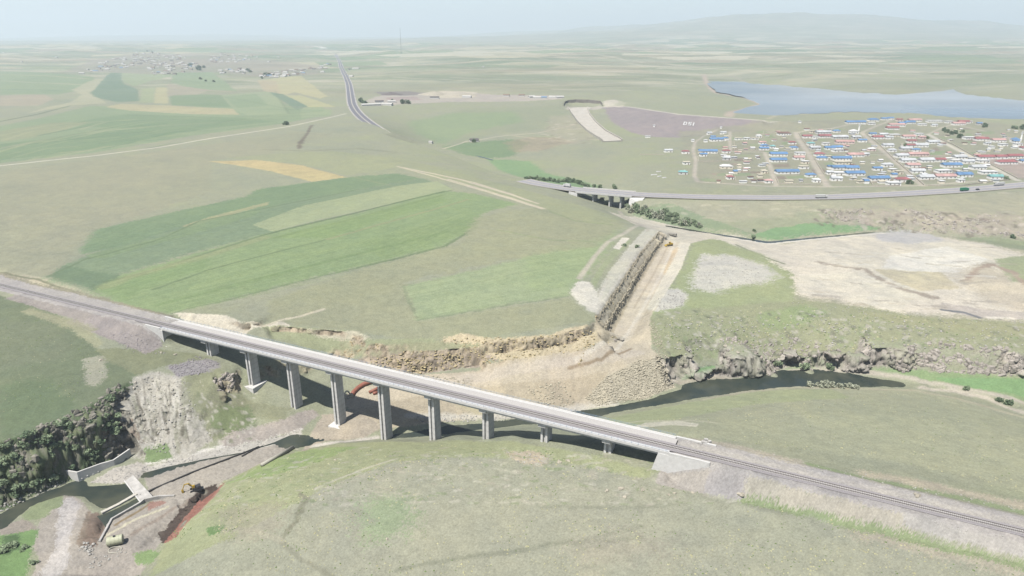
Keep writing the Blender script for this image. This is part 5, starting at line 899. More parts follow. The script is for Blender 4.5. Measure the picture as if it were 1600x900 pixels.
for s_ in (-1.6, 0, 1.6): d = MB(); d.tube([c0+ax*(s_-.12), c0+ax*(s_+.12)], 2.06, 20); part(d, 'hoop', TANK, tk)
d = MB(); d.tube([c0+Vector((0, 0, 1.9)), c0+Vector((0, 0, 2.4))], .5, 12); part(d, 'hatch', DMETAL, tk)
rg = thing('hose_ring', 'pale hoop of pipe lying flat on the ground below the tank', 'hose ring', P3(180, 860)); c0 = P3(180, 860, .3)
d = MB(); d.tube([c0+Vector((math.cos(t)*2.6, math.sin(t)*2.0, .15*math.sin(3*t))) for t in np.linspace(0, 2*math.pi, 25)], .25, 6, False); part(d, 'hoop', PIPEC, rg, None, True)
# machines
def excavator(pos, rz, label):
    r = thing('excavator', label, 'excavator', pos, rz); W = lambda d, nm, m, p=None: d.build(nm, m, p or r)
    for y in (-1.25, 1.25):
        d = MB(); d.prism([(-2.0, y-.32), (2.0, y-.32), (2.0, y+.32), (-2.0, y+.32)], .12, .95); d.tube([(-2, y-.32, .52), (-2, y+.32, .52)], .46, 10); d.tube([(2, y-.32, .52), (2, y+.32, .52)], .46, 10); W(d, 'track', DMETAL)
    d = MB(); d.box((0, 0, .95), (1.6, 1.9, .5)); W(d, 'undercarriage', DMETAL)
    d = MB(); d.box((-.5, 0, 1.75), (3.6, 2.7, 1.1), 0, .94); d.box((-1.7, 0, 2.45), (1.3, 2.5, .5), 0, .85); W(d, 'body', DMETAL)
    d = MB(); d.box((.7, .75, 2.65), (1.4, 1.05, 1.6), 0, .86); cb = W(d, 'cab', YELL); d = MB(); d.box((1.42, .75, 2.8), (.08, .85, 1.0)); W(d, 'windscreen', GLASS, cb)
    d = MB(); d.tube([(.9, -.25, 2.0), (2.6, -.25, 4.4), (4.6, -.25, 4.3)], [.34, .36, .26], 6); W(d, 'boom', YELL)
    d = MB(); d.tube([(4.3, -.25, 4.6), (5.6, -.25, 1.6)], [.26, .2], 6); W(d, 'stick', YELL)
    d = MB(); d.tube([(1.6, -.25, 2.3), (3.0, -.25, 4.0)], .1, 6); W(d, 'hydraulic_ram', STEEL)
    d = MB(); d.prism([(5.1, -.8), (6.1, -.8), (6.1, .3), (5.1, .3)], [.3, .6, .6, .3], [1.3, 1.7, 1.7, 1.3]); W(d, 'bucket', YELL)
    return r
excavator(P3(306, 766), math.radians(205), 'yellow armed excavator with dark body digging beside the red earth trench')
def loader(pos, rz, label):
    r = thing('wheel_loader', label, 'loader', pos, rz)
    d = MB(); d.box((-1.6, 0, 1.75), (3.2, 2.3, 1.3), 0, .9); d.box((.9, 0, 1.4), (2.0, 1.5, .8)); d.build('body', YELL, r)
    d = MB(); d.box((-.3, 0, 2.9), (1.6, 1.7, 1.5), 0, .85); cb = d.build('cab', YELL, r); d = MB(); d.box((.5, 0, 3.0), (.1, 1.4, .9)); d.build('windscreen', GLASS, cb)
    for x in (-1.8, 1.5):
        for y in (-1.15, 1.15): d = MB(); d.tube([(x, y-.35, .85), (x, y+.35, .85)], .85, 14); w_ = d.build('wheel', DARKM, r); d = MB(); d.tube([(x, y-.38, .85), (x, y+.38, .85)], .4, 10); d.build('rim', YELL, w_)
    for y in (-.7, .7): d = MB(); d.tube([(.9, y, 1.9), (2.8, y, 1.3), (3.5, y, .6)], .18, 6); d.build('lift_arm', YELL, r)
    d = MB(); d.prism([(3.3, -1.5), (4.6, -1.5), (4.6, 1.5), (3.3, 1.5)], [.15, .15, .15, .15], [1.5, .5, .5, 1.5]); d.build('bucket', YELL, r)
    return r
loader(P3(1046, 384), math.radians(200), 'yellow wheel loader working on the floor of the rock cutting')
def truck(pos, rz, label, bm_, cm_, L_=9.0, name='truck', cat='truck', group=None, tip=False):
    r = thing(name, label, cat, pos, rz, group)
    d = MB(); d.box((0, 0, .95), (L_, 1.6, .3)); d.build('chassis', DMETAL, r)
    d = MB(); d.box((L_/2-.9, 0, 2.0), (2.0, 2.4, 2.2), 0, .94); cb = d.build('cab', cm_, r); d = MB(); d.box((L_/2+.08, 0, 2.4), (.1, 2.0, .9)); d.build('windscreen', GLASS, cb)
    d = MB(); 
    if tip: d.prism([(-L_/2, -1.25), (L_/2-2.3, -1.25), (L_/2-2.3, 1.25), (-L_/2, 1.25)], [1.6, 1.1, 1.1, 1.6], [2.5, 2.8, 2.8, 2.5])
    else: d.box((-1.2, 0, 2.45), (L_-2.6, 2.5, 2.7))
    d.build('load_body', bm_, r)
    for x in (L_/2-1.2, -L_/2+1.4, -L_/2+2.7):
        for y in (-1.0, 1.0): d = MB(); d.tube([(x, y-.2, .52), (x, y+.2, .52)], .52, 12); d.build('wheel', DARKM, r)
    return r
GREYT = surf('grey truck paint', (178, 172, 160), .6, .15); GREENT = surf('green truck paint', (52, 150, 112), .5, .1)
truck(P3(1050, 369), math.radians(-35), 'grey dump truck parked above the yellow loader in the cutting', GREYT, GREYT, 8.5, 'dump_truck', 'dump truck', tip=True)
def road_dir(px):
    i = int(np.argmin(np.abs(H2[:, 0]/H2[:, 1]-at(px, 300, 1)[0]/at(px, 300, 1)[1]))); t = H2[min(i+1, len(H2)-1)]-H2[i-1]; return H2[i], math.atan2(t[1], t[0])
def on_road(px, side):
    q, a = road_dir(px); return Vector((q[0]-math.sin(a)*side, q[1]+math.cos(a)*side, q[2]+.02)), a
p, a = on_road(1283, -5.4); truck(p, a, 'long white lorry on the highway below the first long village street', WHITEP, WHITEP, 13, 'lorry', 'lorry')
p, a = on_road(1496, -5.4); truck(p, a, 'green lorry on the highway right of the village houses', GREENT, GREENT, 10.5, 'lorry', 'lorry')
p, a = on_road(882, 5.4); truck(p, a+math.pi, 'white box lorry on the highway left of the highway bridge', WHITEP, WHITEP, 9, 'lorry', 'lorry')
p, a = on_road(1567, 5.4); truck(p, a+math.pi, 'long white lorry at the right end of the highway behind the black car', WHITEP, WHITEP, 14, 'lorry', 'lorry')
def car(pos, rz, m, label, name='car'):
    r = thing(name, label, 'car', pos, rz)
    d = MB(); d.box((0, 0, .72), (4.4, 1.8, .7), 0, .95); d.box((-.2, 0, 1.3), (2.5, 1.6, .55), 0, .8); d.build('body', m, r)
    d = MB(); d.box((-.2, 0, 1.31), (2.3, 1.63, .36), 0, .86); d.build('window', GLASS, r)
    for x in (-1.35, 1.35):
        for y in (-.8, .8): d = MB(); d.tube([(x, y-.12, .33), (x, y+.12, .33)], .33, 10); d.build('wheel', DARKM, r)
    return r
BLACKC = surf('black car paint', (48, 50, 56), .3, .1)
p, a = on_road(1517, -5.4); car(p, a, BLACKC, 'black car following the green lorry on the highway')
def far_road(f, side):
    i = int(f*(len(H1)-1)); t = H1[min(i+1, len(H1)-1)]-H1[max(i-1, 0)]; t /= np.linalg.norm(t[:2]); return Vector((H1[i][0]-t[1]*side, H1[i][1]+t[0]*side, H1[i][2]+.02)), math.atan2(t[1], t[0])
for f, lab in ((.42, 'white lorry on the far straight highway near the hazy village'), (.62, 'white lorry on the far highway where it passes the quarry'), (.27, 'white lorry highest up the far highway near the skyline')):
    p, a = far_road(f, 5.4); truck(p, a, lab, WHITEP, WHITEP, 12, 'lorry', 'lorry')
# pale concrete blocks at the end of the bridge
bp = P3(1100, 693)
for k, (dx, dy, sx, sy, sz, rz, lab) in enumerate(((0, 0, 2.6, 1.3, 1.2, -.3, 'largest pale concrete block in the heap by the right bridge end'), (2.6, .9, 1.5, 1.2, 1.1, .4, 'right hand pale concrete block in the heap by the right bridge end'), (1.2, 1.8, 1.8, 1.2, 1.5, -.1, 'tallest pale block at the back of the heap by the bridge end'), (-2.6, -.2, 3.4, .8, .8, -.44, 'long low pale kerb block beside the heap at the bridge end'))):
    x, y = bp.x+dx, bp.y+dy; z = float(hsample(x, y)); d = MB(); d.box((0, 0, sz/2-.1), (sx, sy, sz), 0, .92); o = d.build('concrete_block', SITEC, None, loc=(x, y, z)); o.rotation_euler = (.05, .06, rz); tag(o, lab, 'concrete block', 'concrete blocks by the bridge end')

# ---------------------------------------------------------------- village houses
WALLS = {k: surf('plaster '+k, c, .9, .08, .8, raw=True) for k, c in {'white': (.52, .51, .48), 'cream': (.46, .42, .34), 'grey': (.36, .35, .335), 'pink': (.46, .37, .34)}.items()}
ROOFS = {k: surf('roof '+k, c, .7, .26, .12) for k, c in {'blue': (112, 152, 196), 'red': (172, 110, 112), 'pink': (210, 172, 166), 'grey': (212, 215, 217), 'white': (240, 240, 238), 'brown': (138, 110, 100), 'teal': (140, 196, 194), 'cream': (222, 214, 192)}.items()}
WIN = surf('dark window', (60, 66, 74), .3, .1); DOORM = surf('brown door', (116, 84, 66), .7, .1)
def house(pos, rz, L_, Dp, hh, wall, roof, label, group, hip=False, flat=False, detail=True, name='house'):
    r = thing(name, label, 'house', pos, rz, group); x, y = L_/2, Dp/2
    d = MB(); d.box((0, 0, hh/2-.6), (L_, Dp, hh+1.2)); d.build('wall', WALLS[wall], r)
    e = .45; rh = .5 if flat else Dp*.26; d = MB(); i = min(x*.9, y) if hip else 0
    vs = [(-x-e, -y-e, hh+.02), (x+e, -y-e, hh+.02), (x+e, y+e, hh+.02), (-x-e, y+e, hh+.02)]
    if flat: d.add(vs+[(a, b, c_+.35) for a, b, c_ in vs], [(3, 2, 1, 0), (4, 5, 6, 7), (0, 1, 5, 4), (1, 2, 6, 5), (2, 3, 7, 6), (3, 0, 4, 7)])
    else: d.add(vs+[(-x-e+i, 0, hh+rh), (x+e-i, 0, hh+rh)], [(0, 3, 2, 1), (0, 1, 5, 4), (2, 3, 4, 5), (1, 2, 5), (3, 0, 4)])
    rf = d.build('roof', ROOFS[roof], r)
    if detail:
        nw = max(2, int(L_/4.2))
        for k in range(nw):
            xx = -x+L_*(k+.5)/nw; d = MB()
            if k == nw//2: d.box((xx, -y-.03, 1.05), (1.1, .1, 2.1)); d.build('door', DOORM, r)
            else: d.box((xx, -y-.03, 1.75), (1.3, .1, 1.15)); d.build('window', WIN, r)
        if not flat: d = MB(); d.box((x*.4, .4, hh+rh*.9), (.6, .6, 1.4)); d.build('chimney', WALLS['grey'], rf)
    return r
A_ = [(635, 322, 105, 'white', 'blue', 0), (705, 318, 50, 'white', 'blue', 1), (605, 300, 38, 'white', 'blue', 0), (565, 422, 150, 'white', 'blue', 0), (525, 447, 58, 'white', 'blue', 0), (1030, 372, 62, 'white', 'blue', 1), (1030, 396, 72, 'white', 'blue', 0), (1098, 380, 44, 'white', 'teal', 1), (1275, 390, 66, 'white', 'blue', 1), (1150, 446, 138, 'white', 'blue', 0), (1150, 494, 130, 'white', 'blue', 0), (1222, 592, 190, 'white', 'blue', 0), (1415, 618, 82, 'white', 'blue', 1), (1512, 478, 84, 'white', 'blue', 1), (1575, 392, 80, 'white', 'blue', 0), (1415, 356, 62, 'white', 'teal', 1), (1578, 552, 44, 'white', 'blue', 0), (790, 592, 30, 'cream', 'blue', 0),
      (378, 425, 62, 'white', 'red', 1), (715, 420, 62, 'white', 'red', 1), (748, 637, 56, 'white', 'red', 1), (1066, 668, 66, 'white', 'pink', 1), (1262, 346, 60, 'white', 'red', 1), (1388, 296, 76, 'white', 'red', 0), (1490, 446, 82, 'white', 'red', 1), (1318, 474, 86, 'white', 'pink', 0), (1535, 294, 105, 'white', 'red', 0), (1195, 272, 105, 'white', 'brown', 1), (1014, 346, 56, 'white', 'pink', 0),
      (236, 413, 66, 'white', 'grey', 0), (385, 515, 55, 'white', 'cream', 0), (358, 597, 72, 'grey', 'teal', 1), (720, 478, 64, 'grey', 'grey', 1), (718, 548, 100, 'cream', 'white', 1), (825, 542, 28, 'cream', 'cream', 1), (1030, 588, 46, 'cream', 'cream', 1), (995, 622, 36, 'cream', 'cream', 0), (1358, 550, 76, 'white', 'cream', 0), (1368, 508, 58, 'cream', 'white', 0), (1462, 662, 60, 'white', 'white', 1), (1452, 392, 84, 'grey', 'grey', 0), (1328, 436, 78, 'white', 'white', 0), (1572, 596, 50, 'white', 'grey', 0), (1540, 354, 56, 'white', 'white', 0), (818, 312, 60, 'white', 'cream', 0), (885, 310, 50, 'white', 'white', 0), (950, 308, 60, 'white', 'cream', 0), (985, 290, 44, 'white', 'white', 1), (545, 330, 24, 'white', 'white', 0), (690, 262, 46, 'white', 'grey', 0), (575, 266, 36, 'white', 'grey', 0), (1425, 252, 38, 'cream', 'cream', 0), (1520, 262, 120, 'grey', 'grey', 0), (438, 326, 22, 'white', 'white', 0), (1450, 300, 44, 'white', 'white', 0), (500, 424, 30, 'cream', 'white', 0)]
B_ = [(40, 250, 58, 'white', 'blue', 1), (70, 302, 130, 'grey', 'grey', 0), (205, 302, 68, 'grey', 'grey', 0), (110, 342, 145, 'pink', 'pink', 0), (255, 330, 64, 'white', 'blue', 0), (45, 388, 86, 'white', 'blue', 0), (50, 410, 86, 'white', 'white', 0), (330, 402, 62, 'pink', 'white', 1), (200, 452, 130, 'white', 'pink', 0), (278, 444, 60, 'grey', 'grey', 0), (85, 480, 155, 'white', 'blue', 0), (95, 514, 135, 'cream', 'cream', 0), (60, 558, 120, 'white', 'blue', 0), (170, 560, 110, 'white', 'blue', 0), (75, 602, 110, 'white', 'white', 0), (195, 608, 155, 'white', 'blue', 0), (40, 650, 88, 'white', 'grey', 0), (395, 650, 165, 'white', 'blue', 0), (518, 618, 40, 'white', 'blue', 0), (592, 660, 112, 'white', 'red', 1), (380, 564, 72, 'white', 'blue', 0), (464, 534, 84, 'white', 'grey', 1), (560, 594, 56, 'cream', 'cream', 0), (505, 574, 60, 'cream', 'white', 0), (288, 672, 36, 'white', 'blue', 0), (515, 688, 105, 'white', 'white', 0),
      (385, 304, 84, 'white', 'red', 0), (340, 275, 56, 'white', 'blue', 0), (430, 280, 70, 'white', 'grey', 0), (520, 284, 90, 'cream', 'white', 0), (475, 304, 60, 'white', 'grey', 0), (200, 178, 165, 'white', 'blue', 0), (345, 158, 85, 'white', 'blue', 1), (438, 148, 56, 'white', 'blue', 0), (488, 143, 46, 'white', 'blue', 0), (330, 186, 56, 'white', 'white', 0), (560, 156, 50, 'pink', 'red', 0), (585, 184, 60, 'white', 'blue', 0), (650, 178, 78, 'white', 'blue', 0), (505, 226, 100, 'white', 'red', 0), (540, 200, 130, 'white', 'pink', 0), (690, 160, 105, 'white', 'pink', 0), (750, 192, 66, 'white', 'white', 0), (855, 166, 125, 'white', 'white', 0), (970, 172, 56, 'white', 'white', 0), (1095, 174, 90, 'white', 'red', 0), (1055, 188, 100, 'white', 'pink', 0), (1142, 170, 38, 'white', 'white', 0), (850, 200, 44, 'white', 'grey', 0), (1222, 186, 40, 'grey', 'blue', 0),
      (468, 370, 86, 'white', 'grey', 0), (500, 410, 66, 'white', 'grey', 1), (618, 400, 92, 'grey', 'grey', 0), (704, 408, 60, 'white', 'blue', 1), (655, 372, 66, 'white', 'red', 0), (745, 370, 100, 'white', 'grey', 0), (662, 334, 72, 'white', 'red', 0), (845, 342, 96, 'white', 'grey', 0), (640, 298, 100, 'white', 'pink', 0), (725, 276, 66, 'white', 'white', 0), (748, 302, 56, 'pink', 'pink', 0), (582, 458, 105, 'white', 'grey', 0), (720, 446, 160, 'pink', 'pink', 0), (635, 498, 120, 'white', 'grey', 0), (790, 496, 120, 'white', 'grey', 0), (898, 492, 86, 'white', 'red', 0), (1065, 468, 105, 'white', 'grey', 0), (1035, 500, 84, 'white', 'white', 0), (1128, 506, 100, 'white', 'grey', 0), (998, 538, 155, 'white', 'blue', 0), (678, 538, 105, 'white', 'pink', 0), (715, 586, 108, 'white', 'grey', 0), (930, 584, 120, 'white', 'white', 0), (1215, 556, 120, 'white', 'grey', 0), (1300, 594, 130, 'white', 'white', 0), (1100, 618, 130, 'white', 'blue', 0), (945, 632, 165, 'white', 'pink', 0), (785, 638, 125, 'white', 'grey', 0), (1070, 662, 52, 'white', 'white', 0), (1362, 636, 105, 'white', 'teal', 0), (910, 672, 36, 'cream', 'white', 0),
      (1140, 306, 86, 'white', 'white', 0), (1245, 318, 105, 'white', 'red', 0), (1385, 330, 105, 'white', 'pink', 0), (1290, 352, 46, 'white', 'grey', 0), (1420, 362, 64, 'white', 'white', 0), (1325, 382, 38, 'white', 'white', 0), (1280, 470, 135, 'white', 'red', 0), (1405, 468, 95, 'white', 'red', 0), (1520, 462, 125, 'white', 'red', 0), (1455, 512, 160, 'white', 'red', 1), (1255, 500, 92, 'white', 'white', 0), (1582, 502, 44, 'white', 'blue', 0), (1545, 358, 64, 'white', 'white', 0), (1585, 392, 46, 'white', 'red', 0), (1525, 336, 46, 'white', 'blue', 0)]
HL = [(1000+x/5.293, 160+y/5.293, w_/5.293, wl, rf, hp) for x, y, w_, wl, rf, hp in A_]+[(1300+x/5.293, 160+y/5.293, w_/5.293, wl, rf, hp) for x, y, w_, wl, rf, hp in B_]
ST = {'first': [(1243, 207), (1262, 238), (1293, 291)], 'second': [(1347, 207), (1385, 240), (1442, 290)], 'third': [(1450, 210), (1500, 236), (1590, 282)], 'loop': [(1086, 200), (1085, 300)], 'lane': [(1141, 190), (1141, 236), (1200, 238), (1213, 291)]}
def street_x(s_, y): p = ST[s_]; return float(np.interp(y, [q[1] for q in p], [q[0] for q in p]))
def block(x, y):
    if y < 201.5 and x > 1300: return 'in the cluster near the lake shore'
    if x < street_x('loop', y): return 'on the grass left of the left edge road'
    if x < street_x('lane', y): return 'between the left edge road and narrow lane'
    if x < street_x('first', y): return 'between narrow lane and first long street'
    if x < street_x('second', y): return 'between first and second long streets'
    if x < street_x('third', y): return 'between second and third long streets'
    return 'right of the third long street'
ORD = ['frontmost', 'second', 'third', 'fourth', 'fifth', 'sixth', 'seventh', 'eighth', 'ninth', 'tenth', 'eleventh', 'twelfth', 'thirteenth', 'fourteenth', 'fifteenth', 'sixteenth']
grp = {}
for i, q in enumerate(HL): grp.setdefault((block(q[0], q[1]), q[4]), []).append(i)
rank = {}
for k, v in grp.items():
    for r_, i in enumerate(sorted(v, key=lambda i: -HL[i][1])): rank[i] = (r_, len(v))
hr = random.Random(5)
for i, (px, py, w_, wl, rf, hp) in enumerate(HL):
    x, y, z = hit(px, py); k = (CZ-z)/(SP+(py-450)/F*CP); L_ = w_/F*k; r_, n_ = rank[i]
    size = 'long' if L_ > 19 else 'small' if L_ < 9 else ''
    lab = f"{size} {rf}-roofed {wl} house {block(px, py)}"+('' if n_ == 1 else f", {ORD[r_]} from the highway")
    Dp = min(max(6.0, L_*.55), 9.5); big = 1.35 if (i == 1) else 1.0
    house((x, y+Dp*.4, z), hr.uniform(-.06, .1), L_, Dp, 3.3*big+hr.uniform(-.2, .3), wl, rf, ' '.join(lab.split()), 'village houses below the lake', bool(hp), rf in ('white', 'cream') and not hp, L_ > 7)
for k in range(230):
    fx_ = hr.random(); y = 203+84*hr.random()**.9; x = 1120+fx_*470
    if any(abs(x-q_[0]) < q_[2]*.5+4 and abs(y-q_[1]) < 3 for q_ in HL) or any(abs(x-street_x(s_, y)) < 6 for s_ in ('first', 'second', 'third', 'lane')): continue
    wx, wy, wz = hit(x, y); c_ = hr.choice(('grey', 'white', 'brown', 'pink', 'cream', 'grey')); house((wx, wy, wz), hr.uniform(-.3, .3), hr.uniform(4, 9), hr.uniform(3.5, 5.5), 2.5, hr.choice(('white', 'cream', 'grey')), c_, f'tiny {c_}-roofed shed in the yards {block(x, y)}', 'yard sheds of the village', False, hr.random() < .5, False, 'shed')
# minarets and mosques
def mosque(px, py, mx, my, top, label1, label2, L_=14, roof='white'):
    x, y, z = hit(px, py); r = thing('mosque', label1, 'mosque', (x, y, z))
    d = MB(); d.box((0, 4, 2), (L_, 9, 6)); d.build('wall', WALLS['white'], r); d = MB(); d.add([(-L_/2-.4, -.9, 5.02), (L_/2+.4, -.9, 5.02), (L_/2+.4, 8.9, 5.02), (-L_/2-.4, 8.9, 5.02), (0, 4, 8)], [(3, 2, 1, 0), (0, 1, 4), (1, 2, 4), (2, 3, 4), (3, 0, 4)]); d.build('roof', ROOFS[roof], r)
    for k in range(3): d = MB(); d.box((-L_/3+k*L_/3, -.53, 2.6), (1.2, .1, 2.4)); d.build('window', WIN, r)
    x, y, z = hit(mx, my); r = thing('minaret', label2, 'minaret', (x, y, z)); h = top
    d = MB(); d.tube([(0, 0, -1), (0, 0, h*.3), (0, 0, h*.32), (0, 0, h*.72)], [1.5, 1.5, 1.2, 1.15], 12); d.build('shaft', WALLS['white'], r)
    d = MB(); d.tube([(0, 0, h*.70), (0, 0, h*.75), (0, 0, h*.78)], [1.2, 2.0, 2.0], 12); d.build('balcony', WALLS['white'], r)
    d = MB(); d.tube([(0, 0, h*.78), (0, 0, h*.88), (0, 0, h)], [1.0, 1.0, .08], 12); d.build('spire', ROOFS['grey'], r)
mosque(1335, 209.5, 1341.5, 206, 15, 'white village mosque with pale roof beside the second long street', 'slim white minaret beside the small village mosque', 14)
mosque(1588, 223, 1594.5, 221, 17, 'white mosque with blue roof at the right edge of the village', 'thick white minaret at the right edge of the village', 11, 'blue')
# garden walls
GW = surf('garden wall', (214, 206, 190), .95, .12, .6)
def gw(lab, pts, z_=1.4):
    pp = []
    for a, b in zip(pts[:-1], pts[1:]):
        n = max(1, int(math.hypot(b[0]-a[0], b[1]-a[1])/6))
        for k in range(n): pp.append((a[0]+(b[0]-a[0])*k/n, a[1]+(b[1]-a[1])*k/n))
    pp.append(pts[-1]); o = wall_path('garden_wall', lab, [(P3(*q), z_) for q in pp], .5, GW, 'wall', 'garden walls of the village')
fa = lambda *p: [(1000+x/5.293, 160+y/5.293) for x, y in p]; fb = lambda *p: [(1300+x/5.293, 160+y/5.293) for x, y in p]
gw('pale wall round the yard of the large blue house by the edge road', fa((478, 450), (484, 490), (610, 490), (762, 488)))
gw('pale wall round the empty plot left of the pink-roofed corner house', fa((784, 618), (792, 655), (900, 660), (1010, 664)))
gw('long pale wall around the lowest plot left of the first long street', fa((1122, 620), (1146, 674), (1300, 680), (1500, 684)))
gw('L shaped pale wall around the upper left plots by the narrow lane', fa((776, 312), (782, 400), (900, 402), (1030, 404)))
gw('pale wall in front of the brown-roofed house at the back', fa((1018, 275), (1020, 246), (1130, 250)))
gw('pale wall along the right side of the first long street', fa((1312, 258), (1360, 330), (1408, 402), (1470, 405)))
gw('pale wall along the lower right side of the first long street', fa((1440, 464), (1480, 530), (1528, 604)))
gw('pale wall along the upper right side of the second long street', fb((282, 262), (380, 340), (440, 400), (520, 480)))
gw('pale wall along the lower right side of the second long street', fb((528, 486), (600, 546), (680, 616), (760, 686)))
gw('pale front wall of the frontmost blue-roofed plot below the second street', fb((302, 632), (338, 690), (460, 694), (560, 692)))
gw('pale front wall below the pink houses near the highway', fb((770, 688), (900, 694), (1080, 690), (1280, 664), (1480, 640)))
gw('pale wall along the right side of the third long street', fb((880, 300), (1000, 350), (1200, 462), (1400, 560), (1540, 634)))
gw('pale back wall of the middle gardens beside the second long street', fb((520, 440), (700, 442), (900, 445), (1080, 448)))
gw('thin pale fence wall above the empty field left of the village', fa((0, 432), (100, 432), (212, 432)), 1.0)
gw('pale wall crossing the gardens right of the first long street', fa((1450, 420), (1588, 422))+fb((60, 424), (240, 424), (420, 424)))
gw('pale wall below the back cluster of houses', fb((60, 330), (200, 318), (300, 318)))
# huts on the dam and lone buildings
for px, py, w_, lab in ((1022, 198, 2.2, 'tiny white hut on the violet dam face left of the letters'), (1126.5, 200.5, 2.2, 'tiny white hut at the foot of the dam right of the letters'), (1249.5, 192, 3.6, 'small white hut at the right end of the dam crest'), (1012, 215, 7, 'roofless pale ruin on the grass below the dam')):
    x, y, z = hit(px, py); house((x, y, z), 0, max(w_/F*1350, 3), 4, 3, 'white', 'white', lab, 'small buildings around the dam', False, True, False, 'hut')
# slabs on the grass left of the village
for k, (px, py, L_, rz) in enumerate(((1022, 273.5, 8, .25), (1029, 268.5, 6, .1), (1030.5, 276, 6, .5), (1038, 278, 5, .3))):
    x, y, z = hit(px, py); d = MB(); d.box((0, 0, .3), (L_, 2.6, 1.0), 0, .95); o = d.build('concrete_slab', CONC, None, loc=(x, y, z)); o.rotation_euler = (0, 0, rz)
    tag(o, ['leftmost pale slab lying on the grass left of the village', 'uppermost pale slab lying on the grass left of the village', 'tilted pale slab between the others on the grass', 'rightmost small pale slab on the grass left of the village'][k], 'slab', 'slabs lying on the grass')

# ---------------------------------------------------------------- far village on the left, quarry buildings
FW = [surf('far wall', c, .9, .1) for c in ((240, 238, 232), (226, 220, 210), (196, 184, 170))]; FR_ = {k: surf('far roof '+k, c, .8, .1) for k, c in (('pale', (214, 212, 206)), ('brown', (150, 126, 110)), ('dark', (112, 106, 104)), ('blue', (128, 162, 196)))}
def small_house(px, py, L_, rk_, lab, group, wk=0, Dp=None, hh=3.2):
    x, y, z = hit(px, py); Dp = Dp or min(L_*.6, 9); r = thing('far_house', lab, 'house', (x, y, z), fr.uniform(-.5, .5), group)
    d = MB(); d.box((0, 0, hh/2-.5), (L_, Dp, hh+1)); d.build('wall', FW[wk], r)
    d = MB(); a, b = L_/2+.4, Dp/2+.4; d.add([(-a, -b, hh+.02), (a, -b, hh+.02), (a, b, hh+.02), (-a, b, hh+.02), (-a, 0, hh+Dp*.28), (a, 0, hh+Dp*.28)], [(0, 3, 2, 1), (0, 1, 5, 4), (2, 3, 4, 5), (1, 2, 5), (3, 0, 4)]); d.build('roof', FR_[rk_], r)
fr = random.Random(3)
def sprinkle(poly, n, where, group):
    xs = [p[0] for p in poly]; ys = [p[1] for p in poly]; k = 0; got = []
    while k < n:
        x, y = fr.uniform(min(xs), max(xs)), fr.uniform(min(ys), max(ys))
        if not pip(poly, np.array([x]), np.array([y]))[0]: continue
        if any(abs(x-a) < 3.2 and abs(y-b) < 1.1 for a, b in got): 
            if fr.random() < .9: continue
        got.append((x, y)); k += 1
        rk_ = fr.choices(['pale', 'brown', 'dark', 'blue'], [5, 3, 2, .6])[0]
        small_house(x, y, fr.uniform(9, 22), rk_, f'small hazy {rk_}-roofed house {where}', group, fr.choice((0, 0, 1, 2)))
sprinkle([(148, 105), (160, 96), (185, 90), (215, 82), (236, 78), (250, 84), (290, 87), (290, 93), (255, 98), (200, 106), (160, 112), (122, 117), (125, 112)], 90, 'in the dense left part of the far left village', 'houses of the far village')
sprinkle([(230, 102), (262, 96), (310, 98), (300, 110), (270, 118), (238, 117)], 48, 'in the middle of the far left village above the fields', 'houses of the far village')
sprinkle([(328, 88), (345, 84), (380, 87), (412, 88), (400, 93), (350, 100), (330, 102)], 34, 'in the small upper cluster right of the far trees', 'houses of the far village')
sprinkle([(342, 110), (390, 106), (398, 114), (360, 117), (344, 115)], 18, 'in the row below the upper cluster, left of dark trees', 'houses of the far village')
sprinkle([(405, 118), (440, 112), (480, 106), (515, 100), (520, 106), (470, 117), (430, 122), (408, 122)], 46, 'in the row nearest the far highway', 'houses of the far village')
for x, y, w_, lab in ((5, 83, 16, 'lone pale house at the far left edge below the skyline'), (88, 90, 14, 'lone pale house left of the far village'), (34, 97, 12, 'tiny pale house on the slope at the far left'), (283, 64.5, 45, 'long white farm shed on the skyline above the far village'), (298, 64.5, 40, 'second white farm shed on the skyline right of the longest'), (309, 65, 34, 'third white farm shed at the right on the skyline'), (130, 65, 30, 'lone white building on the skyline far left'), (435, 90, 14, 'lone house between upper cluster and far highway'), (420, 97, 14, 'lone house on the slope below the upper cluster'), (504, 113, 16, 'lone pale house beside the far highway bend')):
    small_house(x, y, w_, 'pale', lab, 'outlying buildings on the far left plain')
Q = [(265, 458, 30, 'dark', 'dark roofed quarry building beside green trees'), (228, 472, 66, 'pale', 'long white walled quarry building at the left end'), (320, 458, 28, 'pale', 'small pale quarry shed right of the dark roofed building'), (300, 470, 40, 'pale', 'pale yard building in front of the quarry trees'), (512, 440, 34, 'dark', 'dark machine shed between the two pale gravel heaps'), (656, 436, 34, 'pale', 'cream shed in front of the right gravel heap'), (832, 430, 24, 'brown', 'brown roofed shed right of the gravel heaps'), (900, 430, 22, 'brown', 'second brown shed halfway to the spillway'), (945, 436, 24, 'pale', 'pale shed right of the second brown shed'), (970, 440, 30, 'pale', 'low pale shed in the camp left of the spillway'), (1040, 438, 30, 'pale', 'tall white building in the camp left of the spillway'), (1070, 438, 30, 'pale', 'white building nearest the spillway headwall'), (1000, 440, 20, 'blue', 'small blue roofed cabin in the camp left of the spillway'), (160, 308, 46, 'pale', 'long white building right of the far highway'), (132, 312, 18, 'dark', 'small dark building right of the far highway'), (140, 343, 22, 'pale', 'lone white house right of the far highway bend'), (728, 300, 12, 'pale', 'tiny white hut alone on the far pasture'), (495, 640, 10, 'pale', 'tiny white hut on the valley slope left of the stream'), (688, 632, 22, 'dark', 'dark roofed hut on the valley floor above the stream')]
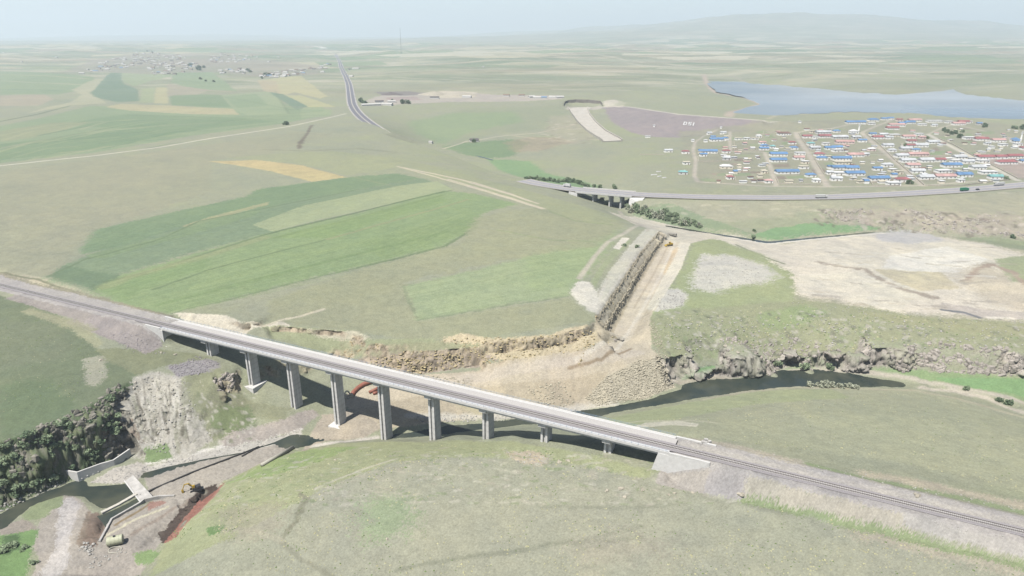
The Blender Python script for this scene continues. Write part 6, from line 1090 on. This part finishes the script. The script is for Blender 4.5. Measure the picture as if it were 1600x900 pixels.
for x, y, w_, rk_, lab in Q: small_house(500+x/2.857, y/2.857, max(w_/2.857*1.9, 5), rk_, lab, 'buildings of the quarry and valley')
GRVL = surf('heap gravel', (190, 182, 164), .95, .25, .3)
def heap(px, py, r, h, m, lab, grp_):
    x, y, z = hit(px, py); d = MB(); n, k = 22, 7; vs = [(0, 0, h)]
    for j in range(1, k):
        for i in range(n): t = 2*math.pi*i/n; q = r*j/(k-1)*(1+.16*math.sin(3*t+px)+.1*math.sin(7*t)); vs.append((q*math.cos(t)*1.5, q*math.sin(t), h*(1-(j/(k-1)))**.9+fr.uniform(-.2, .2)*h*.2-(1.0 if j == k-1 else 0)))
    d.add(vs, [(0, 1+i, 1+(i+1) % n) for i in range(n)]+[(1+(j-1)*n+i, 1+j*n+i, 1+j*n+(i+1) % n, 1+(j-1)*n+(i+1) % n) for j in range(1, k-1) for i in range(n)])
    o = d.build('gravel_heap', m, None, True, (x, y, z)); tag(o, lab, 'heap', grp_)
heap(678, 148, 26, 9, GRVL, 'left pale gravel heap at the quarry', 'gravel heaps at the quarry'); heap(717, 149, 30, 9, GRVL, 'right pale gravel heap at the quarry', 'gravel heaps at the quarry'); heap(611, 148, 20, 7, surf('dark spoil', (120, 112, 110), .95, .2), 'dark spoil heap left of the pale gravel heaps', 'gravel heaps at the quarry')
x, y, z = hit(627, 84); mp_ = thing('radio_mast', 'tall thin grey radio mast on the hazy skyline', 'mast', (x, y, z)); 
hm = y*36/F
for t in (0, 2.1, 4.2): d = MB(); d.tube([(3*math.cos(t), 3*math.sin(t), 0), (.5*math.cos(t), .5*math.sin(t), hm)], [.5, .25], 4); d.build('leg', DMETAL, mp_)
for k in range(14): d = MB(); f = k/14; r_ = 3-2.5*f; d.tube([(r_*math.cos(t), r_*math.sin(t), hm*f) for t in (0, 2.1, 4.2, 6.283)], .2, 4); d.build('brace', DMETAL, mp_)

# ---------------------------------------------------------------- trees and bushes
LEAF = {k: surf('leaves '+k, c, .8, .45, .9, raw=True) for k, c in (('dark', (.065, .095, .052)), ('mid', (.12, .155, .09)), ('pale', (.20, .21, .155)))}; BARK = surf('bark', (.10, .075, .055), .9, .2, 2, raw=True)
def crown_mesh(n, rx, rz_, leaf, seed, base=.15):
    r = random.Random(seed); d = MB(); lobes = [(r.uniform(-.55, .55), r.uniform(-.55, .55), r.uniform(base, .8), r.uniform(.28, .5)) for _ in range(9)]
    for _ in range(n):
        a, b, c_, q = r.choice(lobes); v = Vector((r.gauss(0, 1), r.gauss(0, 1), r.gauss(0, 1))).normalized()*q*r.uniform(.55, 1.05)
        p = Vector(((a+v.x)*rx, (b+v.y)*rx, max((c_+v.z*.75)*rz_, .05))); s_ = leaf*r.uniform(.6, 1.4); u = Vector((r.uniform(-1, 1), r.uniform(-1, 1), r.uniform(-.6, .6))).normalized(); w_ = u.cross(Vector((r.uniform(-1, 1), r.uniform(-1, 1), r.uniform(-1, 1)))).normalized()
        d.add([p-u*s_-w_*s_*.6, p+u*s_*.9-w_*s_*.7, p+u*s_+w_*s_*.6, p-u*s_*.8+w_*s_*.8], [(0, 1, 2, 3)])
    return d
def plant(name, lab, cat, grp_, kind, seed, n=420, leaf=.11, base=.15):
    r = thing(name, lab, cat, (0, 0, -500), 0, grp_); crown_mesh(n, 1, 1, leaf, seed, base).build('crown' if name == 'tree' else 'foliage', LEAF[kind], r)
    d = MB(); d.tube([(0, 0, -.15), (0, 0, .3), (.05, .03, .6)], [.06, .045, .02], 6)
    for t in range(4): a = t*1.7+seed; d.tube([(0, 0, .25+.06*t), (.35*math.cos(a), .35*math.sin(a), .55+.06*t)], [.03, .012], 5)
    d.build('trunk' if name == 'tree' else 'stem', BARK, r); return r
protos = {}
def put(name, px, py, h, wid, lab, cat, grp_, kind, n=420, base=.15, world=None, leaf=.11):
    key = (name, kind, hr.randrange(3)); x, y, z = world or hit(px, py)
    if key not in protos: protos[key] = plant(name, lab, cat, grp_, kind, key[2]+11, n, leaf, base); r = protos[key]; r.location = (x, y, z-.1*h*.3); r['label'] = lab; r.rotation_euler = (0, 0, hr.uniform(0, 6)); r.scale = (wid, wid, h)
    else: r = dup(protos[key], (x, y, z-.03*h), hr.uniform(0, 6.28), lab, grp_, (wid, wid, h*hr.uniform(.9, 1.1)))
    return r
for x, y, h, lab in ((930, 236, 8, 'leftmost dark tree in the village grove below the lake'), (950, 250, 7, 'second dark tree in the village grove'), (985, 266, 7, 'round tree right of the darkest grove trees'), (1022, 260, 7, 'middle round tree of the village grove'), (1078, 248, 6, 'small tree at the right of the village grove'), (1060, 296, 9, 'largest round tree at the bottom of the village grove'), (1255, 204, 10, 'large dark tree by the lake shore at the village end'), (1570, 222, 9, 'dark tree at the right picture edge above the village'), (1525, 220, 6, 'small tree left of the dark right edge tree'), (1495, 216, 6, 'low tree in the row at the upper right of village'), (605, 366, 6, 'small dark tree beside the grey house mid village'), (640, 676, 7, 'dark garden tree beside the frontmost red roof'), (730, 632, 6, 'dark garden tree right of the second long street'), (790, 300, 5, 'small dark tree at the top of the third long street'), (1440, 640, 5, 'dark shrub tree beside the teal-roofed house')):
    put('tree', 1300+x/5.293, 160+y/5.293, h, h*.62, lab, 'tree', 'trees of the village', 'dark' if h > 6 else 'mid')
for px, py, h, lab in ((311, 110, 22, 'largest dark tree clump of the far left village'), (297, 103, 15, 'dark tree left of the largest far village tree'), (318, 106, 14, 'dark tree right of the largest far village tree'), (387, 112, 15, 'dark tree among the row right of the far village'), (392, 113, 12, 'smaller dark tree in the row right of the far village'), (415, 119, 14, 'dark tree left of the row nearest the highway'), (421, 118, 12, 'dark tree at the start of the row nearest the highway'), (410, 123, 10, 'low dark tree below the row nearest the highway'), (313, 124, 10, 'small tree at the field edge below the far village'), (230, 80, 12, 'dark tree at the top of the far village'), (238, 82, 9, 'small dark tree at the top of the far village'), (447, 195, 8, 'lone dark bush beside the white field road'), (322, 127, 7, 'left low tree of the hedge under the far village'), (334, 128, 7, 'right low tree of the hedge under the far village'), (565, 160, 12, 'left green tree at the quarry buildings'), (570, 163, 10, 'second green tree at the quarry buildings'), (629, 162, 10, 'left green tree right of the quarry building'), (637, 162, 10, 'right green tree right of the quarry building'), (614, 160, 9, 'green tree in the middle of the quarry buildings'), (741, 222, 7, 'dark tree beside the valley hut')):
    put('tree', px, py, h, h*.75, lab, 'tree', 'trees on the far plain', 'dark')
WB = 'bush in the willow thicket along the stream below the highway bridge'
def on3(x, y): return (820+x/5, 250+y/5)
tl = 0
for k in range(64):
    f = k/63; cx = 800+f*570+hr.uniform(-22, 22); cy = 385+f*140+hr.uniform(-38, 16)*(1.05-.45*abs(f-.4)); h = hr.uniform(3.8, 6.5)*(1 if .03 < f < .9 else .75)
    put('bush', *on3(cx, cy), h, h*.72, 'grey green '+WB, 'bush', 'willow bushes along the stream', 'mid' if hr.random() < .65 else 'pale')
for k, (x, y) in enumerate(((600, 320), (640, 350), (655, 345), (830, 345), (815, 330), (860, 360), (690, 215), (705, 225), (470, 205), (490, 208), (540, 212), (585, 218))): put('bush', *on3(x, y), 4.5, 3.4, 'grey green bush under and beside the highway bridge', 'bush', 'bushes beside the highway bridge', 'mid')
for k in range(34): x = 20+k*13+hr.uniform(-5, 5); put('bush', *on3(x, 142+x*.125+hr.uniform(-6, 4)-(22 if x > 260 else 0)*hr.random()), hr.uniform(3, 5), hr.uniform(3, 4), 'dark green bush in the hedge beyond the highway left of its bridge', 'bush', 'hedge bushes beyond the highway', 'dark' if hr.random() < .6 else 'mid')
for px, py, h, k, lab in ((1192, 570, 3, 'mid', 'grey bush at the foot of the river cliff'), (1215, 570, 3.6, 'mid', 'dark bush between cliff foot and river bank'), (1258, 576, 4.2, 'mid', 'wide bush on the pale far river bank'), (1297, 576, 3.6, 'mid', 'bush on the far river bank right of the wide one'), (1266, 604, 3, 'pale', 'leftmost grey bush on the near river bank'), (1278, 604, 2.6, 'pale', 'small grey bush second from left on the near river bank'), (1288, 605, 4.2, 'pale', 'largest grey bush on the near river bank'), (1299, 605, 3.4, 'pale', 'grey bush right of the largest on the near bank'), (1312, 606, 3.4, 'pale', 'wide grey bush on the near river bank'), (1326, 606, 3.4, 'pale', 'second last grey bush on the near river bank'), (1337, 607, 3, 'pale', 'rightmost grey bush of the near bank row'), (1561, 627, 2.6, 'dark', 'dark bush on the bank at the right edge'), (1576, 632, 3.2, 'dark', 'larger dark bush on the bank at the right edge'), (1510, 609, 2.5, 'mid', 'small bush at the end of the green strip'), (1176, 372, 3.5, 'mid', 'lone bush at the edge of the bright green flat'), (1178, 362, 3, 'mid', 'small bush above the pale track end'), (1583, 372, 4, 'dark', 'dark bush by the stream at the right edge'), (975, 384, 2.6, 'mid', 'lone small bush on the bare slope left of the cutting'), (995, 387, 2.5, 'mid', 'small bush on the slope beside the cutting'), (640, 574, 0.1, 'mid', 'x')):
    if lab != 'x': put('bush', px, py, h, h*.9, lab, 'bush', 'bushes along the river', k)
for k in range(64):
    px = hr.uniform(-5, 185); b = 700+(px < 60)*12; f = hr.random(); py = np.interp(px, [0, 60, 110, 150, 190], [694, 676, 652, 634, 610])+f*np.interp(px, [0, 60, 110, 150, 190], [98, 86, 88, 74, 70])
    h = hr.uniform(.9, 2.8); put('bush', px, py, h, h*1.25, 'dark green shrub growing on the shaded left river cliff', 'bush', 'shrubs on the left river cliff', hr.choice(('dark', 'mid', 'mid')))
for px, py, h in ((12, 856, 2.4), (24, 852, 2.2), (36, 858, 2), (6, 862, 2), (150, 690, 2.2), (158, 692, 2), (150, 716, 2), (54, 880, 1.6)): put('bush', px, py, h, h*1.2, 'dark green shrub near the works site at the lower left', 'bush', 'shrubs at the lower left', 'mid')

# ---------------------------------------------------------------- stones
def stone_mesh(seed, m=STONEP):
    r = random.Random(seed); bm = bmesh.new(); bmesh.ops.create_icosphere(bm, subdivisions=2, radius=1)
    for v in bm.verts: k = 1+.35*math.sin(v.co.x*2.3+seed)*math.cos(v.co.y*2.9+seed)+r.uniform(-.13, .13); v.co = Vector((v.co.x*k, v.co.y*k*.8, v.co.z*k*.62))
    me = bpy.data.meshes.new('boulder'); bm.to_mesh(me); bm.free(); me.materials.append(m); return me
SM = [stone_mesh(k, STONE) for k in range(4)]
BLD = [(970, 764, 1.5, 'large pale boulder below the right bridge end, left group'), (948, 767, 1.3, 'flat pale boulder left of the large one below the bridge end'), (976, 777, 1.1, 'pale boulder in front of the left group of three'), (1004, 766, 1.0, 'faint flat boulder between the two boulder groups'), (1045, 773, .9, 'left of two small pale boulders below the railway'), (1054, 771, .9, 'right of two small pale boulders below the railway'), (1082, 770, 1.0, 'pale boulder below the embankment right of the pair'), (1158, 773, 1.6, 'pale boulder at the railway embankment foot'), (1433, 774, 1.8, 'broad pale boulder beyond the railway on the right'), (252, 551, 1.3, 'pale flat boulder below the left abutment'), (274, 554, 1.2, 'second pale boulder below the left abutment'), (874, 722, 1.4, 'pale boulder in front of the eighth pier'), (888, 720, 1.2, 'smaller pale boulder right of the one before the eighth pier'), (158, 563, 1.5, 'pale slab boulder on the left lawn'), (954, 596, 1.6, 'dark edged boulder on the stone tip above the river'), (1134, 541, 1.8, 'white boulder on the bluff above the river cliff'), (1153, 551, 1.5, 'white boulder near the cliff top edge'), (524, 719, .9, 'small pale boulder on the near grass edge'), (605, 842, .7, 'tiny pale stone on the foreground pasture')]
for k, (px, py, r_, lab) in enumerate(BLD):
    x, y, z = hit(px, py); o = bpy.data.objects.new('boulder', SM[k % 4]); COL.objects.link(o); o.location = (x, y, z+.1); o.scale = (r_*.85, r_*.85, r_*.7); o.rotation_euler = (0, 0, k*1.3); tag(o, lab, 'boulder', 'loose boulders')
def scatter(name, polys, m, seed):
    r = random.Random(seed); V_ = []; F_ = []
    ico = [Vector(v) for v in ((0, 0, 1), (.87, 0, .3), (.27, .83, .35), (-.7, .5, .3), (-.7, -.5, .35), (.27, -.83, .3), (.5, .4, -.5), (-.6, 0, -.5), (.3, -.5, -.5))]; fc = [(0, 1, 2), (0, 2, 3), (0, 3, 4), (0, 4, 5), (0, 5, 1), (1, 6, 2), (2, 6, 3), (3, 7, 4), (4, 7, 5), (5, 8, 1), (1, 8, 6), (3, 6, 7), (5, 7, 8)]
    for pp, n, s0, s1 in polys:
        xs = [p[0] for p in pp]; ys = [p[1] for p in pp]; px = np.array([r.uniform(min(xs), max(xs)) for _ in range(n*3)]); py = np.array([r.uniform(min(ys), max(ys)) for _ in range(n*3)]); ok = pip(pp, px, py)
        for a, b in list(zip(px[ok], py[ok]))[:n]:
            x, y, z = hit(a, b); s_ = s0+(s1-s0)*r.random()**2.5; c_, q = math.cos(r.uniform(0, 6.28)), r.uniform(.6, 1); sn = math.sqrt(1-c_*c_); n0 = len(V_)
            V_ += [(x+(v.x*c_-v.y*sn*q)*s_*r.uniform(.8, 1.2), y+(v.x*sn+v.y*c_*q)*s_, z+v.z*s_*.7+s_*.15) for v in ico]; F_ += [tuple(i+n0 for i in f) for f in fc]
    d = MB(); d.v = V_; d.f = F_; o = d.build(name, m); o['kind'] = 'stuff'; return o
def cliff_blocks(name, sel, n, s0, s1, m, seed):
    g = np.random.default_rng(seed); jj, ii = np.nonzero(sel); k = g.choice(len(jj), min(n, len(jj)), False); V_ = []; F_ = []
    bm = bmesh.new(); bmesh.ops.create_icosphere(bm, subdivisions=1, radius=1); bv = np.array([v.co[:] for v in bm.verts]); fc = [tuple(v.index for v in f.verts) for f in bm.faces]; bm.free()
    for j, i in zip(jj[k], ii[k]):
        s_ = s0+(s1-s0)*g.random()**2.2; a = math.atan2(ny[j, i], nx[j, i])+g.normal(0, .6); c_, sn = math.cos(a), math.sin(a); hh = g.uniform(.55, 1.7); n0 = len(V_)
        w_ = np.sign(bv)*np.abs(bv)**g.uniform(.45, .9)*g.uniform(.65, 1.15, bv.shape)*np.array([g.uniform(.6, 1), g.uniform(.8, 1.6), hh])*s_; w_[:, 2] += w_[:, 1]*g.normal(0, .25)
        x = PX[j, i]-nx[j, i]*s_*.3+w_[:, 0]*c_-w_[:, 1]*sn; y = PY[j, i]-ny[j, i]*s_*.3+w_[:, 0]*sn+w_[:, 1]*c_; z = PZ[j, i]-s_*.2+w_[:, 2]
        V_ += list(zip(x, y, z)); F_ += [tuple(v+n0 for v in f) for f in fc]
    d = MB(); d.v = V_; d.f = F_; o = d.build(name, m); o['kind'] = 'stuff'; return o
STNP_ = surf('slide rock', (196, 190, 176), .95, .3, .4, .4)
RKL = surf('dark cliff rock', (152, 148, 136), .95, .42, .3, .5); RKR = surf('grey cliff rock', (184, 176, 166), .95, .38, .3, .5); RKY = surf('yellow cliff rock', (198, 182, 144), .95, .35, .3, .5)
def psel(pp): sl, m = inside(W_(pp), .6, .5); o = np.zeros(X.shape, bool); o[sl] = m > 0; return o
lft = (X < -95) & (Y < 335)
cliff_blocks('cliff_rock', lft & (steep > .5) & (vn(X/9, Z/7, 71) > .62), 90, .4, 1.6, RKL, 1)
cliff_blocks('cliff_rock', psel([(60, 668), (130, 638), (190, 602), (205, 625), (150, 668), (85, 692), (40, 705)]) | psel([(22, 688), (50, 680), (68, 742), (34, 752)]) | psel([(112, 690), (132, 682), (136, 716), (114, 722)]) | psel([(150, 672), (200, 648), (214, 704), (160, 722)]), 300, .4, 1.8, RKL, 2)
cliff_blocks('cliff_rock', (X > 58) & (Y > 360) & (Y < 430) & (steep > .4) & (Z < -17) & (vn(X/8, Z/7, 75) > .48), 430, .35, 1.7, RKR, 3)
cliff_blocks('cliff_rock', psel([(1390, 548), (1450, 535), (1500, 538), (1610, 550), (1610, 590), (1480, 582), (1400, 574)]) & (vn(X/7, Y/4, 76) > .4), 420, .5, 2.4, RKR, 4)
cliff_blocks('cliff_rock', psel([(1060, 548), (1100, 536), (1180, 538), (1240, 528), (1330, 540), (1320, 556), (1190, 556), (1060, 566)]) & (vn(X/9, Y/9, 73) > .6), 200, .4, 1.5, RKR, 5)
cliff_blocks('cliff_rock', psel([(1300, 326), (1420, 328), (1610, 340), (1610, 374), (1480, 364), (1340, 350), (1280, 338)]) & (vn(X/16, Y/16, 74) > .52), 420, .5, 1.9, RKR, 6)
cliff_blocks('cliff_rock', (X < 58) & (X > -120) & (Y > 335) & (Y < 420) & (steep > .4) & (vn(X/7, Z/5, 77) > .5), 200, .3, 1.0, RKY, 7)
cliff_blocks('cliff_rock', (X > 40) & (X < 140) & (Y > 375) & (Y < 570) & (steep > .5) & (Z > -19) & (Y > 372+(X-52)*2.2), 160, .2, .6, RKY, 8)
cliff_blocks('cliff_rock', psel([(212, 590), (250, 582), (285, 600), (310, 660), (250, 700), (205, 690)]), 130, .25, 1.0, STNP_, 10)
cliff_blocks('cliff_rock', psel([(336, 590), (352, 584), (368, 588), (376, 608), (356, 614), (340, 612)]), 90, .5, 1.6, RKR, 9)
def wall_blocks(name, top, foot, n, s0, s1, m, seed):
    g = np.random.default_rng(seed); bm = bmesh.new(); bmesh.ops.create_icosphere(bm, subdivisions=1, radius=1); bv = np.array([v.co[:] for v in bm.verts]); fc = [tuple(v.index for v in f.verts) for f in bm.faces]; bm.free(); V_ = []; F_ = []
    T = np.array(top); B_ = np.array(foot); cl = np.concatenate([[0], np.cumsum(np.linalg.norm(np.diff(T[:, :2], axis=0), axis=1))])
    for _ in range(n):
        a = g.random()*cl[-1]; pt = np.array([np.interp(a, cl, T[:, k]) for k in range(3)]); pb = np.array([np.interp(a, cl, B_[:, k]) for k in range(3)]); f = g.random()**.9; c_ = pt*(1-f)+pb*f+np.array([.92, -.4, 0])*(g.normal(0, .3)+.25*f); s_ = s0+(s1-s0)*g.random()**1.8
        w_ = np.sign(bv)*np.abs(bv)**g.uniform(.4, .8)*g.uniform(.7, 1.15, bv.shape)*np.array([.6, 1.1, g.uniform(.8, 1.8)])*s_; n0 = len(V_)
        V_ += list(zip(c_[0]+w_[:, 0]*.92+w_[:, 1]*.4, c_[1]-w_[:, 0]*.4+w_[:, 1]*.92, c_[2]+w_[:, 2]-s_*.3)); F_ += [tuple(v+n0 for v in x) for x in fc]
    d = MB(); d.v = V_; d.f = F_; o = d.build(name, m); o['kind'] = 'stuff'; return o
RKC = surf('cut rock', (198, 189, 166), .95, .3, .4, .4)
wall_blocks('cut_rock', LDG, shift(LDG, .9, (-14, -16, -17.6, -18.8)), 1500, .3, 1.1, RKC, 21); wall_blocks('cut_rock', UWL, shift(UWL, .7, (-8, -9, -9.6, -11.2)), 700, .25, .8, RKC, 22)
STN = surf('rubble', (202, 194, 172), .95, .3, .5, .3); STNY = surf('yellow rubble', (206, 190, 148), .95, .3, .5, .3); STNG = surf('grey rubble', (196, 193, 186), .95, .3, .6, .3)
scatter('rubble_tip', [([(945, 590), (1000, 562), (1030, 560), (1054, 603), (1010, 623), (930, 635), (915, 622)], 2600, .25, .9), ([(820, 605), (880, 595), (900, 632), (850, 640)], 350, .2, .9), ([(1012, 500), (1022, 500), (1045, 560), (1025, 560)], 350, .2, .7), ([(640, 583), (700, 590), (740, 590), (735, 606), (690, 612), (650, 606)], 260, .2, .9), ([(600, 640), (760, 600), (900, 600), (890, 640), (640, 652)], 400, .15, .5)], STN, 1)
scatter('rock_debris', [([(556, 566), (600, 556), (690, 550), (760, 552), (780, 566), (700, 577), (640, 588), (560, 590)], 620, .3, 1.3), ([(690, 530), (860, 524), (934, 515), (930, 545), (850, 556), (760, 566)], 520, .25, 1.1)], STNY, 2)
scatter('river_cobbles', [([(230, 728), (300, 712), (420, 685), (470, 673), (470, 684), (420, 697), (300, 724), (240, 742)], 500, .15, .6), ([(142, 755), (175, 735), (215, 724), (238, 732), (210, 750), (180, 757)], 260, .15, .5), ([(640, 648), (760, 650), (900, 640), (880, 650), (760, 660), (650, 660)], 420, .2, .8), ([(0, 790), (60, 766), (108, 746), (108, 752), (62, 773), (0, 802)], 160, .3, .9), ([(225, 590), (285, 590), (335, 690), (240, 715)], 420, .15, .7), ([(130, 846), (150, 848), (145, 868), (120, 862)], 50, .3, 1.0), ([(150, 870), (185, 858), (200, 862), (160, 885), (130, 890)], 60, .2, .8), ([(1072, 452), (1028, 464), (1030, 485), (1068, 478)], 260, .2, .8), ([(1085, 425), (1110, 400), (1190, 412), (1200, 442), (1110, 456)], 420, .2, .7), ([(1020, 500), (1300, 490), (1600, 515), (1600, 545), (1190, 545), (1060, 560)], 900, .2, 1.0), ([(1100, 720), (1200, 745), (1400, 790), (1580, 840), (1500, 835), (1250, 770), (1090, 740)], 520, .12, .45), ([(1140, 690), (1300, 730), (1590, 790), (1590, 800), (1300, 742), (1150, 702)], 260, .15, .6), ([(780, 705), (860, 712), (850, 726), (800, 722)], 160, .12, .5), ([(1235, 470), (1450, 492), (1600, 502), (1600, 512), (1440, 502), (1240, 480)], 320, .2, .7)], STNG, 3)
scatter('gravel_bank', [([(262, 572), (310, 556), (345, 568), (310, 586), (275, 588)], 700, .15, .7), ([(170, 520), (225, 520), (262, 552), (230, 556), (190, 545)], 360, .12, .5)], STONEV, 4)

# ---------------------------------------------------------------- tufts of grass
def tufts(name, polys, col, seed):
    g = random.Random(seed); V_ = []; F_ = []
    for pp, n, s0, s1 in polys:
        xs = [a[0] for a in pp]; ys = [a[1] for a in pp]; px = np.array([g.uniform(min(xs), max(xs)) for _ in range(n*3)]); py = np.array([g.uniform(min(ys), max(ys)) for _ in range(n*3)]); ok = pip(pp, px, py)
        for a, b in list(zip(px[ok], py[ok]))[:n]:
            x, y, z = hit(a, b)
            if vn(np.array([x/14.0]), np.array([y/14.0]), seed)[0] < .42+.2*g.random(): continue
            s_ = s0+(s1-s0)*g.random()**2; n0 = len(V_); k = 5; o_ = g.uniform(0, 6)
            V_ += [(x+s_*math.cos(o_+6.283*i/k)*g.uniform(.6, 1.2), y+s_*math.sin(o_+6.283*i/k)*g.uniform(.6, 1.2), z-.05) for i in range(k)]+[(x+g.uniform(-.2, .2)*s_, y+g.uniform(-.2, .2)*s_, z+s_*g.uniform(.5, .9))]; F_ += [(n0+i, n0+(i+1) % k, n0+k) for i in range(k)]
    d = MB(); d.v = V_; d.f = F_; o = d.build(name, surf(name, col, .95, .3, .7)); o['kind'] = 'stuff'
FGP = [(240, 890), (330, 835), (440, 775), (600, 718), (850, 714), (1030, 752), (1250, 800), (1590, 880), (1590, 899), (240, 899)]; MEA = [(960, 668), (1180, 622), (1430, 612), (1590, 660), (1590, 770), (1400, 720), (1150, 690)]; LAW = [(5, 475), (120, 520), (190, 590), (60, 668), (5, 690)]; SLP = [(262, 838), (425, 718), (600, 692), (850, 702), (1000, 740), (720, 712), (440, 790), (300, 860)]; BLF = [(1020, 490), (1240, 470), (1590, 515), (1590, 545), (1190, 548), (1060, 558)]
tufts('pale_grass', [(FGP, 2600, .16, .5), (MEA, 900, .2, .5), (LAW, 160, .15, .4), (SLP, 900, .2, .6), (BLF, 700, .3, .8)], (200, 196, 152), 51)
tufts('green_grass', [(FGP, 1500, .16, .5), (MEA, 600, .2, .5), (LAW, 600, .2, .6), (SLP, 800, .2, .7), (BLF, 800, .3, .9)], (124, 142, 92), 52)

# ---------------------------------------------------------------- the air
def haze():
    bm = bmesh.new(); bmesh.ops.create_cube(bm, size=1); me = bpy.data.meshes.new('haze')
    bmesh.ops.scale(bm, vec=(96000, 40000, 1100), verts=bm.verts); bmesh.ops.translate(bm, vec=(0, 15000, 440), verts=bm.verts); bm.to_mesh(me)
    m, t, p = mat('haze'); t.nodes.remove(p); v = t.nodes.new('ShaderNodeVolumePrincipled'); v.inputs['Color'].default_value = (.615, .695, .755, 1); v.inputs['Density'].default_value = HAZE; v.inputs['Anisotropy'].default_value = 0.22
    t.links.new(v.outputs[0], t.nodes['Material Output'].inputs['Volume']); me.materials.append(m)
    o = bpy.data.objects.new('haze', me); COL.objects.link(o); o['kind'] = 'stuff'
HAZE = 1.05e-4
haze()
